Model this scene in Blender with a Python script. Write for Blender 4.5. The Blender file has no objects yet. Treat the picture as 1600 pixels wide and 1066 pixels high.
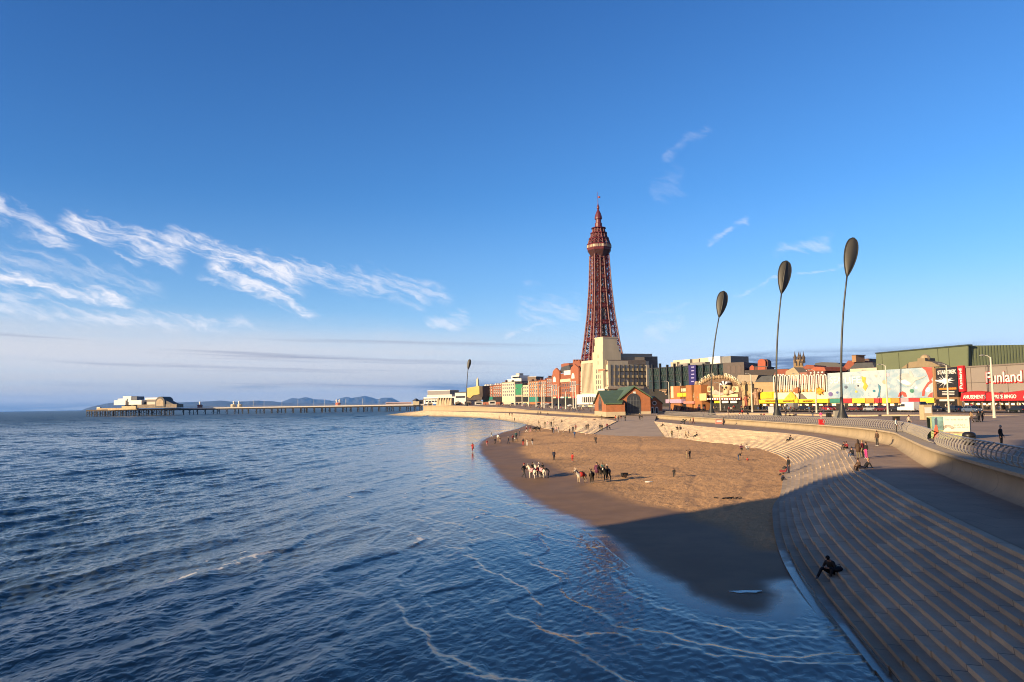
import bpy, bmesh, math, random
import numpy as np
from mathutils import Vector, Matrix
from mathutils.bvhtree import BVHTree
random.seed(7); np.random.seed(7)
scene = bpy.context.scene
col = scene.collection

# ------------------------------------------------------------------ camera
H = 8.8; FPX = 1200.0; ROLL = math.radians(.95)
PITCH = math.atan((643 - .01658*800 - 533)*math.cos(ROLL)/FPX)
_c, _s = math.cos(ROLL), math.sin(ROLL)
_up = Vector((0, -math.sin(PITCH), math.cos(PITCH))); _fw = Vector((0, math.cos(PITCH), math.sin(PITCH)))
_rt = Vector((1, 0, 0))
cr = _c*_rt - _s*_up; cu = _s*_rt + _c*_up
camd = bpy.data.cameras.new('camera'); cam = bpy.data.objects.new('camera', camd); col.objects.link(cam)
camd.sensor_width = 36; camd.lens = 27; camd.clip_start = .1; camd.clip_end = 200000
cam.matrix_world = Matrix(((cr.x, cu.x, -_fw.x, 0), (cr.y, cu.y, -_fw.y, 0), (cr.z, cu.z, -_fw.z, H), (0, 0, 0, 1)))
scene.camera = cam

# ------------------------------------------------------------------ sun, sky, exposure
SUN_AZ = 57.0; SUN_EL = 14.0          # the light travels towards this compass heading from +Y
az, el = math.radians(SUN_AZ), math.radians(SUN_EL)
LDIR = Vector((math.sin(az)*math.cos(el), math.cos(az)*math.cos(el), -math.sin(el)))
sd = bpy.data.lights.new('sun', 'SUN'); sun = bpy.data.objects.new('sun', sd); col.objects.link(sun)
sd.energy = 5.0; sd.angle = math.radians(.5); sd.color = (1.0, .755, .46)
sun.rotation_euler = LDIR.to_track_quat('-Z', 'Y').to_euler(); sun.location = (-60, -40, 60)
scene.view_settings.view_transform = 'Standard'; scene.view_settings.look = 'None'
scene.view_settings.exposure = 1.33; scene.view_settings.gamma = 1
SKY_STRENGTH = .056
scene.cycles.filter_width = 1.05

world = bpy.data.worlds.new('World'); scene.world = world; world.use_nodes = True
wt = world.node_tree; wt.nodes.clear()
class NT:
    def __init__(s, t): s.t = t
    def n(s, ty, **kw):
        o = s.t.nodes.new(ty)
        for k, v in kw.items(): setattr(o, k, v)
        return o
    def l(s, a, b): s.t.links.new(a, b)
    def sock(s, x, inp):
        if hasattr(x, 'is_output'): s.l(x, inp)
        else: inp.default_value = x
    def math(s, op, a, b=None, c=None, clamp=False):
        o = s.n('ShaderNodeMath', operation=op, use_clamp=clamp); s.sock(a, o.inputs[0])
        if b is not None: s.sock(b, o.inputs[1])
        if c is not None: s.sock(c, o.inputs[2])
        return o.outputs[0]
    def smooth(s, x, a, b, lo=0., hi=1.):
        o = s.n('ShaderNodeMapRange', interpolation_type='SMOOTHSTEP'); s.sock(x, o.inputs[0])
        o.inputs[1].default_value = a; o.inputs[2].default_value = b
        o.inputs[3].default_value = lo; o.inputs[4].default_value = hi
        return o.outputs[0]
    def mix(s, f, a, b, blend='MIX'):
        o = s.n('ShaderNodeMix', data_type='RGBA', blend_type=blend)
        s.sock(f, o.inputs[0])
        for x, i in ((a, 6), (b, 7)):
            if isinstance(x, tuple): x = (x + (1,))[:4]
            s.sock(x, o.inputs[i])
        return o.outputs[2]
    def noise(s, vec, scale, detail=4, rough=.55, dist=0., dims='3D'):
        o = s.n('ShaderNodeTexNoise', noise_dimensions=dims)
        if vec is not None: s.l(vec, o.inputs['Vector'])
        o.inputs['Scale'].default_value = scale; o.inputs['Detail'].default_value = detail
        o.inputs['Roughness'].default_value = rough; o.inputs['Distortion'].default_value = dist
        return o.outputs[0]
    def vec(s, x, y, z=0.):
        o = s.n('ShaderNodeCombineXYZ')
        for i, v in enumerate((x, y, z)): s.sock(v, o.inputs[i])
        return o.outputs[0]
W = NT(wt)
sky = W.n('ShaderNodeTexSky', sky_type='NISHITA', sun_disc=False, sun_elevation=el, sun_rotation=math.radians(180 + SUN_AZ),
          altitude=0, air_density=1.0, dust_density=.6, ozone_density=2.2)
geo = W.n('ShaderNodeTexCoord')
sep = W.n('ShaderNodeSeparateXYZ'); W.l(geo.outputs['Generated'], sep.inputs[0])
dx, dy, dz = sep.outputs
elev = W.math('MULTIPLY', W.math('ARCSINE', dz), 57.2958)              # degrees above the horizon
azim = W.math('MULTIPLY', W.math('ARCTAN2', dx, dy), 57.2958)           # degrees right of +Y
# the high cirrus, low stratus bands and a dark bank are built in azimuth / elevation of the sky itself
def streak(a0, e0, a1, e1, w0, w1, soft=1.0):
    """mask for a tapering streak of cloud between two sky directions"""
    L = math.hypot(a1-a0, e1-e0); ca, se = (a1-a0)/L, (e1-e0)/L
    u = W.math('ADD', W.math('MULTIPLY', W.math('SUBTRACT', azim_w, a0), ca), W.math('MULTIPLY', W.math('SUBTRACT', elev_w, e0), se))
    v = W.math('SUBTRACT', W.math('MULTIPLY', W.math('SUBTRACT', elev_w, e0), ca), W.math('MULTIPLY', W.math('SUBTRACT', azim_w, a0), se))
    t = W.math('DIVIDE', u, L)
    w = W.math('ADD', w0*1.75, W.math('MULTIPLY', t, (w1-w0)*1.75))
    r = W.math('DIVIDE', W.math('ABSOLUTE', v), W.math('MAXIMUM', w, .02))
    r = W.math('ADD', W.math('MULTIPLY', r, .85), W.math('MULTIPLY', W.math('SUBTRACT', fraw, .5), -2.6))
    m = W.smooth(r, 1.05, -.15)
    ends = W.math('MULTIPLY', W.smooth(t, -.04, .12), W.smooth(t, 1.05, .86))
    return W.math('MULTIPLY', m, ends)
wv = W.vec(W.math('MULTIPLY', azim, .22), W.math('MULTIPLY', elev, .45), 0.)
warp1 = W.noise(wv, .9, 4, .6); warp2 = W.noise(W.vec(W.math('MULTIPLY', azim, .22), W.math('MULTIPLY', elev, .45), 7.3), .9, 4, .6)
azim_w = W.math('ADD', azim, W.math('MULTIPLY', W.math('SUBTRACT', warp1, .5), 2.6))
elev_w = W.math('ADD', elev, W.math('MULTIPLY', W.math('SUBTRACT', warp2, .5), 2.2))
fa = W.math('SUBTRACT', W.math('MULTIPLY', azim_w, .92), W.math('MULTIPLY', elev_w, -.38))
fb = W.math('ADD', W.math('MULTIPLY', elev_w, .92), W.math('MULTIPLY', azim_w, .30))
fraw = W.noise(W.vec(W.math('MULTIPLY', fa, .55), W.math('MULTIPLY', fb, 2.0), 2.), 1.0, 6, .60, .12)
streaks = [(-36.5, 13.4, -29.6, 10.3, .55, .30, .75), (-30.9, 12.5, -23.2, 10.2, .45, .75, .85), (-24.4, 11.8, -15.0, 8.7, .35, .8, .95),
           (-21.8, 9.9, -14.3, 6.4, .45, .2, 1.0), (-17.4, 9.7, -10.0, 8.7, .35, .65, .6), (-10.8, 9.1, -4.4, 8.0, .7, .5, .5),
           (-6.2, 6.2, -3.0, 6.5, .3, .4, .5), (-36.5, 9.0, -26.3, 7.1, .34, .26, 1.0), (-36.5, 6.2, -27.6, 8.3, .5, .18, .5),
           (-36.5, 10.3, -24.5, 8.0, .35, .6, .35), (-36.5, 6.6, -18.0, 5.6, .5, .2, .6), (.4, 7.3, 5.4, 6.6, .75, .5, .33),
           (-.6, 5.0, 2.4, 6.0, .2, .12, .45), (14.8, 11.3, 17.4, 12.8, .12, .22, .38), (19.2, 10.2, 23.0, 11.0, .22, .32, .3),
           (16.2, 7.4, 24.4, 9.3, .1, .1, .32), (10.6, 15.2, 13.2, 15.9, .6, .5, .1), (11.6, 17.2, 15.2, 19.2, .18, .3, .13),
           (9.8, 5.1, 12.6, 5.5, .3, .35, .3), (-9.0, 7.6, -6.2, 6.9, .2, .2, .35), (5, 5.6, 14, 7.2, .14, .1, .14)]
ci = None
for a0, e0, a1, e1, w0, w1, k in streaks:
    m = W.math('MULTIPLY', streak(a0, e0, a1, e1, w0, w1), k)
    ci = m if ci is None else W.math('MAXIMUM', ci, m)
# feathered filaments combed along the drift of the cirrus
puff = W.noise(W.vec(W.math('MULTIPLY', azim, .8), W.math('MULTIPLY', elev, 1.6), 5.), .8, 6, .62)
fil = W.math('ADD', W.smooth(fraw, .26, .70), W.math('MULTIPLY', W.smooth(puff, .42, .72), .35))
ci = W.math('MULTIPLY', ci, fil, clamp=True)
# low stratus bands over the sea, thinning to the right
sb = W.noise(W.vec(W.math('MULTIPLY', azim, .022), W.math('ADD', W.math('MULTIPLY', elev, .75), W.math('MULTIPLY', azim, .012)), 11.), 1.0, 6, .6, .15)
edge = W.math('ADD', elev, W.math('ADD', W.math('MULTIPLY', W.math('SUBTRACT', warp1, .5), 1.2), W.math('MULTIPLY', azim, .030)))
low = W.math('MULTIPLY', W.smooth(edge, 6.6, 2.8), W.smooth(azim, 16., -10.))
low = W.math('MULTIPLY', low, W.smooth(sb, .25, .62, .62, 1.0))
dark_b = W.math('MULTIPLY', W.smooth(W.noise(W.vec(W.math('MULTIPLY', azim, .02), W.math('ADD', W.math('MULTIPLY', elev, 1.5), W.math('MULTIPLY', azim, .05)), 3.), 1., 5, .6, .1), .55, .72), W.math('MULTIPLY', low, .85))
# thin veil, barely there, over the whole lower sky
veil = W.math('ADD', W.math('MULTIPLY', W.smooth(elev, 16., 1.), .26), W.math('MULTIPLY', W.smooth(elev, 9., 0.), .48))
# dark grey-blue bank behind the town on the right, and slivers over the sea
nb = W.noise(W.vec(W.math('MULTIPLY', azim, .16), W.math('MULTIPLY', elev, 1.5), 21.), 1.0, 6, .6, .3)
ew = W.math('ADD', elev, W.math('MULTIPLY', W.math('SUBTRACT', nb, .5), 1.5))
def bank(a0, a1, e0, e1, k):
    m = W.math('MULTIPLY', W.math('MULTIPLY', W.smooth(azim_w, a0-1.2, a0+1.6), W.smooth(azim_w, a1+2., a1-2.)), W.math('MULTIPLY', W.smooth(ew, e0-.35, e0+.35), W.smooth(ew, e1+.18, e1-.25)))
    return W.math('MULTIPLY', m, k)
bk = W.math('MAXIMUM', bank(16., 22.5, 1.2, 3.3, .95), bank(20., 33., 2.5, 3.35, .6))
bk = W.math('MAXIMUM', bk, bank(-7., 3.5, .9, 1.65, .75))
bk = W.math('MAXIMUM', bk, bank(-20.5, -16.5, 1.35, 1.62, .6))
bk = W.math('MAXIMUM', bk, bank(-45., -26., -.6, .55, .8))
bk = W.math('MULTIPLY', bk, W.smooth(nb, .36, .58, .15, 1.))
K = 1.0
base = W.mix(1.0, sky.outputs[0], (0.46, 0.92, 1.44), 'MULTIPLY')
tint = W.n('ShaderNodeValToRGB'); W.l(W.math('DIVIDE', elev, 40.), tint.inputs[0])
c = W.mix(W.smooth(W.math('SUBTRACT', elev, W.math('MULTIPLY', azim, .17)), 7., 35.), base, W.mix(1., base, (.64, .75, .87), 'MULTIPLY'))
veil = W.math('ADD', veil, W.math('MULTIPLY', W.math('MULTIPLY', W.smooth(elev, 11., .5), W.smooth(azim, -8., 18.)), .38))
CLOUD = (8.2, 7.8, 7.9); STRAT = (5.9, 5.6, 5.6); SHADE = (2.6, 2.65, 3.3); BANK = (1.2, 1.6, 2.5)
c = W.mix(veil, c, (5.0, 6.3, 8.0))
c = W.mix(W.math('MULTIPLY', low, .84), c, W.mix(W.smooth(elev, 3.6, .8), STRAT, (4.9, 4.45, 4.05)))
c = W.mix(dark_b, c, SHADE)
c = W.mix(W.math('MULTIPLY', ci, .78, clamp=True), c, CLOUD)
c = W.mix(bk, c, BANK)
# warm glow added to the unseen sky behind the viewpoint, filling the shaded steps
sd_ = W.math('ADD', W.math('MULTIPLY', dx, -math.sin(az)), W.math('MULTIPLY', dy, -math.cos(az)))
fill_glow = W.math('MULTIPLY', W.smooth(sd_, .25, .95), W.smooth(elev, 42., 4.))
c = W.mix(W.math('MULTIPLY', fill_glow, .85), c, (15.5, 10.8, 6.8))
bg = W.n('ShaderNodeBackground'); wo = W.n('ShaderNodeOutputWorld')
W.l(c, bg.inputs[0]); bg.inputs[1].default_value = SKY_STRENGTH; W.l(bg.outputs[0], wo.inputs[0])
wt.nodes.remove(tint)

# ------------------------------------------------------------------ where a direction of the photograph meets the place
def ray(u, v):
    a = u-800; b = 533-v
    a2 = a*_c + b*_s; b2 = -a*_s + b*_c
    return (_rt*a2 + _up*b2 + _fw*FPX)/FPX
def G(u, v, z=0.):
    r = ray(u, v); t = (z-H)/r.z
    return Vector((r.x*t, r.y*t, z))
def D(u, v, Y):
    r = ray(u, v); t = Y/r.y
    return Vector((r.x*t, Y, H+r.z*t))

# ------------------------------------------------------------------ helpers
class MB:
    """collects shapes and links them as ONE mesh object"""
    def __init__(s): s.v = []; s.f = []; s.m = []; s.mi = 0
    def add(s, vs, fs):
        b = len(s.v); s.v += [tuple(v) for v in vs]
        for f in fs: s.f.append(tuple(i+b for i in f)); s.m.append(s.mi)
    def box(s, x0, y0, z0, x1, y1, z1):
        s.add([(x0,y0,z0),(x1,y0,z0),(x1,y1,z0),(x0,y1,z0),(x0,y0,z1),(x1,y0,z1),(x1,y1,z1),(x0,y1,z1)],
              [(0,3,2,1),(4,5,6,7),(0,1,5,4),(1,2,6,5),(2,3,7,6),(3,0,4,7)])
    def prism_xz(s, pts, y0, y1):
        n = len(pts)
        if sum(pts[i][0]*pts[(i+1)%n][1]-pts[(i+1)%n][0]*pts[i][1] for i in range(n)) < 0: pts = pts[::-1]
        s.add([(x, y0, z) for x, z in pts] + [(x, y1, z) for x, z in pts],
              [tuple(range(n)), tuple(range(2*n-1, n-1, -1))] + [(i, i+n, (i+1) % n+n, (i+1) % n) for i in range(n)])
    def prism_xy(s, pts, z0, z1):
        n = len(pts)
        if sum(pts[i][0]*pts[(i+1)%n][1]-pts[(i+1)%n][0]*pts[i][1] for i in range(n)) < 0: pts = pts[::-1]
        s.add([(x, y, z0) for x, y in pts] + [(x, y, z1) for x, y in pts],
              [tuple(range(n-1, -1, -1)), tuple(range(n, 2*n))] + [(i, (i+1) % n, (i+1) % n+n, i+n) for i in range(n)])
    def tube(s, pts, rs, n=8, cap=True, flat=1.0):
        pts = [Vector(p) for p in pts]
        if not hasattr(rs, '__len__'): rs = [rs]*len(pts)
        rings = []; ref = None
        for i, p in enumerate(pts):
            t = (pts[min(i+1, len(pts)-1)] - pts[max(i-1, 0)])
            t = t.normalized() if t.length > 1e-9 else Vector((0, 0, 1))
            if ref is None: ref = Vector((1, 0, 0)) if abs(t.x) < .8 else Vector((0, 1, 0))
            a = (ref - t*ref.dot(t)); a = a.normalized() if a.length > 1e-6 else t.orthogonal().normalized()
            b = t.cross(a); ref = a
            rings.append([p + (a*math.cos(2*math.pi*k/n) + b*math.sin(2*math.pi*k/n)*flat)*rs[i] for k in range(n)])
        vs = [q for r in rings for q in r]; fs = []
        for i in range(len(pts)-1):
            for k in range(n): fs.append((i*n+k, i*n+(k+1) % n, (i+1)*n+(k+1) % n, (i+1)*n+k))
        if cap: fs += [tuple(range(n-1, -1, -1)), tuple(range((len(pts)-1)*n, len(pts)*n))]
        s.add(vs, fs)
    def bar(s, a, b, w): s.tube([a, b], w*.7071, 4)
    def lathe(s, prof, n=16, cx=0, cy=0):
        vs = [(cx + r*math.cos(2*math.pi*k/n), cy + r*math.sin(2*math.pi*k/n), z) for r, z in prof for k in range(n)]
        fs = [(i*n+k, i*n+(k+1) % n, (i+1)*n+(k+1) % n, (i+1)*n+k) for i in range(len(prof)-1) for k in range(n)]
        fs += [tuple(range(n-1, -1, -1)), tuple(range((len(prof)-1)*n, len(prof)*n))]
        s.add(vs, fs)
    def ball(s, c, r, n=10, m=6):
        rx, ry, rz = r if hasattr(r, '__len__') else (r, r, r)
        vs = [(c[0]+rx*math.sin(math.pi*i/m)*math.cos(2*math.pi*k/n), c[1]+ry*math.sin(math.pi*i/m)*math.sin(2*math.pi*k/n), c[2]-rz*math.cos(math.pi*i/m)) for i in range(m+1) for k in range(n)]
        fs = [(i*n+k, i*n+(k+1) % n, (i+1)*n+(k+1) % n, (i+1)*n+k) for i in range(m) for k in range(n)]
        s.add(vs, fs)
    def mesh(s, name, mats, smooth=False):
        me = bpy.data.meshes.new(name); me.from_pydata(s.v, [], s.f)
        for m in (mats if isinstance(mats, (list, tuple)) else [mats]): me.materials.append(m)
        if any(s.m): me.polygons.foreach_set('material_index', s.m)
        if smooth: me.polygons.foreach_set('use_smooth', [True]*len(s.f))
        me.validate(); me.update(); return me
    def build(s, name, mats, parent=None, smooth=False):
        return link(name, s.mesh(name, mats, smooth), parent)
def link(name, data, parent=None):
    o = bpy.data.objects.new(name, data); col.objects.link(o)
    if parent is not None: o.parent = parent
    return o
def tag(o, label=None, cat=None, group=None, kind=None):
    if label: o['label'] = label
    if cat: o['category'] = cat
    if group: o['group'] = group
    if kind: o['kind'] = kind
    return o
def empty(name, loc, rz=0., label=None, cat=None, group=None):
    o = bpy.data.objects.new(name, None); col.objects.link(o); o.empty_display_size = .3
    o.location = loc; o.rotation_euler = (0, 0, rz); return tag(o, label, cat, group)
def kids(o): return [c for c in bpy.data.objects if c.parent == o]
def copy_tree(o, parent=None, tree=None):
    c = o.copy(); col.objects.link(c)
    if parent is not None: c.parent = parent
    for ch in list(o.children): copy_tree(ch, c)
    return c
_mats = {}
def M(name, colr, rough=.75, var=.14, scale=.6, bump=0., metal=0., spec=.35, streaky=False, bscale=None):
    if name in _mats: return _mats[name]
    m = bpy.data.materials.new(name); m.use_nodes = True; _mats[name] = m
    T = NT(m.node_tree); b = m.node_tree.nodes['Principled BSDF']
    tc = T.n('ShaderNodeTexCoord').outputs['Object']
    if streaky:
        mp = T.n('ShaderNodeMapping'); T.l(tc, mp.inputs[0]); mp.inputs['Scale'].default_value = (1, 1, .12); v = mp.outputs[0]
    else: v = tc
    n = T.noise(v, scale, 5, .62)
    n2 = T.noise(tc, scale*7.3, 3, .6)
    f = T.math('ADD', T.math('MULTIPLY', T.smooth(n, .28, .72), .7), T.math('MULTIPLY', n2, .3))
    colr = tuple(x*(.60 if max(colr) < .6 else .62) for x in colr)
    lo = tuple(max(0, x*(1-var)) for x in colr); hi = tuple(min(1, x*(1+var*.8)) for x in colr)
    T.l(T.mix(f, lo, hi), b.inputs['Base Color'])
    b.inputs['Roughness'].default_value = rough; b.inputs['Metallic'].default_value = metal
    b.inputs['Specular IOR Level'].default_value = spec
    if bump:
        bp = T.n('ShaderNodeBump'); bp.inputs['Strength'].default_value = bump; bp.inputs['Distance'].default_value = .05
        T.l(T.noise(tc, bscale or scale*5, 4, .6), bp.inputs['Height']); T.l(bp.outputs[0], b.inputs['Normal'])
    return m
def glow(name, colr, s):
    if name in _mats: return _mats[name]
    m = bpy.data.materials.new(name); m.use_nodes = True; _mats[name] = m
    b = m.node_tree.nodes['Principled BSDF']; T = NT(m.node_tree)
    T.l(T.mix(T.noise(T.n('ShaderNodeTexCoord').outputs['Object'], 1.5), tuple(x*.8 for x in colr), colr), b.inputs['Base Color'])
    b.inputs['Emission Color'].default_value = colr + (1,); b.inputs['Emission Strength'].default_value = s
    return m
def vnoise(x, y, seed=0):
    xi = np.floor(x).astype(np.int64); yi = np.floor(y).astype(np.int64); fx = x-xi; fy = y-yi
    fx = fx*fx*fx*(fx*(fx*6-15)+10); fy = fy*fy*fy*(fy*(fy*6-15)+10)
    def h(a, b):
        n = (a*374761393 + b*668265263 + seed*2147483647) & 0xffffffff
        n = ((n ^ (n >> 13))*1274126177) & 0xffffffff
        return ((n ^ (n >> 16)) & 0xffff)/65535.
    return (h(xi, yi)*(1-fx)+h(xi+1, yi)*fx)*(1-fy) + (h(xi, yi+1)*(1-fx)+h(xi+1, yi+1)*fx)*fy
def fbm(x, y, o=4, seed=0, g=.5):
    s = 0; a = 1; t = 0
    for i in range(o):
        s = s + a*vnoise(x, y, seed+i*17); t += a; a *= g; x = x*2.03+3.1; y = y*2.03+1.7
    return s/t
def grid_mesh(name, X, Y, Z, mats, attrs={}, smooth=True, keep=None):
    r, c_ = X.shape; me = bpy.data.meshes.new(name)
    co = np.stack([X, Y, Z], -1).reshape(-1, 3).astype(np.float32)
    i = np.arange(r*c_).reshape(r, c_)
    q = np.stack([i[:-1, :-1], i[:-1, 1:], i[1:, 1:], i[1:, :-1]], -1).reshape(-1, 4)
    if keep is not None: q = q[keep.reshape(-1)]
    me.vertices.add(len(co)); me.vertices.foreach_set('co', co.ravel())
    me.loops.add(q.size); me.loops.foreach_set('vertex_index', q.ravel().astype(np.int32))
    me.polygons.add(len(q)); me.polygons.foreach_set('loop_start', np.arange(0, q.size, 4, dtype=np.int32))
    me.polygons.foreach_set('use_smooth', np.full(len(q), smooth))
    for m in mats: me.materials.append(m)
    for k, a in attrs.items():
        at = me.attributes.new(k, 'FLOAT', 'POINT'); at.data.foreach_set('value', a.astype(np.float32).ravel())
    me.update(calc_edges=True); me.validate(); return me
def spline(P, n):
    """Catmull-Rom through rows of P (k, d), n samples per span"""
    P = np.asarray(P, float); P = np.vstack([2*P[0]-P[1], P, 2*P[-1]-P[-2]]); out = []
    for i in range(1, len(P)-2):
        t = np.linspace(0, 1, n, endpoint=False)[:, None]
        p0, p1, p2, p3 = P[i-1:i+3]
        out.append(.5*(2*p1+(p2-p0)*t+(2*p0-5*p1+4*p2-p3)*t*t+(3*p1-p0-3*p2+p3)*t**3))
    out.append(P[-2][None]); return np.vstack(out)
def seg_dist(X, Y, pl):
    d = np.full(X.shape, 1e9)
    for (x0, y0), (x1, y1) in zip(pl[:-1], pl[1:]):
        ex, ey = x1-x0, y1-y0; t = np.clip(((X-x0)*ex+(Y-y0)*ey)/(ex*ex+ey*ey), 0, 1)
        d = np.minimum(d, np.hypot(X-x0-t*ex, Y-y0-t*ey))
    return d
def inside(X, Y, poly):
    r = np.zeros(X.shape, bool); n = len(poly)
    for i in range(n):
        x0, y0 = poly[i]; x1, y1 = poly[(i+1) % n]
        if y0 == y1: continue
        r ^= ((y0 > Y) != (y1 > Y)) & (X < (x1-x0)*(Y-y0)/(y1-y0)+x0)
    return r
# ------------------------------------------------------------------ SETTING
# plan lines of the shore: (x, y, z): foot of the steps, top of the steps, foot of the sea wall, top of the sea wall
WZ = 3.1
ST1 = [((1,-12,-.4),(8.5,-12),(12.5,-12),(13.5,-12,4.7)), ((7.6,8,-.35),(13.7,8),(17.5,10),(18.5,10,4.7)),
       ((11,25.4,-.3),(17.2,22.5),(21.4,25),(22.4,24.5,4.7)), ((14.3,42,0),(21.2,38.9),(25.4,39),(26.5,38.5,4.7)),
       ((19.4,58.7,.3),(26.0,56),(29.7,53),(30.7,52.6,4.7)), ((22.7,66.5,.5),(29.2,65.5),(33.3,63.6),(34.4,63.1,4.7)),
       ((29,83.3,.7),(35.6,82),(39.6,79.6),(40.8,79.1,4.7)), ((32.6,91.4,.8),(39.3,92),(43.9,91),(45.1,90.7,4.7)),
       ((35.6,102.7,1),(42.4,103.5),(46.3,104),(47.4,104,4.7)), ((37,114.2,1.15),(44.6,115),(48.2,116),(49.2,116,4.55)),
       ((36.8,128.1,1.2),(45,128),(49.6,130),(50.6,130,4.4)), ((34.8,141.6,1.2),(43,142),(50.1,146),(51.2,146,4.3)),
       ((33.2,150,1.2),(40.8,168),(49.1,172),(50.2,172,4.3)), ((31.2,159,1.2),(38.9,214),(44.6,243),(46,252,4.3))]
ST2 = [((18.4,181,1.15),(30,222.6),(33.8,250),(34.8,256,4.1)), ((16.1,198.8,1.1),(29.7,259.5),(31.8,285),(33,288,4.1)),
       ((10.8,226.5,.9),(22.6,292),(26,333),(27.2,336,4.2)), ((8.1,258.6,.7),(15.6,324),(17.9,388),(19,391,4.4)),
       ((4.7,315.7,.3),(8,375),(8.4,430),(9.6,433,4.7)), ((-.6,355.7,.15),(-.6,424),(-.5,480),(1,484,5.5)),
       ((-15.4,441.8,-.2),(-22,505),(-22,540),(-20.3,544,6.5)), ((-45,530,-.3),(-55,610),(-55,640),(-53,644,7.5)),
       ((-85,595,-.3),(-80,685),(-80,689),(-79,692,7.7)), ((-115,680,-.3),(-84,730),(-84,732),(-83,735,7.7))]
def stations(ST, n):
    P = np.array([[*b, *t, *w, *c] for b, t, w, c in ST], float)
    return spline(P, n)
S1 = stations(ST1, 24); S2 = stations(ST2, 24)
# --- concrete of the steps: cast blocks along a step, each its own tone, dark joints, wet and weedy foot
def steps_material():
    m = bpy.data.materials.new('step_concrete'); m.use_nodes = True; T = NT(m.node_tree); b = m.node_tree.nodes['Principled BSDF']
    su = T.n('ShaderNodeAttribute', attribute_name='along').outputs['Fac']; sv = T.n('ShaderNodeAttribute', attribute_name='step').outputs['Fac']
    tc = T.n('ShaderNodeTexCoord').outputs['Object']; z = T.n('ShaderNodeSeparateXYZ'); T.l(tc, z.inputs[0])
    stp = T.math('FLOOR', T.math('ADD', sv, .01))
    uu = T.math('ADD', T.math('MULTIPLY', su, 1/3.1), T.math('MULTIPLY', stp, .0))
    wn = T.n('ShaderNodeTexWhiteNoise', noise_dimensions='2D'); T.l(T.vec(T.math('FLOOR', uu), stp), wn.inputs['Vector'])
    joint = T.math('ABSOLUTE', T.math('SUBTRACT', T.math('FRACT', uu), .5)); joint = T.smooth(joint, .486, .496)
    n1 = T.noise(tc, .45, 6, .65); n2 = T.noise(tc, 9., 4, .65)
    n3 = T.noise(tc, 1.9, 5, .7)
    c = T.mix(T.smooth(n1, .3, .72), (.40, .305, .205), (.53, .415, .285))
    c = T.mix(T.math('MULTIPLY', wn.outputs['Value'], .8), c, (.28, .225, .165))
    c = T.mix(T.smooth(n3, .56, .74, 0, .45), c, (.30, .255, .20))
    c = T.mix(T.math('MULTIPLY', T.smooth(n2, .5, .8), .35), c, (.26, .22, .17))
    c = T.mix(T.math('MULTIPLY', joint, .8), c, (.09, .075, .06))
    weed = T.smooth(T.math('ADD', z.outputs[2], T.math('MULTIPLY', T.math('SUBTRACT', n1, .5), .7)), 1.15, .25, 0, .62)
    c = T.mix(weed, c, (.115, .105, .075))
    wet = T.smooth(T.math('ADD', z.outputs[2], T.math('MULTIPLY', T.math('SUBTRACT', n1, .5), .25)), .32, .1)
    c = T.mix(T.math('MULTIPLY', wet, .8), c, (.05, .052, .05))
    T.l(c, b.inputs['Base Color']); T.l(T.smooth(wet, 0, 1, .85, .13), b.inputs['Roughness'])
    b.inputs['Specular IOR Level'].default_value = .3
    bp = T.n('ShaderNodeBump'); bp.inputs['Strength'].default_value = .35; bp.inputs['Distance'].default_value = .02
    T.l(n2, bp.inputs['Height']); T.l(bp.outputs[0], b.inputs['Normal'])
    return m
STEPM = steps_material()
NST = 17
def build_steps(S, name):
    t = np.concatenate([[0], np.cumsum(np.hypot(np.diff(S[:, 3]), np.diff(S[:, 4])))])
    L = t[-1]; step = 9.3
    # columns: every ~0.8 m plus a doubled column where the flight jogs
    us = list(np.arange(0, L, .8)); jog = []
    k = 1
    while k*step < L: us += [k*step-1.554, k*step-1.546]; k += 1
    us = np.array(sorted(us+[L]))
    cols = np.stack([np.interp(us, t, S[:, j]) for j in range(S.shape[1])], 1)
    Bq, Tq = cols[:, 0:3], cols[:, 3:5]
    off = np.where((np.floor((us+1.55)/step) % 2) == 1, .13, 0.)
    X = []; Y = []; Z = []; A = []; V = []
    for i in range(NST+1):
        f = (i + off*(0 if i in (0, NST) else 1))/NST
        px = Bq[:, 0]*(1-f)+Tq[:, 0]*f; py = Bq[:, 1]*(1-f)+Tq[:, 1]*f
        z0 = Bq[:, 2] + (WZ-Bq[:, 2])*i/NST if i else Bq[:, 2]-.6
        z1 = Bq[:, 2] + (WZ-Bq[:, 2])*min(i+1, NST)/NST
        # a small overhanging nose at each edge
        dx_, dy_ = Tq[:, 0]-Bq[:, 0], Tq[:, 1]-Bq[:, 1]; d = np.hypot(dx_, dy_); ex, ey = dx_/d*.03, dy_/d*.03
        X += [px+ex, px]; Y += [py+ey, py]; Z += [z0, z1]; A += [us, us]; V += [np.full(len(us), i), np.full(len(us), i+.5)]
    X, Y, Z, A, V = map(np.array, (X, Y, Z, A, V))
    me = grid_mesh(name, X, Y, Z, [STEPM], {'along': A, 'step': V}, smooth=False)
    return tag(link(name, me), kind='structure')
steps = build_steps(S1, 'steps'); steps_b = build_steps(S2, 'steps')
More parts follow.
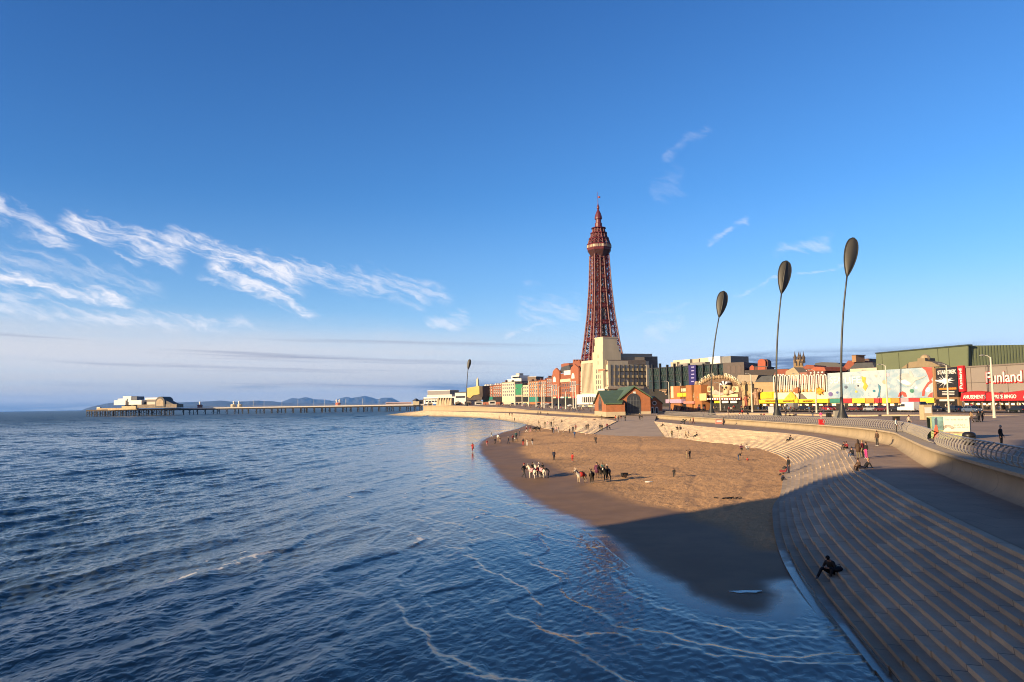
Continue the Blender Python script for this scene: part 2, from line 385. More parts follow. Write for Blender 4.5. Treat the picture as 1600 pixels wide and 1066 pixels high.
# --- walkway between steps and sea wall
PAVE = M('walkway_paving', (.44, .30, .19), .8, .22, .35, .25, bscale=6.)
def build_walkway(S, name):
    fr = [0, .25, .5, .75, 1.06]
    X = np.array([S[:, 3]*(1-f)+S[:, 5]*f for f in fr]); Y = np.array([S[:, 4]*(1-f)+S[:, 6]*f for f in fr])
    Z = np.full(X.shape, WZ); Z[-1] += .0
    return tag(link(name, grid_mesh(name, X, Y, Z, [PAVE])), kind='structure')
walk = build_walkway(S1, 'walkway'); walk_b = build_walkway(S2, 'walkway')
kerbm = M('walkway_edging', (.42, .36, .28), .8, .15, 1.2)
def add_joints(m, w, h, k=.72, ms=.012):
    T = NT(m.node_tree); b = m.node_tree.nodes['Principled BSDF']; src = b.inputs['Base Color'].links[0].from_socket
    br = T.n('ShaderNodeTexBrick'); T.l(T.n('ShaderNodeTexCoord').outputs['Object'], br.inputs['Vector'])
    br.inputs['Color1'].default_value = (1, 1, 1, 1); br.inputs['Color2'].default_value = (.88, .88, .88, 1); br.inputs['Mortar'].default_value = (k, k, k, 1)
    br.inputs['Scale'].default_value = 1; br.inputs['Brick Width'].default_value = w; br.inputs['Row Height'].default_value = h; br.inputs['Mortar Size'].default_value = ms
    T.l(T.mix(1., src, br.outputs['Color'], 'MULTIPLY'), b.inputs['Base Color'])
add_joints(PAVE, 3.2, 2.4, .62, .03)
# --- recurved concrete sea wall with a coping
WALLM = M('sea_wall_concrete', (.44, .345, .22), .8, .16, .5, .2, streaky=True, bscale=3.)
COPE = M('coping_concrete', (.50, .40, .27), .8, .12, .7)
for m_ in (WALLM, COPE):
    T_ = NT(m_.node_tree); b_ = m_.node_tree.nodes['Principled BSDF']; s_ = b_.inputs['Base Color'].links[0].from_socket
    al = T_.n('ShaderNodeAttribute', attribute_name='along').outputs['Fac']; j_ = T_.smooth(T_.math('ABSOLUTE', T_.math('SUBTRACT', T_.math('FRACT', T_.math('MULTIPLY', al, 1/5.4)), .5)), .4905, .4965)
    st = T_.noise(T_.vec(T_.math('MULTIPLY', al, 1.1), 0., 0.), 1., 5, .7)
    T_.l(T_.mix(T_.math('MAXIMUM', T_.math('MULTIPLY', j_, .7), T_.smooth(st, .52, .75, 0, .38)), s_, (.12, .09, .06)), b_.inputs['Base Color'])
PROF = [(-.02, -.05), (.25, .015), (.48, .09), (.62, .22), (.70, .40), (.70, .62), (.60, .80), (.42, .885)]
CAPP = [(.36, .885), (.36, 1.0), (1.0, 1.0), (1.3, 1.0), (1.3, .7)]
def build_wall(S, label):
    Wq, Cq = S[:, 5:7], S[:, 7:10]; h = Cq[:, 2]-WZ
    d = Cq[:, :2]-Wq; L = np.linalg.norm(d, axis=1)[:, None]
    t = np.gradient(S[:, 5]), np.gradient(S[:, 6]); tl = np.hypot(*t); nrm = np.stack([t[1]/tl, -t[0]/tl], 1)*1.2
    def sheet(P, nm, mat, par):
        X = np.array([Wq[:, 0]+nrm[:, 0]*a for a, b in P]); Y = np.array([Wq[:, 1]+nrm[:, 1]*a for a, b in P])
        Z = np.array([WZ+h*b for a, b in P]); sa = np.concatenate([[0], np.cumsum(np.hypot(np.diff(Wq[:, 0]), np.diff(Wq[:, 1])))]); return link(nm, grid_mesh(nm, X, Y, Z, [mat], {'along': np.tile(sa, (len(P), 1))}), par)
    o = sheet(PROF, 'sea_wall', WALLM, None); tag(o, label, 'sea wall', 'sea walls behind the steps')
    q = sheet(CAPP, 'coping', COPE, o); q.data.polygons.foreach_set('use_smooth', [False]*len(q.data.polygons))
    return o
wall1 = build_wall(S1, 'curved pale concrete sea wall under the round-ribbed railing, right of the slipway')
wall2 = build_wall(S2, 'pale concrete sea wall running from the slipway to the far pier headland')
# --- slipway
slm = M('slipway_concrete', (.50, .38, .27), .8, .18, .3, .2)
sl = np.array([[(18.2,180.4,1.05),(24.8,169.7,1.1),(31.4,159,1.1)], [(29.9,226,3.11),(34.5,219,3.11),(39.1,214,3.11)], [(33.5,250,3.5),(40,246,3.6),(45.2,244,3.6)], [(38,262,4.3),(43,263,4.35),(49,262,4.4)]], float)
tag(link('slipway', grid_mesh('slipway', sl[:, :, 0], sl[:, :, 1], sl[:, :, 2]+.012, [slm])), kind='structure')
# --- promenade ground behind the wall, out to the town and beyond the horizon of roofs
C_all = np.vstack([S1[:, 7:10], S2[:, 7:10], [[-83, 900, 7.7], [-70, 1300, 7.7]]])
offs = [.5, 3, 8, 16, 28, 45, 70, 120, 300, 1200, 6000]
lift = np.array([0, 0, .0, .12, .35, .6, .75, .8, 1., 2., 3.])
X = np.array([C_all[:, 0]+o_*.98 for o_ in offs]); Y = np.array([C_all[:, 1]+o_*.2 for o_ in offs])
Zg = np.array([np.minimum(C_all[:, 2]-.12, 7.7)+(np.maximum(0, 5.25-C_all[:, 2]+.12))*min(1, l/.75) for l in lift])
PROM = M('promenade_paving', (.40, .285, .195), .8, .25, .12, .2, bscale=3.)
add_joints(PROM, 5.2, 3.6, .7, .05)
prom = tag(link('promenade', grid_mesh('promenade', X, Y, Zg, [PROM])), kind='structure')
# --- beach sand
WL = [(-2.6,372),(4.0,318),(0.8,264),(-3.7,232),(-8.1,186),(-7.2,144),(-5.0,119.5),(-2.1,89.4),(1.4,66.8),(4.4,56.1),(5.7,45.4),(6.6,38.2),(7.9,32.8),(9.6,31.4),(11.2,31.9),(12.2,33.6),(13.1,37)]
WL = [tuple(p) for p in spline(np.array(WL, float), 6)]
Bpl = [tuple(p) for p in S1[::6, :2] if p[1] > 37][:] + [tuple(p) for p in S2[::6, :2] if p[1] < 372]
landpoly = WL + [(20, 37), (80, 60), (80, 372)]
def sand_height(X, Y):
    ins = inside(X, Y, landpoly); d = seg_dist(X, Y, WL); sdist = np.where(ins, d, -d)
    src = [(x, y, 0.) for x, y in WL[::4]] + [(a[0], a[1], max(.03, a[2])) for a in S1[::5] if a[1] > 37] + [(a[0], a[1], max(.03, a[2])) for a in S2[::5] if a[1] < 372] + [(12, 70, .30), (14, 100, .48), (18, 130, .62), (8, 105, .30), (5, 160, .42), (3, 200, .42)]
    num = np.zeros(X.shape); den = np.zeros(X.shape)
    for x, y, z in src:
        w = 1/((X-x)**2+(Y-y)**2+.5)**1.6; num += w*z; den += w
    zi = np.minimum(num/den, d*.14); zi = np.maximum(zi, np.minimum(d*.02, .15))
    return np.where(ins, zi, -np.minimum(d*.03, 1.4)), sdist
ys = np.geomspace(14, 430, 620); rs = np.linspace(-.22, .72, 620)
R_, Ys = np.meshgrid(rs, ys); Xs = R_*Ys
SZ, SD = sand_height(Xs, Ys)
damp_edge = SD + 5.*(fbm(Xs/14, Ys/14, 3, 5)-.5) + .8*(fbm(Xs/2, Ys/3, 3, 6)-.5)
dry = np.clip((damp_edge-7.)/2.6, 0, 1); dry = dry*dry*(3-2*dry)
dry = np.where(Ys < 46, dry*np.clip((Xs-9)/6, 0, 1), dry)
trl = np.zeros(Xs.shape)
for pl in ([(2, 95), (9, 92), (16, 99), (22, 108), (30, 112)], [(14, 62), (17, 76), (20, 92), (19, 112), (22, 135), (26, 158)], [(3, 120), (10, 118), (18, 126), (27, 131), (34, 128)], [(8, 85), (13, 88), (19, 85), (27, 86)], [(6, 150), (14, 141), (22, 146), (29, 150)], [(16, 60), (21, 72), (27, 90), (30, 105)], [(5, 175), (12, 170), (20, 172)]):
    q_ = [tuple(p) for p in spline(np.array(pl, float), 8)]; trl = np.maximum(trl, np.exp(-(seg_dist(Xs+2.5*(fbm(Xs/6, Ys/6, 2, 81)-.5), Ys, q_)/.34)**2)*np.clip(fbm(Xs/.5, Ys/.5, 2, 83)*2.5-.6, 0, 1))
dry = dry*(1-.45*trl)
foot = -.07*trl + (fbm(Xs/1.3, Ys/1.3, 3, 31)-.5)*.085 + (fbm(Xs/.5, Ys/.5, 3, 33)-.5)*.10 + (fbm(Xs/6, Ys/6, 3, 35)-.5)*.25
rip = (fbm(Xs*.30+Ys*.10, Ys*1.1-Xs*.10, 4, 77)-.5)*.055*np.exp(-(SD/3.0)**2)*1.7*np.clip((Ys-38)/20, .12, 1)
SZ2 = SZ + foot*dry + rip + (fbm(Xs/9, Ys/9, 3, 41)-.5)*.06*np.clip(SD/3, 0, 1)
def sand_material():
    m = bpy.data.materials.new('sand'); m.use_nodes = True; T = NT(m.node_tree); b = m.node_tree.nodes['Principled BSDF']
    sdn = T.n('ShaderNodeAttribute', attribute_name='shore').outputs['Fac']; dr = T.n('ShaderNodeAttribute', attribute_name='dry').outputs['Fac']
    tc = T.n('ShaderNodeTexCoord').outputs['Object']
    n1 = T.noise(tc, .35, 5, .6); n2 = T.noise(tc, 2.4, 5, .62); n3 = T.noise(tc, 11., 4, .6)
    damp = T.mix(T.smooth(n1, .3, .7), (.145, .090, .050), (.185, .115, .064))
    dryc = T.mix(T.smooth(n2, .3, .7), (.36, .205, .095), (.52, .31, .15))
    dryc = T.mix(T.smooth(T.math('ADD', T.math('MULTIPLY', n3, .5), T.math('MULTIPLY', n2, .5)), .50, .66, 0, .75), dryc, (.20, .115, .055))
    n0 = T.noise(tc, .075, 4, .6, .5)
    dryc = T.mix(T.smooth(n0, .48, .66, 0, .55), dryc, (.25, .15, .075))
    c = T.mix(dr, damp, dryc)
    e = T.math('ADD', sdn, T.math('MULTIPLY', T.math('SUBTRACT', n1, .5), 1.6))
    wet = T.smooth(e, 2.2, .1)
    c = T.mix(T.math('MULTIPLY', wet, .55), c, (.06, .048, .04))
    T.l(c, b.inputs['Base Color'])
    r = T.math('ADD', T.smooth(wet, 0., 1., .62, .17), T.math('MULTIPLY', dr, .3)); T.l(r, b.inputs['Roughness'])
    T.l(T.smooth(wet, 0, 1, .12, .4), b.inputs['Specular IOR Level'])
    bp = T.n('ShaderNodeBump'); bp.inputs['Distance'].default_value = .15
    T.l(T.math('ADD', T.math('MULTIPLY', dr, .75), .02), bp.inputs['Strength'])
    T.l(T.math('ADD', n2, T.math('MULTIPLY', n3, .5)), bp.inputs['Height']); T.l(bp.outputs[0], b.inputs['Normal'])
    return m
# hide sand that would run on beneath the terraces
hid = inside(Xs, Ys, [tuple(p) for p in S1[:, :2]+np.array([1.5, 0])] + [(300, 159), (300, -12)]) | inside(Xs, Ys, [tuple(p) for p in S2[:, :2]+np.array([1.2, 1.2])] + [(300, 680), (300, 181)])
SZ2 = np.where(hid, SZ2-1.2, SZ2)
beach = tag(link('sand', grid_mesh('sand', Xs, Ys, SZ2, [sand_material()], {'shore': SD, 'dry': dry})), kind='structure')
# --- the sea
def water_heights(X, Y):
    ins = inside(X, Y, landpoly); d = seg_dist(X, Y, WL); d = np.where(ins, -d, d)
    # distance from the steps' foot also calms the water
    dB = seg_dist(X, Y, [tuple(p) for p in S1[::8, :2]])
    dw = np.minimum(d, dB*1.3+1.5)
    dist = np.hypot(X, Y)
    amp = .018 + 1.0*np.clip((dw-2.0)/34, 0, 1)**1.2
    wx = (fbm(X/23, Y/31, 3, 3)-.5)*2; wy = (fbm(X/19, Y/27, 3, 4)-.5)*2
    h = np.zeros(X.shape); crest = np.zeros(X.shape)
    rng = np.random.RandomState(11); amp = np.maximum(amp, .03); hs = np.zeros(X.shape)
    def wave(lam, th, a, ph, p, wrp):
        k = 2*math.pi/lam; u = X*math.cos(th)+Y*math.sin(th)
        s = np.sin(k*u + ph + wrp*wx + wrp*.6*wy); q = ((s+1)/2)**p
        return a*(2*q-1), q
    grp = np.clip(fbm(X/15+9, Y/22, 3, 12)*2.2-.55, .15, 1.35)
    for lam, th, a, ph, p, wrp in [(6.6, -.20, .16, 0, 4.2, 1.2), (4.6, -.10, .042, 1.7, 2.4, 2.6), (3.6, -.32, .045, .5, 2.0, 3.0), (11.5, -.26, .05, 2.2, 2.0, 1.8), (24., -.1, .0, 1., 1.5, 2.), (15., -.5, .0, 2., 1.5, 2.)]:
        f = np.clip((lam*400-dist)/(lam*200), 0, 1)
        if a == 0: a = lam*.022*np.clip((dist-250)/500, 0, 1); f = np.clip((2600-dist)/900, 0, 1)
        z, q = wave(lam, th, a, ph, p, wrp); h += z*grp*f
        if lam > 6 and lam < 7: crest = q*grp
    for i in range(52):
        lam = .27*(1.066**i); th = rng.normal(-.22, .34 + (.45 if lam < 1 else .12)); a = .0088*lam**.85*(.95 if lam < 1.2 else .8 if lam < 2.6 else .55)
        
        g2 = .55+.9*fbm(X/7+i*3.3, Y/9+i, 2, 60+i % 7) if i % 5 == 0 else g2
        f = np.clip((lam*260-dist)/(lam*130), 0, 1)
        if not f.any(): continue
        z, q = wave(lam, th, a, rng.uniform(0, 6.28), 1.6, 1.5)
        if lam < .95: hs += z*f*g2
        else: h += z*f*g2
    lvl = h*amp*.8 + hs*np.maximum(amp, .30*np.clip((dw+.3)/1.5, 0, 1))
    # swash: the lace-edged sheets that run up the sand
    dn = d + 2.2*(fbm(X/4+7, Y/5, 2, 61)-.5) + 5.0*(fbm(X/11, Y/17, 3, 21)-.5) + 1.6*(fbm(X/2.6, Y/3.6, 3, 22)-.5)
    dn2 = d + 2.4*(fbm(X/3.5, Y/4+9, 2, 63)-.5) + 7.5*(fbm(X/14+5, Y/16, 3, 25)-.5) + 1.5*(fbm(X/2.2, Y/3, 3, 26)-.5)
    dn3 = d + 2.4*(fbm(X/4.2+3, Y/4, 2, 65)-.5) + 9.*(fbm(X/9+15, Y/11, 3, 28)-.5) + 1.5*(fbm(X/1.9, Y/2.6, 3, 29)-.5)
    foam = np.zeros(X.shape); fade = np.clip((170-dist)/90, .12, 1)
    fine = np.clip(fbm(X/.42, Y/.55, 3, 91)*3.2-.95, 0, 1.2)
    for c0, q, wdt, hh in [(1.0, dn, .14, .02), (2.6, dn3, .16, .03), (4.6, dn2, .20, .055), (6.4, dn3, .22, .05), (8.6, dn, .26, .085), (10.6, dn3, .28, .06), (13.2, dn2, .32, .11), (16., dn3, .34, .08), (19.5, dn, .4, .12), (25., dn2, .5, .10)]:
        wd = wdt*.62*(1+dist/110)
        e = (q-c0); ridge = np.where(e < 0, np.exp(-(e/wd)**2), np.exp(-(e/(wd*8))**2))
        lvl += hh*.72*ridge*fade
        br = np.clip(fbm(X/1.3+c0, Y/1.7, 3, int(c0*3))*3.4-1.35, 0, 1)
        foam += np.exp(-(e/(wd*.85))**2)*br*.20*fine
        foam += np.where(e > 0, np.exp(-e/2.4), 0)*.34*fine*np.clip(fbm(X/5+c0, Y/5, 2, int(c0*5))*3-1.35, 0, 1)
    spots = np.clip(fbm(X/8+3, Y/26, 3, 51)*3.6-2.0, 0, 1)
    foam += np.clip(crest*1.3-.78, 0, 1)*2.6*spots*fine*np.clip((dw-7)/12, 0, 1)*np.clip((115-dw)/60, 0, 1)
    lvl = np.where(ins, -.02+np.minimum(.0, -.06*d*0), lvl)
    return lvl, np.clip(foam, 0, 1.3), d
us = np.linspace(-1.05, .84, 1250); ysw = np.concatenate([np.geomspace(13.5, 320, 900), np.geomspace(321.5, 3000, 330), np.geomspace(3200, 70000, 24)])
R_, Yw = np.meshgrid(us, ysw); Xw = R_*Yw
WZ_, FO, WD = water_heights(Xw, Yw)
WZ_ = WZ_*np.clip((3000-Yw)/1500, 0, 1)
def water_material():
    m = bpy.data.materials.new('sea_water'); m.use_nodes = True; T = NT(m.node_tree); b = m.node_tree.nodes['Principled BSDF']
    fo = T.n('ShaderNodeAttribute', attribute_name='foam').outputs['Fac']; sh = T.n('ShaderNodeAttribute', attribute_name='shore').outputs['Fac']
    tc = T.n('ShaderNodeTexCoord').outputs['Object']
    mp = T.n('ShaderNodeMapping'); T.l(tc, mp.inputs[0]); mp.inputs['Scale'].default_value = (1, .45, 1); mp.inputs['Rotation'].default_value = (0, 0, .22)
    n1 = T.noise(mp.outputs[0], 1.15, 5, .62, .3); n2 = T.noise(mp.outputs[0], .13, 5, .6, .2); n3 = T.noise(tc, 7.5, 6, .72, 1.1); n4 = T.noise(tc, 1.3, 4, .6, .6)
    deep = T.mix(T.smooth(sh, 3., 45.), (.070, .076, .064), (.026, .046, .046))
    lace = T.math('ADD', T.math('MULTIPLY', n3, .45), T.math('MULTIPLY', n4, .65))
    fm = T.smooth(T.math('ADD', T.math('MULTIPLY', fo, .62), lace), .80, .95)
    c = T.mix(T.math('MULTIPLY', fm, .75), deep, (.60, .60, .60)); T.l(c, b.inputs['Base Color'])
    far = T.n('ShaderNodeVectorMath', operation='LENGTH'); T.l(tc, far.inputs[0])
    T.l(T.math('ADD', T.smooth(far.outputs['Value'], 60., 900., .05, .34), T.math('MULTIPLY', fm, .5)), b.inputs['Roughness'])
    b.inputs['IOR'].default_value = 1.333; b.inputs['Specular IOR Level'].default_value = .5
    calm = T.smooth(sh, .0, 22., .34, 1.)
    b1 = T.n('ShaderNodeBump'); T.l(T.math('MULTIPLY', calm, .55), b1.inputs['Strength']); b1.inputs['Distance'].default_value = .17; n5 = T.noise(mp.outputs[0], 3.6, 4, .6, .25); T.l(T.math('ADD', n1, T.math('MULTIPLY', n5, .55)), b1.inputs['Height'])
    b2 = T.n('ShaderNodeBump'); T.l(T.smooth(far.outputs['Value'], 60., 500., 0., .9), b2.inputs['Strength']); b2.inputs['Distance'].default_value = 2.4; T.l(n2, b2.inputs['Height'])
    T.l(b1.outputs[0], b2.inputs['Normal'])
    b3 = T.n('ShaderNodeBump'); T.l(T.math('MULTIPLY', fm, .5), b3.inputs['Strength']); b3.inputs['Distance'].default_value = .04; T.l(n3, b3.inputs['Height']); T.l(b2.outputs[0], b3.inputs['Normal'])
    T.l(b3.outputs[0], b.inputs['Normal'])
    return m
keep = ~((WD < -6) & (Yw < 360) & (Xw > -30))[:-1, :-1] & ~(((Xw > 60) & (Yw < 800)) | ((Xw > 0) & (Yw > 430) & (Yw < 4000)))[:-1, :-1]
sea = tag(link('water', grid_mesh('water', Xw, Yw, WZ_, [water_material()], {'foam': FO, 'shore': WD}, keep=keep)), kind='structure')
Xo = np.array([[-70000, 70000]]*2, float); Yo = np.array([[-70000]*2, [70000]*2], float)
sb = bpy.data.materials.new('deep_sea'); sb.use_nodes = True; q = sb.node_tree.nodes['Principled BSDF']; q.inputs['Base Color'].default_value = (.01, .022, .036, 1); q.inputs['Roughness'].default_value = .3
tag(link('sea', grid_mesh('sea', Xo, Yo, np.full((2, 2), -1.6), [sb], smooth=False)), kind='structure')
# --- hills beyond the bay
hillm = M('fell_slopes', (.055, .06, .035), .95, .35, .002)
def hill_range(name, prof, Y, depth):
    us_ = np.linspace(prof[0][0], prof[-1][0], 150); pv = np.interp(us_, [p[0] for p in prof], [p[1] for p in prof])
    X = []; Yy = []; Z = []
    top = [D(u, v, Y) for u, v in zip(us_, pv)]
    for k, f in enumerate(np.linspace(-1, 1, 21)):
        yy = Y + f*depth; g = max(0., 1-abs(f))**.85
        nz = fbm(us_/5., np.full(us_.shape, k*.45), 4, 9)
        X.append([t.x*yy/Y for t in top]); Yy.append([yy]*len(top)); Z.append([-3 + max(0, (t.z+3))*g*(1 if abs(f) < .03 else (.72+.5*n_)) for t, n_ in zip(top, nz)])
    return tag(link(name, grid_mesh(name, np.array(X), np.array(Yy), np.array(Z), [hillm])), kind='structure')
hill_range('hills', [(425,634),(448,625),(456,622),(466,623),(478,620.5),(492,624),(508,624.5),(520,627),(530,623),(541,620),(549,622),(562,620),(570,618.5),(582,621.5),(590,624),(600,621.5),(612,621.5),(620,625.5),(628,630),(636,634)], 27000, 4000)
hill_range('hills', [(128,641),(135,638),(150,634),(170,630),(185,628.5),(215,628),(250,628.5),(280,629),(320,627.5),(345,626),(365,628),(400,626.5),(425,627),(440,629),(470,630),(520,630),(650,633)], 20000, 2500)
# --- the air between: one closed box of thin even haze
def haze_box():
    b = MB(); b.box(-26000, -400, -2.8, 26000, 34000, 620)
    m = bpy.data.materials.new('haze'); m.use_nodes = True; t = m.node_tree; t.nodes.clear()
    v = t.nodes.new('ShaderNodeVolumePrincipled'); o = t.nodes.new('ShaderNodeOutputMaterial')
    v.inputs['Color'].default_value = (.15, .40, 1., 1); v.inputs['Density'].default_value = HAZE_DENSITY
    t.links.new(v.outputs[0], o.inputs['Volume'])
    return tag(b.build('haze', m), kind='stuff')
HAZE_DENSITY = 2.6e-5
haze = haze_box()

# --- where a line of sight meets the built ground
_dg = bpy.context.evaluated_depsgraph_get()
_bv = [BVHTree.FromPolygons([tuple(v.co) for v in o.data.vertices], [tuple(p.vertices) for p in o.data.polygons]) for o in bpy.data.objects if o.name.split('.')[0] in ('steps', 'walkway', 'promenade', 'sand', 'slipway', 'coping')]
def place(u, v):
    r = ray(u, v).normalized(); best = None
    for b in _bv:
        h = b.ray_cast(Vector((0, 0, H)), r)
        if h[0] is not None and (best is None or h[3] < best[1]): best = (h[0], h[3])
    return best[0] if best else None
def ground_z(x, y):
    best = None
    for b in _bv:
        h = b.ray_cast(Vector((x, y, 60)), Vector((0, 0, -1)))
        if h[0] is not None and (best is None or h[0].z > best): best = h[0].z
    return 5.2 if best is None else best
# ------------------------------------------------------------------ the pier the picture is taken from (behind and under the camera)
def near_pier():
    t = empty('pavilion_shadow_caster', (-30, -14, 0), 0, 'unseen stepped pavilion behind the viewpoint, shaped to cast the shadow over the steps', 'pavilion')
    wl = M('caster_wall', (.6, .55, .48), .7); rf = M('caster_roof', (.2, .22, .25), .6)
    # unseen shadow caster: outline shaped back from the wanted shadow edge towards the sun
    def back(P, y=-14.):
        k = (P[1]-y)/LDIR.y; return (P[0]-LDIR.x*k+30, P[2]-LDIR.z*k)
    edge = G(1218, 778, .42); d = Vector((LDIR.x, LDIR.y)).normalized()
    xl = back(edge)[0]
    p = [back(G(1218, 778, .42)), back(G(1285, 748, 1.9)), back(G(1345, 733, WZ)), back(G(1440, 730, WZ)), back(G(1463, 715, 4.1)), back(G(1497, 694, 5.7)), back(G(1600, 690, 4.4))]
    pts = [(xl, 5.), (xl, p[0][1])] + p[1:] + [(p[-1][0]+110, p[-1][1]), (p[-1][0]+110, 5.)]
    b = MB(); b.prism_xz(pts, -9, 0); b.build('wall', wl, t)
    k = MB()
    for (x0, z0), (x1, z1) in zip(pts[1:-2], pts[2:-1]):
        if x1-x0 > .5: k.prism_xz([(x0, z0), (x1, z1), (x1, z1-.35), (x0, z0-.35)], .002, .12)
    k.build('roof', rf, t)
    w = empty('pier', (0, -14, 0), 0, 'timber decked pier behind the viewpoint, on iron piles', 'pier')
    m = M('pier_timber', (.22, .16, .11), .8, .3, 1.); ir = M('pier_iron', (.08, .09, .1), .6)
    b = MB(); b.box(-110, -14, 4.5, 30, 12.6, 5.0); b.build('deck', m, w)
    for x in range(-105, 6, 10):
        for y in (-12, 0, 10):
            b = MB(); b.tube([(x, y, -2), (x, y, 4.49)], .2, 8); b.build('pile', ir, w)
near_pier()

# ------------------------------------------------------------------ facades placed by sight lines: local x along the front, y into the building
class Fac:
    def __init__(s, name, label, cat, uL, YL, uR, YR, vb=640, group=None, zb=None):
        a, b = D(uL, vb, YL), D(uR, vb, YR); s.a = a; s.th = math.atan2(b.y-a.y, b.x-a.x); s.L = math.hypot(b.x-a.x, b.y-a.y)
        s.z = 5.0 if zb is None else zb; s.o = empty(name, (a.x, a.y, s.z), s.th, label, cat, group)
    def at(s, u, v, proud=0.):
        r = ray(u, v); e = Vector((math.cos(s.th), math.sin(s.th))); n = Vector((-e.y, e.x))
        # plane through the front, moved 'proud' metres towards the viewer
        t = (n.dot(Vector((s.a.x, s.a.y)))-proud)/(r.x*n.x+r.y*n.y)
        q = Vector((r.x*t-s.a.x, r.y*t-s.a.y)); return q.dot(e), H+r.z*t-s.z
    def rect(s, u0, v0, u1, v1, proud=0.):
        (xa, za), (xb, zb) = s.at(u0, v0, proud), s.at(u1, v1, proud)
        xc, zc = s.at(u1, v0, proud); xd, zd = s.at(u0, v1, proud)
        return (xa+xd)/2, (xb+xc)/2, (zd+zb)/2, (za+zc)/2
    def block(s, name, u0, v0, u1, depth, mat, v1=None, proud=0., parent=None, y0=None):
        x0, x1, z0, z1 = s.rect(u0, v0, u1, v1 if v1 else 650, proud)
        b = MB(); b.box(x0, -proud, z0 if v1 else -.6, x1, depth, z1); return b.build(name, mat, parent or s.o)
    def poly(s, name, uv, y0, y1, mat, parent=None):
        pts = [s.at(u, v, -y0) for u, v in uv]; b = MB(); b.prism_xz(pts, y0, y1); return b.build(name, mat, parent or s.o)
    def wins(s, u0, v0, u1, v1, nc, nr, mat, fw=.5, fh=.62, proud=.06, frame=None, name='window', arch=False, skip=0.):
        x0, x1, z0, z1 = s.rect(u0, v0, u1, v1); cw, ch = (x1-x0)/nc, (z1-z0)/nr; w, h = cw*fw, ch*fh
        b = MB()
        if arch:
            b.prism_xz([(-w/2, -h/2), (w/2, -h/2)] + [(w/2*math.cos(a), h/2-w/2+w/2*math.sin(a)) for a in [math.pi*k/8 for k in range(9)]], -proud, .15)
        else: b.box(-w/2, -proud, -h/2, w/2, .15, h/2)
        if frame:
            f = .1*min(w, h)+.05
            b.mi = 1
            b.box(-w/2-f, -proud-.04, -h/2-f, w/2+f, .1, -h/2); b.box(-w/2-f, -proud-.04, h/2, w/2+f, .1, h/2+f)
            b.box(-w/2-f, -proud-.04, -h/2, -w/2, .1, h/2); b.box(w/2, -proud-.04, -h/2, w/2+f, .1, h/2)
            b.box(-f*.3, -proud-.03, -h/2, f*.3, .1, h/2)
        me = b.mesh(name, [mat, frame] if frame else mat)
        for r in range(nr):
            for c in range(nc):
                if skip and random.random() < skip: continue
                o = link(name, me, s.o); o.location = (x0+cw*(c+.5), 0, z0+ch*(r+.5))
def text_mesh(body, size, depth, width=None, bold=0.):
    cu = bpy.data.curves.new('lettering', 'FONT'); cu.body = body; cu.size = size; cu.extrude = depth/2; cu.align_x = 'CENTER'; cu.align_y = 'CENTER'; cu.offset = bold; cu.resolution_u = 3
    o = bpy.data.objects.new('lettering', cu); col.objects.link(o)
    dg = bpy.context.evaluated_depsgraph_get(); me = bpy.data.meshes.new_from_object(o.evaluated_get(dg))
    bpy.data.objects.remove(o); bpy.data.curves.remove(cu)
    xs = [v.co.x for v in me.vertices]; wid = max(xs)-min(xs) if xs else 1; zs = [v.co.y for v in me.vertices]; zc = (max(zs)+min(zs))/2; xc = (max(xs)+min(xs))/2
    k = (width/wid) if width else 1.
    for v in me.vertices: v.co = Vector(((v.co.x-xc)*k, -v.co.z, v.co.y-zc))
    return me
def lettering(f, body, u0, v0, u1, v1, mat, proud=.3, bold=.02, vertical=False, parent=None, depth=.12):
    x0, x1, z0, z1 = f.rect(u0, v0, u1, v1, proud)
    if vertical: me = text_mesh(body, (x1-x0)*1.25, depth, None, bold); wv = max(v.co.x for v in me.vertices)*2; [setattr(v, 'co', Vector((-v.co.z, v.co.y, v.co.x*((z1-z0)/wv)))) for v in me.vertices]
    else: me = text_mesh(body, (z1-z0)*1.25, depth, x1-x0, bold)
    me.materials.append(mat); o = link('lettering', me, parent or f.o)
    pl = (0, 0, 0) if parent is None else parent.location
    o.location = Vector(((x0+x1)/2, -proud, (z0+z1)/2)) - Vector(pl); return o
def disc(b, x, z, r, y0, y1, n=14, sx=1., sz=1.): b.prism_xz([(x+r*sx*math.cos(2*math.pi*k/n), z+r*sz*math.sin(2*math.pi*k/n)) for k in range(n)], y0, y1)

white = M('white_paint', (.78, .76, .72), .5, .08); cream = M('cream_render', (.66, .56, .40), .7, .12, .2)
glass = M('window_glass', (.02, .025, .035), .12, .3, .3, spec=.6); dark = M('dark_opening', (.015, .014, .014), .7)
darkmetal = M('dark_metal', (.035, .04, .045), .45); red = M('red_sign', (.62, .02, .025), .5, .1); yellow = M('yellow_sign', (.85, .58, .03), .5, .1)
orange = M('orange_panel', (.75, .25, .03), .5, .1); brick = M('red_brick', (.30, .10, .055), .85, .25, .8, .2); brickd = M('dark_brick', (.16, .065, .05), .85, .25, .8)
stone = M('portland_stone', (.62, .53, .38), .75, .12, .25, streaky=True); slate = M('slate_roof', (.07, .075, .085), .7, .25, .5); rtile = M('red_tile', (.26, .07, .04), .8, .2, .6)
greymetal = M('grey_panel', (.27, .235, .21), .6, .08, .1); teal = M('teal_shopfront', (.03, .22, .17), .5); black = M('black_paint', (.012, .012, .013), .5)
beige = M('beige_cladding', (.46, .40, .31), .8, .1, .2); shopglow = glow('shop_lights', (1., .62, .25), 1.1)

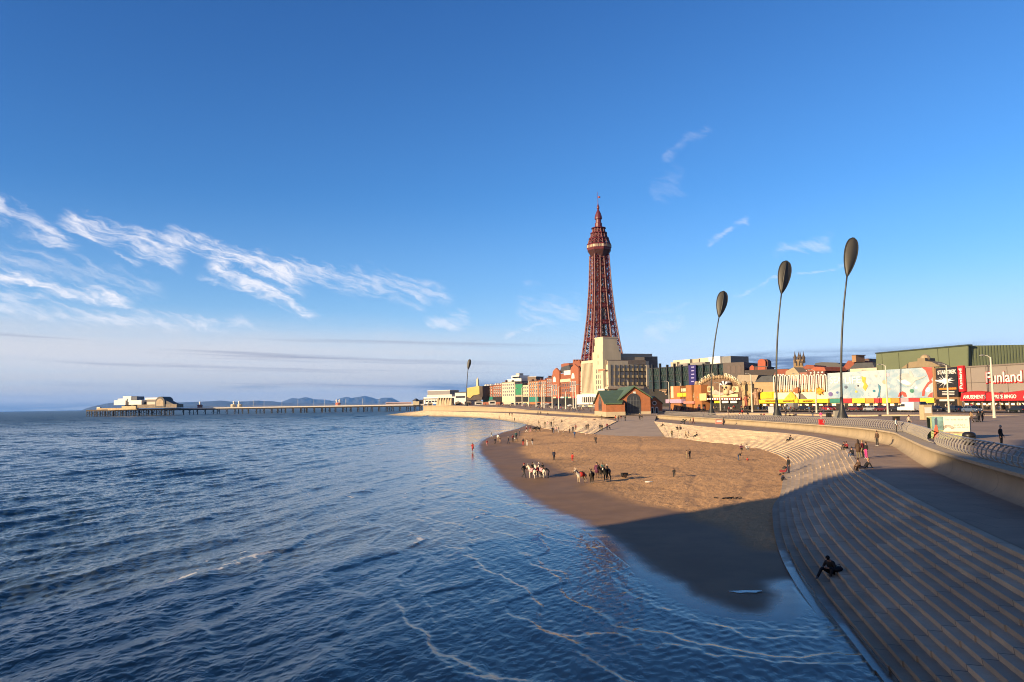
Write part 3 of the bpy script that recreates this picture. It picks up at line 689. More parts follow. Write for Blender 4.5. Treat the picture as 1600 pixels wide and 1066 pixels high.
# --- amusement arcade with grey panelled front
f = Fac('amusement_arcade', 'grey panelled amusement arcade with big red and white lettering and wavy red awning', 'arcade', 1502, 198, 1680, 168)
f.block('wall', 1502, 570, 1680, 30, greymetal)
b = MB()
for u in (1517, 1541, 1574, 1610, 1640):
    x0, x1, z0, z1 = f.rect(u, 569, u+.7, 612); b.box(x0, -.05, z0, x1, .02, z1-.6)
x0, x1, z0, z1 = f.rect(1502, 595.5, 1680, 596.3); b.box(x0, -.05, z0, x1, .02, z1)
b.build('panel_joints', M('panel_joint', (.12, .10, .09)), f.o)
f.block('parapet', 1502, 567.8, 1680, 30.3, M('parapet_trim', (.2, .17, .15)), 570.3, .25)
sgn = f.block('sign_backing', 1545, 595.5, 1597, -.1, red, 597.3, .22)
lettering(f, 'Funland', 1540.5, 579, 1598, 600, red, .2, .12, depth=.2); lettering(f, 'Funland', 1541, 579.5, 1597, 598.5, white, .42, .035, depth=.2)
bl = f.block('blade_sign', 1497, 571.5, 1505.5, -.3, red, 612, 1.0)
lettering(f, 'Funland', 1498.6, 576, 1503.5, 608, white, 1.1, .03, True)
b = MB(); xs = []
for k in range(61):
    u = 1502 + k*3; v = 614.6 - 1.6*math.sin((u-1502)/24.*math.pi*.62) - (u-1502)*.012; xs.append((f.at(u, v, 1.2), f.at(u, 626.5-(u-1502)*.006, 1.2)))
for (a, c), (a2, c2) in zip(xs[:-1], xs[1:]): b.add([(a[0], -1.2, a[1]), (a2[0], -1.2, a2[1]), (c2[0], -1.5, c2[1]), (c[0], -1.5, c[1]), (a[0], 0, a[1]+.3), (a2[0], 0, a2[1]+.3), (c2[0], 0, c2[1]), (c[0], 0, c[1])], [(0, 3, 2, 1), (4, 0, 1, 5), (3, 7, 6, 2)])
b.build('awning', red, f.o)
lettering(f, 'AMUSEMENTS', 1505, 617, 1540, 623.5, white, 1.56, .02); lettering(f, 'PRIZE BINGO', 1553, 616.5, 1588, 623, white, 1.56, .02); lettering(f, 'AMUSEMENTS', 1599, 616, 1635, 622.5, white, 1.56, .02)
f.block('shop_opening', 1504, 628, 1678, .3, dark, 643, .05); 
for u in range(1508, 1670, 9): f.block('doorway_light', u, 630, u+5, .1, shopglow, 633.0, .12)
for u in range(1506, 1676, 14): f.block('pier_column', u, 627, u+1.4, .2, greymetal, 643, .3)
# --- green shed behind
g = Fac('green_shed', 'long green corrugated metal shed behind the arcade, the highest roof on the right', 'shed', 1369, 292, 1512, 246)
gm = M('green_sheet', (.155, .185, .105), .55, .08, .1); gs = M('green_sheet_side', (.15, .18, .105), .55, .08, .1)
g.poly('long_wall', [(1369, 553), (1512, 540.5), (1512, 600), (1369, 600)], 0, .4, gm)
a0 = g.at(1512, 540.5); a1 = g.at(1369, 553)
g2 = Fac('green_shed_end', '', '', 1512, 246, 1680, 246); 
x0, z0 = g2.at(1512, 540.3); x1, z1 = g2.at(1680, 538.5)
b = MB(); n = 70
for k in range(n): b.box(x0+(x1-x0)*k/n, .0 if k % 2 else -.16, 5, x0+(x1-x0)*(k+1)/n, .4, z0)
e = b.build('end_wall', gs, g.o); e.matrix_parent_inverse = Matrix(); e.matrix_world = Matrix.Translation(g2.o.location)
R = Matrix.Rotation(-g.th, 4, 'Z'); e.matrix_basis = R @ Matrix.Translation(g2.o.location - g.o.location)
bpy.data.objects.remove(g2.o)
b = MB(); b.prism_xz([(a1[0]-.3, a1[1]), (a0[0]+.3, a0[1]), (a0[0]+.3, a0[1]+.45), (a1[0]-.3, a1[1]+.45)], -.3, 1.5); b.build('roof_edge', M('dark_green_trim', (.05, .065, .045), .5), g.o)
for u in (1378, 1404, 1465, 1482):
    (x, z) = g.at(u, 553-(u-1369)*.0875+1); b = MB(); b.box(x-.12, -.06, 0, x+.12, 0, z); b.build('seam', M('seam_green', (.07, .085, .05)), g.o)
# --- dark poster board
p = Fac('poster_building', 'narrow black poster board building with white burst of light, left of the red upright sign', 'arcade', 1461, 211, 1497, 200)
p.block('wall', 1461, 574, 1497, 20, M('brown_frontage', (.3, .17, .08), .7))
bd = p.block('poster', 1463, 574.5, 1496, -.05, M('poster_black', (.02, .02, .022), .4), 620, .3)
lettering(p, 'STAR TREK', 1465, 578, 1494, 585, white, .36, .03)
b = MB(); cx, cz = p.at(1479, 596)
for k in range(26):
    a = random.uniform(0, 6.28); r = random.choice([1.1, 1.6, 2.6]); w = .16
    b.prism_xz([(cx+w*math.sin(a), cz-w*math.cos(a)), (cx+r*1.6*math.cos(a), cz+r*.7*math.sin(a)), (cx-w*math.sin(a), cz+w*math.cos(a))], -.40-.001*k, -.32)
disc(b, cx, cz, .85, -.46, -.3); x0, z0 = p.at(1464, 593); x1, z1 = p.at(1495, 597)
b.prism_xz([(x0, z0-.1), (cx, cz+.25), (x1, z1+.5), (cx, cz-.25), (x0, z0-.5)], -.44, -.3); b.build('light_burst', M('poster_white', (.85, .86, .9), .5, .05), p.o)
for v0, v1, m in ((606, 609, orange), (611.5, 612.6, white), (614, 615, white), (616.3, 617.2, white)): p.block('poster_line', 1467 if m is orange else 1472, v0, 1494 if m is orange else 1491, -.28, m, v1, .36)
p.block('shop_opening', 1463, 624, 1496, .3, dark, 643, .04); p.block('shop_sign', 1468, 624, 1490, -.1, white, 627, .35)
# --- aquarium mural
q = Fac('aquarium_building', 'long low aquarium front covered by a pale blue underwater mural with shark and red tentacles', 'aquarium', 1292, 240, 1461, 211)
q.block('wall', 1292, 584, 1461, 25, cream)
x0, z0 = q.at(1293, 583.5, .3); x1, z1 = q.at(1458, 573.5, .3); xb0, zb0 = q.at(1293, 622.5, .3); xb1, zb1 = q.at(1458, 621.5, .3)
def mural_mat():
    m = bpy.data.materials.new('mural'); m.use_nodes = True; T = NT(m.node_tree); bs = m.node_tree.nodes['Principled BSDF']
    tc = T.n('ShaderNodeTexCoord').outputs['Object']; s_ = T.n('ShaderNodeSeparateXYZ'); T.l(tc, s_.inputs[0])
    n1 = T.noise(tc, .25, 5, .6, .6); n2 = T.noise(tc, 1.1, 4, .6, 1.2); n3 = T.noise(tc, .55, 4, .6, .4)
    c = T.mix(T.smooth(n1, .35, .65), (.13, .21, .28), (.29, .32, .34)); c = T.mix(T.smooth(n2, .58, .70, 0, .6), c, (.05, .14, .24))
    right = T.smooth(s_.outputs[0], 28., 40.); c = T.mix(T.math('MULTIPLY', right, .7), c, T_rgb(T, n3))
    c = T.mix(T.smooth(n3, .64, .72, 0, .5), c, (.3, .2, .1)); T.l(c, bs.inputs['Base Color']); bs.inputs['Roughness'].default_value = .5
    return m
def T_rgb(T, n): return T.mix(T.smooth(n, .35, .65), (.04, .13, .16), (.15, .23, .27))
mu = MB(); mu.prism_xz([(x0, z0), (x1, z1), (xb1, zb1), (xb0, zb0)], -.3, 0); mu = mu.build('mural', mural_mat(), q.o)
lettering(q, 'SEA', 1297, 588, 1316, 600, white, .36, .06); lettering(q, 'LIFE', 1320, 588, 1345, 600, white, .36, .06)
def shape(nm, uv, mat, y=-.42): return q.poly(nm, uv, y, -.31, mat)
sharkm = M('shark_grey', (.42, .45, .45), .5, .2, .5); sharkw = M('shark_belly', (.80, .80, .76), .5, .05)
shape('painted_shark', [(1400, 591), (1404, 586), (1410, 583.5), (1418, 583.5), (1421, 586), (1420, 579), (1423, 580), (1428, 589), (1434, 590), (1448, 587), (1441, 591.5), (1430, 595), (1426, 600), (1422, 604), (1417, 604), (1412, 602), (1406, 597)], sharkm)
shape('shark_belly', [(1401.5, 592), (1407, 595), (1414, 593), (1420, 597), (1424, 600), (1418, 602), (1411, 600), (1405, 596.5)], sharkw, -.47)
for uv in ([(1440, 574.3), (1456, 574), (1457, 588), (1453, 597), (1450, 588), (1446, 579)], [(1444, 606), (1449, 598), (1455, 594), (1457, 597), (1451, 601), (1446, 609), (1444, 619), (1440.5, 619), (1441, 611)], [(1403, 620), (1405, 614), (1410, 611.5), (1415, 614), (1417, 620), (1412, 620), (1410, 616), (1407, 620)], [(1449, 620), (1453, 615), (1457, 613), (1457, 621)]): shape('painted_tentacle', uv, M('tentacle_red', (.58, .07, .05), .5, .2, 1.5))
for u, v, r, m in ((1450, 609, 4.5, M('diver_blue', (.35, .55, .78))), (1298, 616, 4.2, M('fish_purple', (.16, .12, .32))), (1308.5, 613.5, 2.2, M('fish_navy', (.10, .16, .36))), (1322, 605, 3, M('fish_navy2', (.1, .13, .2))), (1387, 585.5, 3.2, M('jelly_pink', (.62, .45, .55))), (1366, 611, 2.4, M('fish_teal', (.03, .22, .33))), (1382, 597, 3.4, M('coral_pink', (.75, .38, .26))), (1341, 603, 1.6, M('fish_dark', (.05, .05, .08))), (1338, 612, 2.2, M('anemone', (.65, .45, .12))), (1425, 611, 3.5, M('kelp', (.06, .22, .16))), (1432, 606, 2.6, M('bubble', (.6, .75, .76)))):
    x, z = q.at(u, v, .3); rr = r*.17; b = MB(); disc(b, x, z, rr, -.4, -.31, 16, 1.1, .95); disc(b, x, z, rr*.5, -.44, -.4, 12); fo = b.build('painted_fish', m, q.o)
shape('painted_seahorse', [(1346, 588), (1353, 590), (1352, 597), (1356, 603), (1352, 611), (1348, 606), (1350, 600), (1347, 596)], M('seahorse', (.70, .42, .05), .5, .4, 2.))
shape('painted_kelp', [(1372, 600), (1376, 604), (1375, 620), (1371, 620), (1373, 611)], M('kelp_blue', (.06, .2, .3)))
cols_ = [teal, red, yellow, orange, red, yellow, orange, M('pink_sign', (.75, .3, .35)), red, yellow]
us_ = [1295, 1316, 1331, 1352, 1366, 1378, 1392, 1406, 1420, 1437, 1460]
for k in range(10): q.block('shop_sign', us_[k]+.4, 623.0-(k*.12), us_[k+1]-.4, -.05, cols_[k], 629.5, .6+.08*(k % 3))
q.block('shop_opening', 1294, 630, 1460, .3, dark, 645, .04)
for u in range(1300, 1455, 13): q.block('doorway_light', u, 631, u+6, .1, shopglow, 634, .1)
q.block('wall_edge', 1457.5, 573.5, 1461, .0, M('brown_frontage', (.3, .17, .08)), 622, .33)
# beacon dome on the roof
dm = MB(); x, z = q.at(1429, 562); x2, z2 = q.at(1429, 574); dm.prism_xz([(x-6, z2), (x-3.4, z2+1.6), (x-1, z2+1.8), (x-.9, z2+2.6), (x+1.2, z2+2.6), (x+1.3, z2+1.7), (x+3, z2+1.4), (x+5.6, z2)], 3, 8); dm.build('roof_turret', M('turret_brown', (.26, .20, .12)), q.o)
b = MB(); b.ball((x+.2, 5, z2+2.6), (1.3, 1.3, 1.1)); b.build('turret_dome', M('dome_gold', (.4, .3, .18), .5), q.o)
# --- yellow amusement front with white hoops
h = Fac('hooped_arcade', 'amusement arcade with a row of tall white hoops over yellow signs', 'arcade', 1186, 268, 1293, 240)
h.block('wall', 1186, 602, 1293, 22, M('tan_wall', (.42, .30, .16), .7))
hoopm = M('hoop_white', (.80, .76, .66), .5, .05)
for k in range(15):
    u = 1210.5 + k*5.62; x, zt = h.at(u, 587.2-k*.12-(.9 if k in (7, 8, 12) else 0), .5); xb, zb_ = h.at(u, 612, .5); r = .46
    pts = [(x-r, -.6, zb_), (x-r, -.6, zt-r)] + [(x+r*math.cos(a), -.6, zt-r+r*math.sin(a)) for a in [math.pi*(1-j/8) for j in range(1, 8)]] + [(x+r, -.6, zt-r), (x+r, -.6, zb_)]
    b = MB(); b.tube(pts, .16, 8); b.build('hoop', hoopm, h.o)
h.block('white_panel', 1209, 613, 1292, -.02, M('cream_panel', (.72, .66, .50)), 624, .12)
lm = M('lamp_orange', (.8, .28, .04), .4)
for k in range(12):
    u = 1215+k*6.6; x, z = h.at(u, 610.5, .5); b = MB(); disc(b, x, z, .42, -.75, -.5, 8); b.build('sign_lamp', lm, h.o)
h.block('yellow_sign', 1188, 612.5, 1209, 0, yellow, 623, .25); h.block('orange_sign', 1196, 613, 1207, -.3, M('amber_panel', (.85, .45, .02)), 622.5, .4)
h.block('yellow_awning', 1185, 624, 1294, 0, yellow, 630, 1.2)
lettering(h, 'CORAL ISLAND', 1196, 625.3, 1211, 628.6, M('sign_brown', (.25, .12, .02)), 1.28, .01)
for u in (1231, 1262): lettering(h, 'AMUSEMENTS', u-8, 625.5, u+9, 628.6, M('sign_brown', (.25, .12, .02)), 1.28, .01)
h.poly('pyramid', [(1225, 624), (1236, 611.5), (1247, 624)], -.5, -.13, M('pyramid_gold', (.72, .46, .06), .6, .3, 2.)); h.poly('dark_pyramid', [(1246, 624), (1252, 615), (1261, 624)], -.4, -.13, M('pyramid_grey', (.16, .14, .13)))
h.poly('sun_emblem', [(1280, 604.5), (1281.5, 608), (1285, 606), (1283, 609.5), (1287, 611), (1283, 613), (1285, 616.5), (1281, 614.5), (1279.5, 618), (1278, 614.5), (1274, 616), (1276, 612.5), (1272.5, 611), (1276.5, 609.5), (1275, 606), (1278.5, 608)], -1.0, -.7, M('emblem_gold', (.8, .35, .03), .5, .4, 2.))
h.poly('mask_emblem', [(1241, 607), (1246, 605), (1250, 608), (1249, 613), (1245, 615), (1241, 613)], -1.0, -.7, M('emblem_brown', (.35, .13, .06), .5, .4, 2.))
h.block('shop_opening', 1188, 630.5, 1292, .3, dark, 646, .04)
for u in range(1192, 1286, 11): h.block('doorway_light', u, 631.5, u+5, .1, shopglow, 634, .1)
# --- arched entrance with the pirate skull
c = Fac('arched_entrance', 'arched amusement entrance with block letters over a giant skull in striped scarf', 'entrance', 1082, 297, 1188, 268)
tan = M('tan_plaster', (.46, .34, .17), .7, .35, 1.2); brownp = M('brown_plaster', (.17, .10, .06), .7, .45, 1.)
c.block('back_wall', 1084, 612, 1188, 18, tan)
arc = [(1125+41*math.cos(a), 620-33.5*math.sin(a)) for a in [math.pi*k/28 for k in range(29)]]; inn = [(1125+31*math.cos(a), 620-24.5*math.sin(a)) for a in [math.pi*(1-k/28) for k in range(29)]]
c.poly('arch_panel', arc, -.6, 0, brownp)
for k in range(28): # rope-and-rock rim
    pass
b = MB()
for k in range(29):
    a = math.pi*k/28; x, z = c.at(1125+39*math.cos(a), 620-31*math.sin(a), .6); b.ball((x, -.8, z), random.uniform(.5, .85), 7, 5)
b.build('arch_rim', M('rim_rock', (.40, .28, .16), .8, .5, 1.5), c.o)
bl_ = M('block_letter', (.74, .66, .46), .6, .06); lt = M('letter_dark', (.12, .06, .03))
def arcword(word, a0, a1):
    for i, ch in enumerate(word):
        a = math.radians(a0 + (a1-a0)*i/(len(word)-1)); u, v = 1124.5+38.5*math.cos(a), 619-34.5*math.sin(a); x, z = c.at(u, v, .9)
        b = MB(); r = .82; b.prism_xz([(x+r*(math.cos(a-1.57+d_)), z+r*(math.sin(a-1.57+d_))) for d_ in (.785, 2.356, 3.927, 5.498)], -1.3, -.9); o = b.build('letter_block', bl_, c.o)
        me = text_mesh(ch, 1.35, .1, None, .02); me.materials.append(lt); R_m = Matrix.Rotation(-(a-1.5708), 4, 'Y'); me.transform(R_m); q_ = link('letter', me, o); q_.location = (x, -1.36, z)
arcword('CORAL', 143, 106); arcword('ISLAND', 74, 36)
sk = MB(); x, z = c.at(1138-1, 604, 1.); r = 2.1
bone = M('skull_bone', (.60, .46, .27), .7, .25, 1.)
b = MB(); b.ball((x, -1.5, z), (r, 1.3, r*.95), 16, 10); b.ball((x, -1.9, z-r*.95), (r*.62, .9, r*.55), 12, 8); skull = b.build('skull', bone, c.o, True)
for s_ in (-1, 1):
    b = MB(); b.ball((x+s_*r*.38, -2.6, z-r*.18), (r*.24, .35, r*.22), 10, 6); b.build('eye_socket', dark, skull)
b = MB(); b.prism_xz([(x-.25, z-r*.62), (x+.25, z-r*.62), (x, z-r*.3)], -2.85, -2.5); b.build('nose_hole', dark, skull)
for k in range(6):
    b = MB(); a0_, a1_ = math.pi*(.02+.96*k/6), math.pi*(.02+.96*(k+1)/6)
    pts = [(x+r*1.02*math.cos(a), z+r*.25+r*.74*math.sin(a)) for a in (a0_, (a0_+a1_)/2, a1_)] + [(x+r*.2*math.cos(a1_), z+r*.2), (x+r*.2*math.cos(a0_), z+r*.2)]
    b.prism_xz(pts, -2.9+.004*k, -1.2); b.build('scarf_stripe', white if k % 2 else M('scarf_black', (.03, .02, .03)), skull)
for s_, u in ((-1, 1110), (1, 1149)):
    c.block('panel', u-8, 604, u+5, -.5, M('pale_panel', (.60, .52, .30), .6, .25, 1.5), 613, .9)
    b = MB(); x2, z2 = c.at(u-2, 608, 1.); disc(b, x2, z2, .7, -1.1, -.85, 10); b.build('medallion', M('medallion', (.35, .22, .10)), c.o)
c.poly('banner', [(1110, 613), (1118, 609), (1125, 613.5), (1132, 613.5), (1140, 609), (1147, 613), (1140, 616), (1125, 617.5), (1113, 616)], -1.6, -.8, M('banner_pink', (.62, .42, .36), .6, .3, 2.))
c.block('name_panel', 1108, 616, 1153, -.5, M('name_panel', (.68, .55, .30), .6, .15), 621, 1.1); c.block('lamp_strip', 1104, 621.5, 1158, -.5, M('maroon', (.16, .03, .03)), 625.5, 1.1)
for k in range(14):
    x2, z2 = c.at(1106+k*3.8, 623.5, 1.2); b = MB(); b.ball((x2, -1.25, z2), .26, 6, 4); b.build('bulb', glow('bulb_glow', (1., .75, .4), 2.), c.o)
for u in (1116, 1128, 1141): c.block('door_sign', u, 626.5, u+10, -.5, white if u > 1120 else yellow, 630, .9)
c.block('entrance_opening', 1100, 626, 1160, .2, dark, 646, .05)
for u in (1086, 1160, 1170):
    c.block('pillar', u, 600, u+4.5, .3, tan, 645, 1.2); x2, z2 = c.at(u+2.2, 599, 1.); b = MB(); b.ball((x2, -.8, z2), .9, 8, 6); b.build('pillar_ball', M('rim_rock', (.4, .28, .16)), c.o)
def statue(u, v0, v1, cm):
    xb, zb_ = c.at(u, v1, 2.); xt, zt = c.at(u, v0, 2.); hh = zt-zb_; x = xb; o = None
    b = MB(); b.tube([(x-.13*hh*.8, -2, zb_), (x-.1*hh*.6, -2, zb_+hh*.45)], [hh*.06, hh*.08]); b.tube([(x+.13*hh*.8, -2, zb_), (x+.1*hh*.6, -2, zb_+hh*.45)], [hh*.06, hh*.08])
    b.tube([(x, -2, zb_+hh*.4), (x, -2.1, zb_+hh*.6), (x, -2, zb_+hh*.76), (x, -2, zb_+hh*.82)], [hh*.14, hh*.13, hh*.15, hh*.05]); b.tube([(x-.14*hh, -2, zb_+hh*.74), (x-.26*hh, -2.2, zb_+hh*.6), (x-.2*hh, -2.5, zb_+hh*.5)], hh*.04); b.tube([(x+.14*hh, -2, zb_+hh*.74), (x+.28*hh, -2.1, zb_+hh*.82), (x+.33*hh, -2.2, zb_+hh*.96)], hh*.04)
    b.ball((x, -2, zb_+hh*.88), hh*.075); o = b.build('pirate_statue', cm, c.o)
    b = MB(); b.ball((x, -2, zb_+hh*.945), (hh*.17, hh*.12, hh*.05), 10, 5); b.build('hat', M('hat_brown', (.09, .05, .03)), o)
    c.block('statue_plinth', u-4, v1, u+4, -1, dark, 645, 3)
statue(1182, 606, 633, M('statue_tan', (.42, .25, .16), .7, .5, 2.)); statue(1166, 617, 634, M('statue_red', (.32, .08, .05), .7, .5, 2.)); statue(1095, 612, 632, M('statue_grey', (.40, .32, .28), .7, .5, 2.))
# --- low brown block left of the arch
k_ = Fac('brown_arcade', 'low orange-brown brick arcade with three square piers and pale shopfront, left of the arch', 'arcade', 1047, 318, 1083, 297)
k_.block('wall', 1047, 612, 1084, 16, M('brown_brick', (.22, .10, .05), .8, .2)); obr = M('orange_brick', (.42, .17, .055), .8, .15)
for u0, u1, v in ((1048, 1063, 603.5), (1072, 1081, 602), (1085, 1096, 601.5)): k_.block('brick_pier', u0, v, u1, 3, obr, 643, .8)
k_.block('pale_pier', 1048.5, 603.8, 1052, -.75, M('pale_sign', (.68, .58, .40)), 622, 1.); k_.block('shop_sign', 1058, 614, 1072, -.5, yellow, 620, .9); k_.block('shop_sign', 1093, 615, 1103, -.5, M('pale_yellow', (.75, .62, .25)), 626, .9)
k_.block('shop_sign', 1064, 607, 1073, -.5, M('pale_sign', (.68, .58, .40)), 612, .7); k_.block('mauve_awning', 1040, 624, 1066, 0, M('mauve', (.5, .34, .5)), 630, 1.4); k_.block('red_awning', 1068, 627, 1084, 0, M('pale_red', (.6, .25, .2)), 631, 1.4)
k_.block('shop_opening', 1048, 631, 1083, .2, dark, 645, .05)
# ------------------------------------------------------------------ further buildings behind and beyond
BRK = 'terraced buildings along the far promenade'
def simple_building(name, label, cat, uL, YL, uR, YR, vt, depth, mat, win=None, roof=None, base=None, group=None, vbot=626):
    f = Fac(name, label, cat, uL, YL, uR, YR, group=group)
    f.block('wall', uL, vt, uR, depth, mat)
    if roof: f.block('roof', uL-.15, vt-.9, uR+.15, depth+.2, roof, vt, .25)
    if win: f.wins(uL+.5, vt+1.2, uR-.5, vbot-4, win[0], win[1], glass, .46, .58, .05, white if len(win) < 3 else win[2])
    if base: f.block('shopfront', uL+.3, vbot-4, uR-.3, .2, base, vbot+4, .4)
    return f
row = [('red_terrace', 'red brick terrace with small white dormers, leftmost of the far seafront row', 754.5, 735, 770, 715, 603.5, brick, (5, 3), slate, teal),
       ('red_terrace', 'red brick terrace with dark roof beside the cream hotel on the far seafront', 770.2, 715, 784, 700, 602, M('red_brick_b', (.26, .09, .05), .85, .2), (4, 3), rtile, dark),
       ('cream_hotel', 'cream rendered hotel between red terrace and green netted front', 784.2, 700, 804.5, 680, 597.5, M('pale_cream', (.58, .50, .38), .7, .12), (6, 4), slate, cream),
       ('netted_building', 'narrow building with its front hung in bright green netting', 805, 680, 816.5, 668, 600.5, M('beige_wall', (.42, .35, .25)), None, slate, dark),
       ('yellow_shop', 'pale yellow shop building with long cream fascia right of the green netting', 816.8, 668, 826.5, 655, 602, M('pale_yellow_wall', (.60, .50, .28)), (3, 3), None, dark),
       ('orange_terrace', 'orange brick hotel front with rows of sash windows, mid seafront', 826.8, 655, 841, 640, 596, M('orange_brick_b', (.40, .17, .07), .85, .2), (4, 4), slate, teal),
       ('orange_terrace', 'orange brick building with tall chimneys just left of the big red brick block', 841.2, 640, 854, 628, 594.5, M('orange_brick_c', (.34, .13, .06), .85, .2), (4, 4), rtile, dark),
       ('dark_red_terrace', 'dark red brick corner building touching the big red brick block', 854.2, 628, 863, 618, 590.5, M('dark_red_brick', (.24, .075, .045), .85, .2), (3, 4), slate, dark)]
for nm, lb, a, ya, b_, yb, vt, m, w, r, base in row:
    f = simple_building(nm, lb, 'building', a, ya, b_, yb, vt, 18, m, w, r, base, BRK, 624)
    for k in range(2):
        u = a+(b_-a)*(.25+.5*k); f.block('chimney', u, vt-3.2, u+1.1, 6, brickd, vt+1, -4)
    if nm == 'netted_building': f.block('netting', 805.3, 600.5, 816.2, -.1, M('green_netting', (.03, .23, .12), .8, .2), 617, .4)
    if nm == 'yellow_shop': f.block('fascia', 816.8, 602, 826.5, -.1, M('fascia_cream', (.68, .6, .42)), 604, .4)
    if nm == 'red_terrace':
        for k in range(3): u = a+2+k*4.2; f.poly('dormer', [(u, vt), (u+1.6, vt-3), (u+3.2, vt)], .3, 3, white)
w = Fac('white_block', 'white stepped hotel block standing above the seafront roofs', 'building', 793, 790, 815, 770, group=BRK)
w.block('wall', 793, 592, 815, 20, white); w.block('upper_storey', 799, 587, 811, 15, white, 592, -2); w.block('lift_housing', 806, 583.5, 811.5, 9, M('pale_grey', (.5, .48, .45)), 587, -4); w.wins(800, 588, 811, 591.5, 6, 1, glass, .6, .6, -1.9)
w = Fac('brown_block', 'brown flat-roofed block behind the orange brick hotel', 'building', 825, 760, 838, 755, group=BRK); w.block('wall', 825, 589, 838, 15, M('brown_wall', (.2, .14, .1))); w.block('parapet', 824.8, 588.4, 838.2, 15.2, M('pale_grey', (.5, .48, .45)), 589.2, .2)
w = Fac('gold_building', 'gold clad wedge-shaped building tilted over the far promenade', 'building', 728, 742, 749, 720, group=BRK)
gold = M('gold_cladding', (.66, .52, .17), .4, .1, .2, metal=.3)
w.poly('cladding', [(728.5, 606.5), (748.8, 603), (749.2, 616), (739, 618), (734.5, 622.5), (729.5, 620)], 0, .6, gold); w.block('wall', 729, 612, 753, 16, M('dark_clad', (.08, .06, .05)), 625, -.7); w.block('side_wall', 749.2, 603.5, 754, 12, M('dark_clad', (.08, .06, .05)), 620, -.7)
w = Fac('white_pavilion', 'low white pavilion with dark flat roof left of the gold building', 'building', 711, 760, 728, 748, group=BRK); w.block('wall', 711, 614, 728, 12, M('pinkish_white', (.66, .60, .56))); w.block('roof', 710.7, 612.6, 728.2, 12.3, slate, 614, .3); w.block('window_strip', 712, 619, 727, -.02, glass, 622, .06)
w = Fac('pier_theatre', 'pale stepped theatre with grey box roof at the root of the far pier', 'theatre', 662, 800, 713, 765)
w.block('wall', 662, 620.5, 713, 20, white, 631); w.block('upper_wall', 667, 617, 706, 16, M('pale_render', (.62, .58, .52)), 621, -1); w.block('roof', 668, 610.5, 703, 14, M('grey_fly_roof', (.24, .23, .24), .7, .1), 617.2, -2); w.block('parapet', 667.6, 610, 703.4, 14.3, white, 610.8, -1.7)
w.block('canopy', 661, 622.4, 706, 0, M('canopy_grey', (.12, .12, .13)), 624.2, .4); w.block('window_strip', 664, 626, 700, 0, glass, 628.5, .1)  # plain dark grey canopy strip above the columns
for k in range(9): w.block('column', 664+k*5, 624, 664.6+k*5, 0, white, 631, .5)
# ribbed shelter
sh = Fac('ribbed_shelter', 'tan ribbed curved shelter on the far headland wall', 'shelter', 680, 715, 704, 700)
for k in range(6):
    u = 680+k*4; sh.poly('rib_panel', [(u+1.2, 634), (u+2.4, 626), (u+4.6, 621.5), (u+5.4, 621.5), (u+5.2, 634)], -.5+k*.1, 3+k*.1, M('shelter_tan', (.50, .40, .26), .7, .2) if k % 2 else M('shelter_tan_b', (.42, .33, .21), .7, .2))
ob = empty('obelisk', D(746.6, 622, 760).xy.to_3d()+Vector((0, 0, 7)), .3, 'pale stone war memorial obelisk rising behind the gold building', 'obelisk')
zt = D(746.6, 589.5, 760).z-7; b = MB(); b.lathe([(2.1, 6), (1.25, zt-2.5), (.0, zt)], 4); b.build('shaft', stone, ob); b = MB(); b.box(-2.6, -2.6, 0, 2.6, 2.6, 6); b.build('plinth', stone, ob)
# --- red brick block under the tower
t = Fac('brick_block', 'large ornate red brick block with gables at the foot of the iron tower', 'building', 863, 606, 912, 545)
t.block('wall', 863, 583, 911.5, 40, brick); b2 = M('bright_brick', (.36, .12, .06), .85, .2, .8)
for u0, u1, vt in ((863.3, 874, 578.5), (891.5, 904, 573)):
    t.poly('gable_bay', [(u0, 640), (u0, vt+4), (u0+1, vt+1), ((u0+u1)/2, vt-3.5), (u1-1, vt+1), (u1, vt+4), (u1, 640)], -1.2, 0, b2)
    t.wins((u0+u1)/2-2.6, vt+9.5, (u0+u1)/2+2.6, vt+19, 1, 1, white, .9, .9, 1.3, None, 'arched_window', True); t.wins(u0+1, vt+22, u1-1, vt+40, 3, 2, glass, .5, .7, 1.25, white)
t.poly('mansard_roof', [(874, 583), (877, 574), (889, 570.5), (893, 582)], 1, 12, slate); t.poly('attic', [(877, 574), (876.5, 569.5), (881, 568), (888, 567.5), (890, 571)], 3, 12, brick)
t.block('turret', 895, 564.5, 906, 14, brick, 576, -3); t.block('turret', 905, 568, 911, 12, brick, 578, -2)
for u in (895.5, 899, 903.5, 908): t.block('chimney', u, 562, u+1.4, 8, brick, 566, -5)
t.block('sign_panel', 881, 579, 891.3, -.02, white, 586, .4); t.block('fascia', 874, 592.5, 891.3, -.02, M('fascia_cream', (.68, .6, .42)), 597, .5)
t.wins(874.5, 598, 891, 622, 6, 3, glass, .5, .62, .06, M('brick_trim', (.45, .25, .16))); t.wins(904.2, 580, 911, 620, 2, 5, glass, .5, .6, .06, white)
t.block('shopfront', 864, 622, 911, 0, dark, 634, 1.5); 
for k in range(8): t.block('shop_sign', 864+k*5.9, 620, 868.8+k*5.9, -1.5, [cream, red, white, teal][k % 4], 622.3, 1.8)
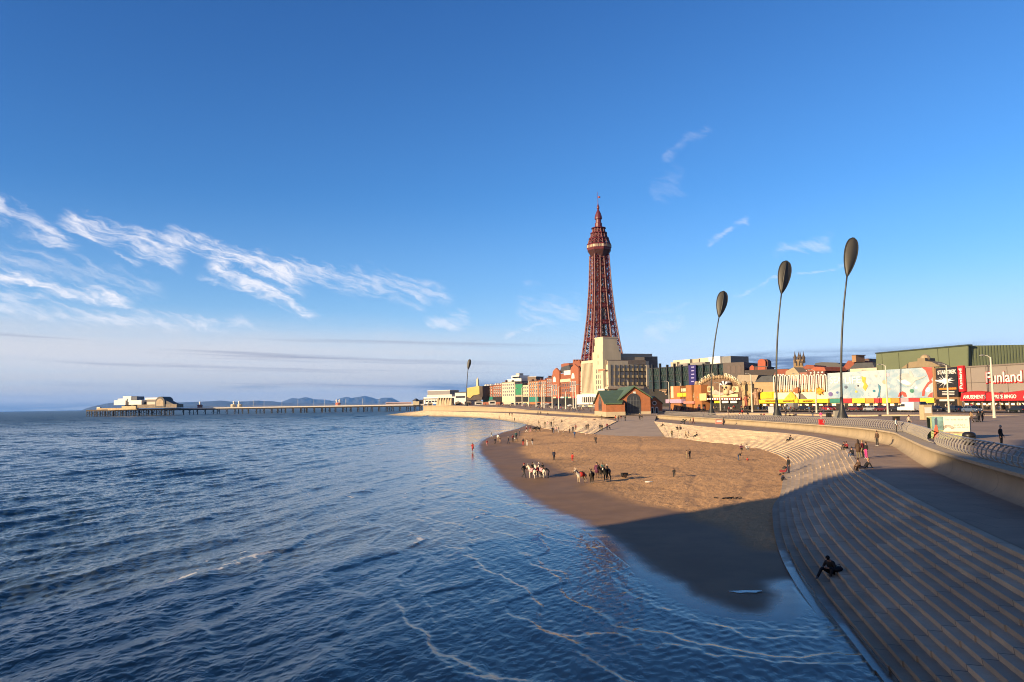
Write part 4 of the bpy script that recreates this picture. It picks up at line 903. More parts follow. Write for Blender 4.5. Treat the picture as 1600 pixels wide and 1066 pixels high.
# --- the iron tower
def tower():
    ax = D(937.2, 430, 550); T_ = empty('lattice_tower', (ax.x, 550, 0), math.radians(14), 'tall dark red iron lattice tower with crown platform and spire, above the cream building', 'tower')
    iron = M('tower_red', (.108, .005, .009), .55, .18, .12); ird = M('tower_dark', (.06, .02, .02), .6)
    zs = [0, 33, 52, 71, 93, 114.5]; hw = [18.5, 12.4, 9.8, 7.7, 6.2, 5.4]
    def W_(z): return float(np.interp(z, zs, hw))
    def A_(z): return W_(z)*float(np.interp(z, [0, 60, 114], [.54, .60, .74]))
    lv = [0]; 
    while lv[-1] < 111: lv.append(lv[-1]+float(np.interp(lv[-1], [0, 114], [5.6, 3.6])))
    lv[-1] = 114.5
    for sx in (-1, 1):
        for sy in (-1, 1):
            b = MB()
            def C(z): w, a = W_(z), A_(z); return [Vector((sx*w, sy*w, z)), Vector((sx*(w-a), sy*w, z)), Vector((sx*(w-a), sy*(w-a), z)), Vector((sx*w, sy*(w-a), z))]
            for z0, z1 in zip(lv[:-1], lv[1:]):
                c0, c1 = C(z0), C(z1); th = float(np.interp(z0, [0, 114], [.95, .55])); tb = float(np.interp(z0, [0, 114], [.46, .30]))
                for i in range(4):
                    b.bar(c0[i], c1[i], th); j = (i+1) % 4
                    b.bar(c1[i], c1[j], tb); b.bar(c0[i], c1[j], tb); b.bar(c0[j], c1[i], tb)
            b.build('leg', iron, T_)
    for z in (27, 40, 52, 64, 76, 87, 97, 106, 112):
        w, a = W_(z), A_(z)
        for k in range(4):
            b = MB(); R = Matrix.Rotation(k*math.pi/2, 4, 'Z'); g = w-a
            p = [R @ Vector((x, -w+.2, zz)) for x, zz in ((-g, z), (g, z), (-g, z+2.2), (g, z+2.2))]
            b.bar(p[0], p[1], .9); b.bar(p[2], p[3], .7); n = 4
            for i in range(n): b.bar(p[0].lerp(p[1], i/n), p[2].lerp(p[3], (i+1)/n), .35); b.bar(p[2].lerp(p[3], i/n), p[0].lerp(p[1], (i+1)/n), .35)
            b.build('girder', iron, T_)
    b = MB(); r = 2.0
    for z in np.arange(0, 115, 3.8):
        for i in range(4):
            c = [Vector((x, y, z)) for x, y in ((-r, -r), (r, -r), (r, r), (-r, r))]; b.bar(c[i], c[(i+1) % 4], .5); b.bar(c[i], c[(i+1) % 4]+Vector((0, 0, 3.8)), .3); b.bar(c[i], c[i]+Vector((0, 0, 3.8)), .6)
    b.build('lift_shaft', ird, T_)
    b = MB(); b.box(-1.2, -1.2, 30, 1.2, 1.2, 48); b.box(-1.2, -1.2, 66, 1.2, 1.2, 74); b.build('lift_car', M('lift_pale', (.35, .36, .38), .3), T_)
    def ring(name, z0, z1, h0, h1, m, n=8):
        b = MB(); b.lathe([(h0*1.082, z0), (h1*1.082, z1)], n); return b.build(name, m, T_)
    ring('corbel', 113, 117.6, 5.6, 8.2, ird); ring('lower_gallery', 117.6, 119.5, 8.3, 8.4, iron)
    gl = ring('gallery_windows', 119.5, 121.5, 8.3, 8.3, M('gallery_cream', (.62, .50, .36), .4, .1)); 
    b = MB()
    for k in range(40):
        a = 2*math.pi*k/40; b.bar((8.75*math.cos(a), 8.75*math.sin(a), 119.4), (8.75*math.cos(a), 8.75*math.sin(a), 121.6), .28)
    b.build('mullions', iron, gl)
    ring('gallery_roof', 121.5, 122.4, 8.7, 8.3, iron); ring('upper_core', 122.4, 133, 4.6, 3.8, ird)
    def tier(z0, z1, h0, h1, n=16):
        b = MB()
        for k in range(n):
            a0, a1 = 2*math.pi*k/n, 2*math.pi*(k+1)/n; P0 = lambda a, h, z: Vector((h*math.cos(a), h*math.sin(a), z))
            b.bar(P0(a0, h0, z0), P0(a0, h1, z1), .5); b.bar(P0(a0, h0, z0), P0(a1, h1, z1), .3); b.bar(P0(a1, h0, z0), P0(a0, h1, z1), .3); b.bar(P0(a0, h1, z1), P0(a1, h1, z1), .5); b.bar(P0(a0, (h0+h1)/2, (z0+z1)/2), P0(a1, (h0+h1)/2, (z0+z1)/2), .3)
        b.build('open_tier', iron, T_)
    tier(122.4, 126, 8.1, 7.0); ring('tier_deck', 126, 126.7, 7.3, 7.1, iron); tier(126.7, 130.2, 6.3, 5.4); ring('tier_deck', 130.2, 130.8, 6.0, 5.8, iron); tier(130.8, 134, 4.8, 4.2, 12); ring('tier_deck', 134, 134.6, 5.2, 4.8, iron)
    b = MB(); b.lathe([(2.7, 134.6), (2.6, 138), (2.1, 138.3), (2.0, 140.6), (2.7, 141), (2.8, 142.2), (2.0, 145), (1.0, 147.2), (.6, 148.2), (1.0, 149), (1.05, 150), (.5, 151.4), (.2, 153)], 12); b.build('cupola', M('cupola_red', (.13, .02, .03), .5, .25, .4), T_)
    b = MB(); b.tube([(0, 0, 153), (0, 0, 161)], [.22, .13], 6); fp = b.build('flagpole', iron, T_)
    b = MB(); b.add([(0, 0, 158), (1.0, -.4, 157.9), (1.9, 0, 158.1), (1.9, 0, 156.9), (1.0, -.4, 156.6), (0, 0, 156.8), (0, .06, 158), (1, -.34, 157.9), (1.9, .06, 158.1), (1.9, .06, 156.9), (1, -.34, 156.6), (0, .06, 156.8)], [(0, 1, 4, 5), (1, 2, 3, 4), (11, 10, 7, 6), (10, 9, 8, 7)]); b.build('flag', M('flag_red', (.5, .12, .1)), fp)
tower()
# --- cream art-deco building with the square shaft
d = Fac('deco_building', 'cream stone building with fluted front and tall square shaft before the iron tower', 'building', 908.5, 500, 951, 470)
d.block('wall', 908.5, 566, 951, 30, stone)
b = MB()
for k in range(12):
    u = 910+k*1.85; x0, x1, z0, z1 = d.rect(u, 567.5, u+.75, 614); b.box(x0, -.7, z0, x1, .0, z1)
b.build('fluting', M('portland_stone_b', (.66, .57, .42), .75, .1, .25), d.o); d.block('frieze', 908.3, 563.5, 932, 30.2, stone, 567.6, .9)
d.wins(911, 570, 931, 612, 10, 4, glass, .28, .6, .04)
xs0, xs1, zs0, zs1 = d.rect(931.5, 550, 947.5, 640); 
b = MB(); b.box(xs0, -2.2, zs0, xs1, 11, zs1); b.box(xs0+1, -1.6, zs1, xs1-.6, 10, d.at(940, 540)[1]); b.box(xs0+1.4, -1.2, d.at(940, 540)[1], xs1-.9, 9, d.at(940, 528.5)[1]); b.box(xs0+1.1, -1.4, d.at(940, 528.5)[1], xs1-.6, 9.3, d.at(940, 527)[1]); b.build('shaft', stone, d.o)
d.wins(935.5, 576, 944, 610, 3, 4, glass, .34, .72, 2.25); d.wins(937, 552, 942, 572, 1, 2, M('stone_relief', (.5, .42, .3)), .5, .6, 2.25)
d.block('relief', 934, 577, 945, -2.2, M('relief_red', (.40, .2, .12), .7, .3, 2.), 579.5, 2.4); d.block('ground_floor', 901, 616, 941, 0, white, 632, 2.4); d.block('shop_opening', 910, 620.5, 929, -2.3, dark, 629, 2.5); d.block('sign_panel', 934, 607.5, 944.5, -2.2, white, 611.5, 2.45)
for k in range(6): d.block('column', 911.5+k*3.2, 620.5, 912.3+k*3.2, -2.4, white, 629, 2.65)
# --- car-park like south side with lit balconies
e = Fac('balcony_building', 'long balconied building with dark open floors and yellow balcony fronts, right of the cream shaft', 'building', 949.5, 471, 1017, 483)
gcon = M('grey_concrete', (.20, .165, .135), .8, .15); e.block('wall', 949.5, 566, 1015, 26, M('back_wall_dark', (.04, .035, .03)))
e.block('top_wall', 948, 562.5, 1009, 27, gcon, 569.5, 1.2); e.block('roof_storey', 953, 558.0, 1007, 22, M('beige_store', (.36, .30, .22)), 563, -3); e.block('roof_storey', 970, 552.8, 1019, 18, beige, 558.2, -8); e.block('plant_room', 962, 547, 970, 12, beige, 558, -6); e.block('plant_room', 955, 548.5, 960, 10, beige, 558, -6); e.block('grey_block', 1007, 557, 1028, 26, gcon, 600, -9)
balc = M('balcony_yellow', (.75, .58, .30), .7, .2); 
for r, v in enumerate((570.5, 581.0, 592)):
    for k in range(8):
        u = 955+k*7.2; e.block('balcony', u+.6, v+5.2, u+6.0, 0, balc, v+9.4, 1.6)
        e.block('fin', u-.5, v-.5, u+.3, 0, M('fin_grey', (.05, .042, .035)), v+10.5, 1.9)
    e.block('floor_slab', 950, v+9.4, 1014, 0, M('slab_dark', (.08, .065, .055)), v+10.3, 1.4)
e.block('end_frame', 1010.5, 570.5, 1015, 0, M('frame_pale', (.42, .38, .32)), 604, 2.2); e.block('canopy', 950, 604, 1006, 0, M('pale_canopy', (.58, .47, .36)), 607.5, 4); e.block('ground_floor', 950, 607.5, 1014, 0, dark, 635, .5)
# --- glass building
gfa = Fac('glass_building', 'long dark glass building with black uprights and blue vertical banner', 'building', 1014, 455, 1134, 405)
tg = M('teal_glass', (.022, .045, .05), .18, .45, .12, spec=.6); gfa.block('wall', 1014, 573, 1133, 24, tg)
gfa.block('roof_edge', 1013, 571.6, 1133.5, 24.2, darkmetal, 573.2, .6)
for k in range(11):
    u = 1018.5+k*11.3; gfa.block('upright', u, 568 if k % 2 else 570, u+1.2, 0, darkmetal, 612, 1.5)
for v in (584, 594.5): gfa.block('transom', 1014, v, 1133, 0, darkmetal, v+.8, .5)
b = MB()
for k in range(44):
    u = 1016+k*2.65; x0, z0 = gfa.at(u, 594); x1, z1 = gfa.at(u+2.6, 575); b.bar((x0, -.25, z0), (x1, -.25, z1), .22); b.bar((x1, -.25, z0), (x0, -.25, z1), .22)
b.build('cross_bracing', M('brace_green', (.05, .085, .08), .5), gfa.o); gfa.block('lower_floor', 1014, 606, 1133, .5, dark, 640, .3)
gfa.block('banner', 1076, 570.5, 1087.5, -1.6, M('banner_blue', (.02, .014, .15), .5, .1), 601.5, 2.0)
for k in range(5): gfa.block('banner_mark', 1080, 573+k*5.6, 1084.5, -2.0, M('banner_pale', (.35, .33, .62)), 574.6+k*5.6, 2.1)
for u0, v0, u1, v1, m, y in ((1052, 562.5, 1078, 573, cream, -6), (1048, 566, 1058, 573, beige, -4), (1079, 561, 1092, 572, beige, -8), (1092, 559.5, 1107, 568, cream, -9), (1107, 557.5, 1125.5, 572, white, -7), (1125.5, 557, 1142, 572, M('grey_clad', (.22, .215, .21)), -8), (1060, 567, 1102, 573, M('sloped_grey', (.25, .24, .23)), -3)): gfa.block('roof_block', u0, v0, u1, 22, m, v1, y)
# stepped walkway under the glass building
for k in range(4): gfa.block('terrace_rail', 1030+k*4, 609+k*2.2, 1042-k, -3, M('terrace_tan', (.4, .26, .16)), 610.2+k*2.2, 4)
# --- dark blocks and roofs behind the arcades
def plain(name, label, cat, u0, Y0, u1, Y1, vt, m, depth=20, roof=None, win=None): return simple_building(name, label, cat, u0, Y0, u1, Y1, vt, depth, m, win, roof, None, 'roofs behind the arcades', 612)
k1 = plain('brown_box', 'windowless dark brown flat-topped block behind the arch', 'building', 1131, 372, 1164, 366, 566.5, M('brown_clad', (.055, .035, .032), .6, .15), 24)
for u in (1139, 1147, 1155): k1.poly('blind_arch', [(u-2.5, 584), (u-2.5, 573), (u, 570), (u+2.5, 573), (u+2.5, 584)], -.12, 0, M('brown_clad_b', (.075, .045, .04), .6))
k2 = plain('round_top_house', 'dark red brick house with a rounded top behind the hooped arcade', 'building', 1172, 366, 1200, 362, 573.5, brickd, 18, slate)
k2.poly('round_gable', [(1184, 578), (1184, 564.5), (1186, 562), (1190, 560.8), (1194, 562), (1196, 565), (1196, 578)], -.2, 8, M('gable_orange', (.42, .10, .05), .8, .15)); k2.poly('round_back', [(1193, 578), (1193, 562.2), (1197, 561.2), (1200, 564), (1200.5, 578)], 1, 9, brickd)
k2.poly('small_gable', [(1172, 579), (1172, 573), (1175, 570.5), (1178, 573), (1178, 579)], -.3, 4, M('gable_orange', (.42, .10, .05)))
plain('long_dark_roof', 'long dark slate roofed building low behind the hooped arcade', 'building', 1165, 350, 1232, 340, 577.5, M('dark_wall', (.045, .035, .035)), 20)
tr = Fac('tan_roof_hall', 'hall with tan pitched roof and dark grey hip, behind the pillar beside the arch', 'building', 1150, 330, 1212, 312); tr.block('wall', 1150, 597, 1212, 14, M('tan_wall', (.42, .30, .16))); tr.poly('roof', [(1150, 597), (1153, 586), (1185, 586), (1180, 597)], 0, 10, M('tan_roof', (.36, .29, .21), .8, .15)); tr.poly('hip_roof', [(1179, 597), (1190, 588), (1206, 586.5), (1213, 597)], -.4, 10, slate)
rr = Fac('red_roofed_house', 'red tiled house with cream gable end behind the hoops', 'building', 1211, 340, 1262, 326, group='roofs behind the arcades'); rr.block('wall', 1211, 583, 1262, 14, M('pink_brick', (.34, .14, .10))); rr.poly('roof', [(1210, 583.5), (1214, 577.5), (1232, 577), (1229, 584)], -.3, 8, rtile); rr.poly('cream_gable', [(1226, 592), (1228, 580), (1240, 574), (1249, 584), (1249, 592)], -.5, 6, M('gable_tan', (.40, .32, .20), .8, .2)); rr.wins(1214, 584, 1226, 589, 3, 1, white, .5, .7, .1)
for (u0, Y0, u1, Y1, vt, ap, m, lb) in ((1250, 345, 1274, 340, 576, 570, rtile, 'red tiled ridge roof right of the church turrets'), (1262, 320, 1290, 312, 579, 573, M('roof_orange', (.38, .10, .05), .8, .2), 'orange-red roofed shop behind the hoops'), (1270, 365, 1318, 355, 575, 566, M('roof_charcoal', (.04, .042, .05), .6), 'charcoal barrel roofed hall between church and tall chimney'), (1316, 340, 1336, 334, 576, 563.5, rtile, 'red roofed house with one big square chimney'), (1322, 320, 1369, 305, 581, 566, slate, 'broad dark slate roof left of the green shed')):
    bb = Fac('roofed_house', lb, 'building', u0, Y0, u1, Y1, group='roofs behind the arcades'); bb.block('wall', u0, vt, u1, 14, brickd)
    if 'barrel' in lb: bb.poly('roof', [(u0, vt+.5), (u0+4, ap+1.5), (u0+14, ap), (u1-12, ap+.6), (u1-3, ap+4), (u1, vt+.5)], -.3, 12, m)
    elif 'broad' in lb: bb.poly('roof', [(u0-.3, vt+.5), (u0+15, ap+1.), (u1-6, ap+.5), (u1, vt)], -.3, 12, m)
    else: bb.poly('roof', [(u0-.3, vt+.5), (u0+(u1-u0)*.45, ap), (u1-2, ap+1), (u1+.3, vt+.5)], -.3, 12, m)
    if 'chimney' in lb and 'one big' in lb: bb.block('chimney', 1331, 555.5, 1337.5, 5, M('chimney_brick', (.34, .19, .10)), 566, .4); bb.block('chimney_cap', 1330.6, 554.8, 1337.9, 5.2, M('chimney_cap', (.2, .12, .07)), 556, .6)
    else: bb.wins(u0+2, vt+1.5, u1-2, vt+5, 4, 1, white, .4, .6, .1)
plain('flat_roof_hall', 'cream flat-roofed hall behind the aquarium mural, beneath the green shed', 'building', 1330, 300, 1372, 290, 575.5, M('pale_cream', (.58, .50, .38)), 14)
br = Fac('brown_roof_block', 'dark brown roof block over the grey roofs, left of the green shed', 'building', 1337, 345, 1362, 340, group='roofs behind the arcades'); br.block('wall', 1337, 562.5, 1361, 12, M('brown_clad', (.055, .035, .032))); br.block('roof', 1339, 560.8, 1357, 12, M('brown_roof', (.15, .07, .045)), 562.6, .2)
ch = Fac('church_tower', 'square stone church tower with four dark pointed pinnacles', 'church', 1241, 420, 1257, 418); ch.block('wall', 1241.5, 562, 1256.5, 5.5, M('church_stone', (.30, .20, .10), .85, .3, .5)); ch.wins(1242.5, 564, 1255.5, 572, 3, 1, dark, .4, .9, .1, None, 'belfry_opening', True)
for u, y in ((1242.3, .6), (1247.5, 4.8), (1250.5, .6), (1255.6, 1.2)):
    x, z = ch.at(u, 563); b = MB(); zt = ch.at(u, 548.5)[1]; b.lathe([(.8, z-1.5), (.8, z+1.2), (.95, z+1.4), (.35, z+3), (.04, zt)], 8, x, y); b.build('pinnacle', M('pinnacle_dark', (.10, .07, .05), .8, .3), ch.o)
# --- lifeboat station
L0 = D(991, 604.4, 262); gz = 4.1
ls = empty('lifeboat_station', (43.0, 262, gz), 0, 'red brick lifeboat station with green gabled roofs and big arched doors by the slipway', 'lifeboat station')
def pz(v, u=991, Y=262): return D(u, v, Y).z-gz
lb = M('lifeboat_brick', (.40, .145, .06), .85, .2, .9); gr = M('green_roof', (.10, .16, .085), .6, .2, .3); plb = M('plinth_stone', (.55, .45, .30)); trm = M('door_dark', (.045, .05, .06), .5)
xl, xr = D(962.5, 630, 262).x-43, D(1016, 621, 262).x-43; za = pz(604.6); zl, zr = pz(630, 962), pz(621.5, 1016); xa = D(991, 604.6, 262).x-43
b = MB(); b.prism_xz([(xl, 0), (xr, 0), (xr, zr), (xa, za-.3), (xl, zl)], 0, 34); b.build('wall', lb, ls)
b = MB(); b.prism_xz([(xl-.7, zl-.35), (xa, za), (xr+.7, zr-.3), (xr+.6, zr+.1), (xa, za+.45), (xl-.8, zl+.05)], -.6, 34.6); b.build('roof', gr, ls)
b = MB(); b.box(xl-.06, -.08, -.5, xr+.06, 34.05, 1.1); b.build('plinth', plb, ls)
def arch(name, u0, v0, u1, v1, mat, par, pr):
    a, c_ = D(u0, v1, 262), D(u1, v0, 262); w = (c_.x-a.x)/2; x = (a.x+c_.x)/2-43; z1 = c_.z-gz; z0 = max(0.02, a.z-gz); b = MB()
    b.prism_xz([(x-w, z0), (x+w, z0)] + [(x+w*math.cos(t_), z1-w+w*math.sin(t_)) for t_ in [math.pi*k/10 for k in range(11)]], -pr, .1); return b.build(name, mat, par)
ad = arch('boat_door', 980, 614.5, 1000, 646, trm, ls, .12)
b = MB()
for k in range(5): b.box(-43+D(980+k*5, 630, 262).x-.07, -.2, .1, -43+D(980+k*5, 630, 262).x+.07, -.1, 6.2-.35*abs(k-2)**2)
for z in (1.6, 3.2, 4.8): b.box(D(980.3, 630, 262).x-43, -.19, z, D(999.7, 630, 262).x-43, -.1, z+.1)
b.build('glazing_bars', M('bar_grey', (.13, .14, .15)), ad); arch('side_door', 968.5, 627, 979.3, 646, dark, ls, .14)
b = MB(); b.box(xa-.5, -.12, za-2.5, xa+.4, .05, za-1.6); b.build('crest_panel', white, ls)
# left wing with its own gable towards the sea
b = MB(); wy0, wy1 = -3.5, 33; ym = 14; 
wx = D(936, 640, 280).x-43
zw = pz(612.5, 942, 278); ze = pz(631, 952, 259)
b.add([(wx, wy0, 0), (wx, wy1, 0), (wx, wy1, ze), (wx, ym, zw), (wx, wy0, ze), (xl+2.5, wy0, 0), (xl+2.5, wy1, 0), (xl+2.5, wy1, ze), (xl+2.5, ym, zw), (xl+2.5, wy0, ze)], [(4, 3, 2, 1, 0), (5, 6, 7, 8, 9), (0, 5, 9, 4), (1, 2, 7, 6), (4, 9, 8, 3), (3, 8, 7, 2), (0, 1, 6, 5)])
b.build('wing_wall', lb, ls); b = MB()
for ya, yb in ((wy0-.5, ym), (wy1+.5, ym)): b.add([(wx-.6, ya, ze-.2), (wx-.6, yb, zw+.15), (xa, yb, zw+.15), (xl+1.5, ya, ze-.2), (wx-.6, ya, ze+.15), (wx-.6, yb, zw+.5), (xa, yb, zw+.5), (xl+1.5, ya, ze+.15)], [(0, 1, 2, 3), (7, 6, 5, 4), (0, 3, 7, 4), (0, 4, 5, 1), (3, 2, 6, 7)])
b.build('wing_roof', gr, ls); b = MB(); b.add([(wx-.06, ym-5, ze-2.5), (wx-.06, ym+5, ze-2.5), (wx-.06, ym+5, ze+.6), (wx-.06, ym, zw-1.2), (wx-.06, ym-5, ze+.6)], [(0, 4, 3, 2, 1)]); b.build('gable_window', glass, ls)
b = MB(); b.box(wx-.08, wy0-.08, -.5, xl+2.6, wy1+.08, 1.15); b.build('wing_plinth', plb, ls)
an = Fac('station_annex', '', '', 1009, 268, 1035, 268, zb=gz)
ann = empty('annex', (0, 0, 0)); bpy.data.objects.remove(ann)
for ob_ in (an.poly('annex_wall', [(1012, 647), (1012, 629.5), (1023, 621), (1035, 630.5), (1035, 647)], 0, 16, lb), an.poly('annex_roof', [(1011, 630.2), (1023, 620.3), (1036, 631), (1036, 630), (1023, 619.2), (1011, 629.3)], -.5, 16.5, gr), an.poly('annex_plinth', [(1011.9, 647), (1011.9, 642), (1035.1, 642), (1035.1, 647)], -.07, 16, plb)):
    ob_.parent = ls; ob_.location = an.o.location - ls.location; ob_.rotation_euler = (0, 0, an.th)
x, z = an.at(1022.5, 630); b = MB(); disc(b, x, z, .75, -.12, 0, 16); rw = b.build('round_window', white, ls); b = MB(); disc(b, x, z, .5, -.18, -.1, 16); b.build('pane', dark, rw)
for o_ in (rw,): o_.location = an.o.location - ls.location; o_.rotation_euler = (0, 0, an.th)
for u in (1019.3, 1026):
    x, z = an.at(u, 640); b = MB(); b.prism_xz([(x-.55, z-1.5), (x+.55, z-1.5)] + [(x+.55*math.cos(t_), z+.4+.55*math.sin(t_)) for t_ in [math.pi*k/8 for k in range(9)]], -.12, 0); ww = b.build('arched_window', white, ls); b = MB(); b.box(x-.33, -.16, z-1.3, x+.33, -.11, z+.5); b.build('pane', dark, ww); ww.location = an.o.location - ls.location; ww.rotation_euler = (0, 0, an.th)
bpy.data.objects.remove(an.o)

# ------------------------------------------------------------------ the far pier
P_ = Fac('seaside_pier', 'long white-edged pier on dark iron legs running out to sea', 'pier', 148, 1045, 664, 1085, 640, zb=0.)
irn = M('pier_leg_iron', (.045, .04, .038), .7); deckm = M('pier_deck_white', (.80, .74, .66), .6, .06)
x0, z0 = P_.at(146, 641.5); x1, z1 = P_.at(280, 638.5); x2, z2 = P_.at(663, 632.4)
def deck_z(x): return float(np.interp(x, [x0, x1, x2], [z0, z1+.2, z2]))
b = MB(); b.add([(x1-20, 0, deck_z(x1-20)-.75), (x2, 0, z2-.85), (x2, 12, z2-.85), (x1-20, 12, deck_z(x1-20)-.75), (x1-20, 0, deck_z(x1-20)+.6), (x2, 0, z2+.9), (x2, 12, z2+.9), (x1-20, 12, deck_z(x1-20)+.6)], [(0, 3, 2, 1), (4, 5, 6, 7), (0, 1, 5, 4), (1, 2, 6, 5), (2, 3, 7, 6), (3, 0, 4, 7)]); b.build('deck', deckm, P_.o)
b = MB(); b.box(x0, -22, z0-1.2, x1+2, 36, z0+1.0); b.build('head_deck', M('head_deck', (.13, .10, .075), .7, .3, .1), P_.o)
lega = MB(); lega.tube([(0, 0, -2), (0, 0, 1)], .55, 6); lme = lega.mesh('leg', irn)
n_leg = 0
def leg(x, y, top):
    o = link('leg', lme, P_.o); o.location = (x, y, 0); o.scale = (1, 1, 1); me = lme; o.scale.z = 1
    o.scale.z = (top)/1.0; return o
for k in range(34): leg(x0+1+k*(x1-x0)/34, -21.5, z0-1.1)
for k in range(20): leg(x0+2+k*(x1-x0)/20, -10, z0-1.1)
for k in range(10): leg(x0+2+k*(x1-x0)/10, 6, z0-1.1)
k = 0; x = x1+3
bracem = MB(); bm_ = MB(); bm_.add([(x1-20, .5, deck_z(x1-20)-2.4), (x2, .5, z2-2.6), (x2, 11, z2-2.6), (x1-20, 11, deck_z(x1-20)-2.4), (x1-20, .5, deck_z(x1-20)-.77), (x2, .5, z2-.87), (x2, 11, z2-.87), (x1-20, 11, deck_z(x1-20)-.77)], [(0, 3, 2, 1), (4, 5, 6, 7), (0, 1, 5, 4), (1, 2, 6, 5), (2, 3, 7, 6), (3, 0, 4, 7)]); bm_.build('deck_beam', irn, P_.o)
while x < x2-2:
    n = 3 if k % 3 == 1 else 2
    for i in range(n): leg(x+i*2.6, 1 if i % 2 else 10, deck_z(x)-1.2)
    bracem.bar((x, 1, deck_z(x)-1.6), (x+2.6*(n-1), 1, 2.), .3); bracem.bar((x+2.6*(n-1), 1, deck_z(x)-1.6), (x, 1, 2.), .3)
    x += 10.5 if k % 4 else 8; k += 1
for k in range(22): xx = x0+1+k*(x1-x0)/22; bracem.bar((xx, -21.4, z0-1.5), (xx+(x1-x0)/22, -21.4, 2.), .35); bracem.bar((xx+(x1-x0)/22, -21.4, z0-1.5), (xx, -21.4, 2.), .35)
bracem.build('cross_bracing', irn, P_.o)
b = MB(); b.tube([(x1-10, .1, deck_z(x1)+1.9), (x2, .1, deck_z(x2)+1.9)], .12, 5); b.build('rail', M('rail_grey', (.4, .38, .36)), P_.o)
pv = Fac('pier_theatre_block', 'white stepped theatre building with arched hall at the pier head', 'theatre', 150, 1046, 276, 1018, zb=0.)
pw = M('theatre_white', (.80, .77, .72), .6, .06); pdk = M('theatre_dark', (.055, .05, .05), .6)
for nm, u0, v0, u1, v1, m, y in (('wall', 178, 625.8, 196, 633, pw, 1), ('wall', 184, 623, 198, 627, pw, 2), ('stage_tower', 192, 619.3, 205, 628, pw, 3), ('tower_side', 205, 619.6, 214, 625, M('theatre_grey', (.12, .13, .16)), 3.5), ('wall', 201, 625.5, 221, 632.5, pw, .5), ('link_roof', 195, 628, 234, 634.5, pdk, 6), ('long_roof', 227, 621.5, 249, 624.4, pw, 2), ('hall_wall', 229, 624, 250, 632, M('theatre_grey_b', (.2, .18, .17)), 3), ('hall_front', 230, 628, 246, 634, M('hall_pale', (.62, .55, .46)), -2), ('deck_hut', 151, 636.3, 156, 641, M('hut_white', (.7, .62, .5)), -12), ('deck_rail', 152, 637.6, 214, 641, M('deck_tan', (.48, .35, .20), .7, .4, .3), -14), ('deck_room', 190, 634.5, 212, 640, M('room_tan', (.52, .42, .24), .7, .3, .3), -15), ('side_hall', 214, 632, 276, 637.5, M('side_brown', (.22, .17, .12), .7, .5, .3), -3)):
    x_0, x_1, z_0, z_1 = pv.rect(u0, v0, u1, v1, -y); b = MB(); b.box(x_0, y, z_0, x_1, y+(14 if y > -5 else 3), z_1); b.build(nm, m, pv.o)
cx, cz = pv.at(253, 630); rr_ = 7.2
b = MB(); b.prism_xz([(cx+rr_*math.cos(t_), cz+1+rr_*1.05*math.sin(t_)) for t_ in [math.pi*k/16 for k in range(17)]] + [(cx-rr_, cz-5), (cx+rr_, cz-5)], -4, 14); b.build('arched_hall', pdk, pv.o)
b = MB(); b.prism_xz([(cx+.78*rr_*math.cos(t_), cz+.82*rr_*math.sin(t_)) for t_ in [math.pi*k/16 for k in range(17)]] + [(cx-.78*rr_, cz-4), (cx+.78*rr_, cz-4)], -4.3, -4); b.build('arch_window', M('hall_tan', (.36, .27, .17), .6, .3, .3), pv.o)
pv.poly('sloped_roof', [(259, 626), (263, 627.5), (270, 631), (275, 634), (275, 637), (259, 637)], -2.5, 10, pdk)
def kiosk(u, v0, label, body, tops):
    x, z = P_.at(u, v0, -3); t = empty('pier_kiosk', P_.o.matrix_basis @ Vector((0, 0, 0)), 0, label, 'kiosk', 'kiosks on the far pier'); loc = Vector((P_.a.x, P_.a.y, 0)) + Vector((math.cos(P_.th)*x - math.sin(P_.th)*4, math.sin(P_.th)*x + math.cos(P_.th)*4, deck_z(x)+.6)); t.location = loc; t.rotation_euler = (0, 0, P_.th)
    b = MB(); b.lathe([(3.4, 0), (3.4, 2.6), (4.2, 2.7), (2.4, 4.2)], 8); b.build('body', body, t)
    for dx_ in tops: b = MB(); b.lathe([(1.0, 3.6), (1.0, 6.3), (1.5, 6.6), (1.2, 7.6), (.2, 8.8)], 8, dx_, 0); b.build('turret', white, t)
kiosk(312, 634, 'dark red kiosk with one white turret, leftmost on the far pier deck', M('kiosk_red', (.28, .07, .05)), (0,)); kiosk(364, 634, 'cream kiosk with white turret, left one of the pair in mid pier', M('kiosk_cream', (.7, .58, .4)), (.8,)); kiosk(374.5, 634, 'cream kiosk with white turret, right one of the pair in mid pier', M('kiosk_cream', (.7, .58, .4)), (-1,)); kiosk(528, 633, 'red and white twin-turreted kiosk on the landward half of the far pier', M('kiosk_pink', (.62, .2, .12)), (-2, 2))
en = empty('pier_lodge', (0, 0, 0), P_.th, 'small pale lodge with dark roof where the far pier meets the headland', 'lodge'); x, z = P_.at(650, 630); en.location = Vector((P_.a.x+math.cos(P_.th)*x, P_.a.y+math.sin(P_.th)*x, deck_z(x)+.5))
b = MB(); b.box(-4.5, -1, -1, 4.5, 8, 4.6); b.build('wall', M('lodge_cream', (.68, .58, .38)), en); b = MB(); b.lathe([(6, 4.6), (3, 7), (.2, 8.6)], 4, 0, 3.5); b.build('roof', slate, en); b = MB(); b.box(4.6, 1, -1, 16, 10, 6.5); b.build('dark_hall', pdk, en)
tr_ = empty('pier_tram', (0, 0, 0), P_.th, 'pale pink tram carriage standing on the landward end of the pier', 'tram'); x, z = P_.at(624, 630); tr_.location = Vector((P_.a.x+math.cos(P_.th)*x-2, P_.a.y+math.sin(P_.th)*x+6, deck_z(x)+.6))
b = MB(); b.box(-18, -1.2, .5, 18, 1.2, 3.4); b.build('body', M('tram_pink', (.62, .45, .46)), tr_); b = MB(); b.box(-17.5, -1.25, 1.5, 17.5, 1.25, 2.4); b.build('window_band', dark, tr_)
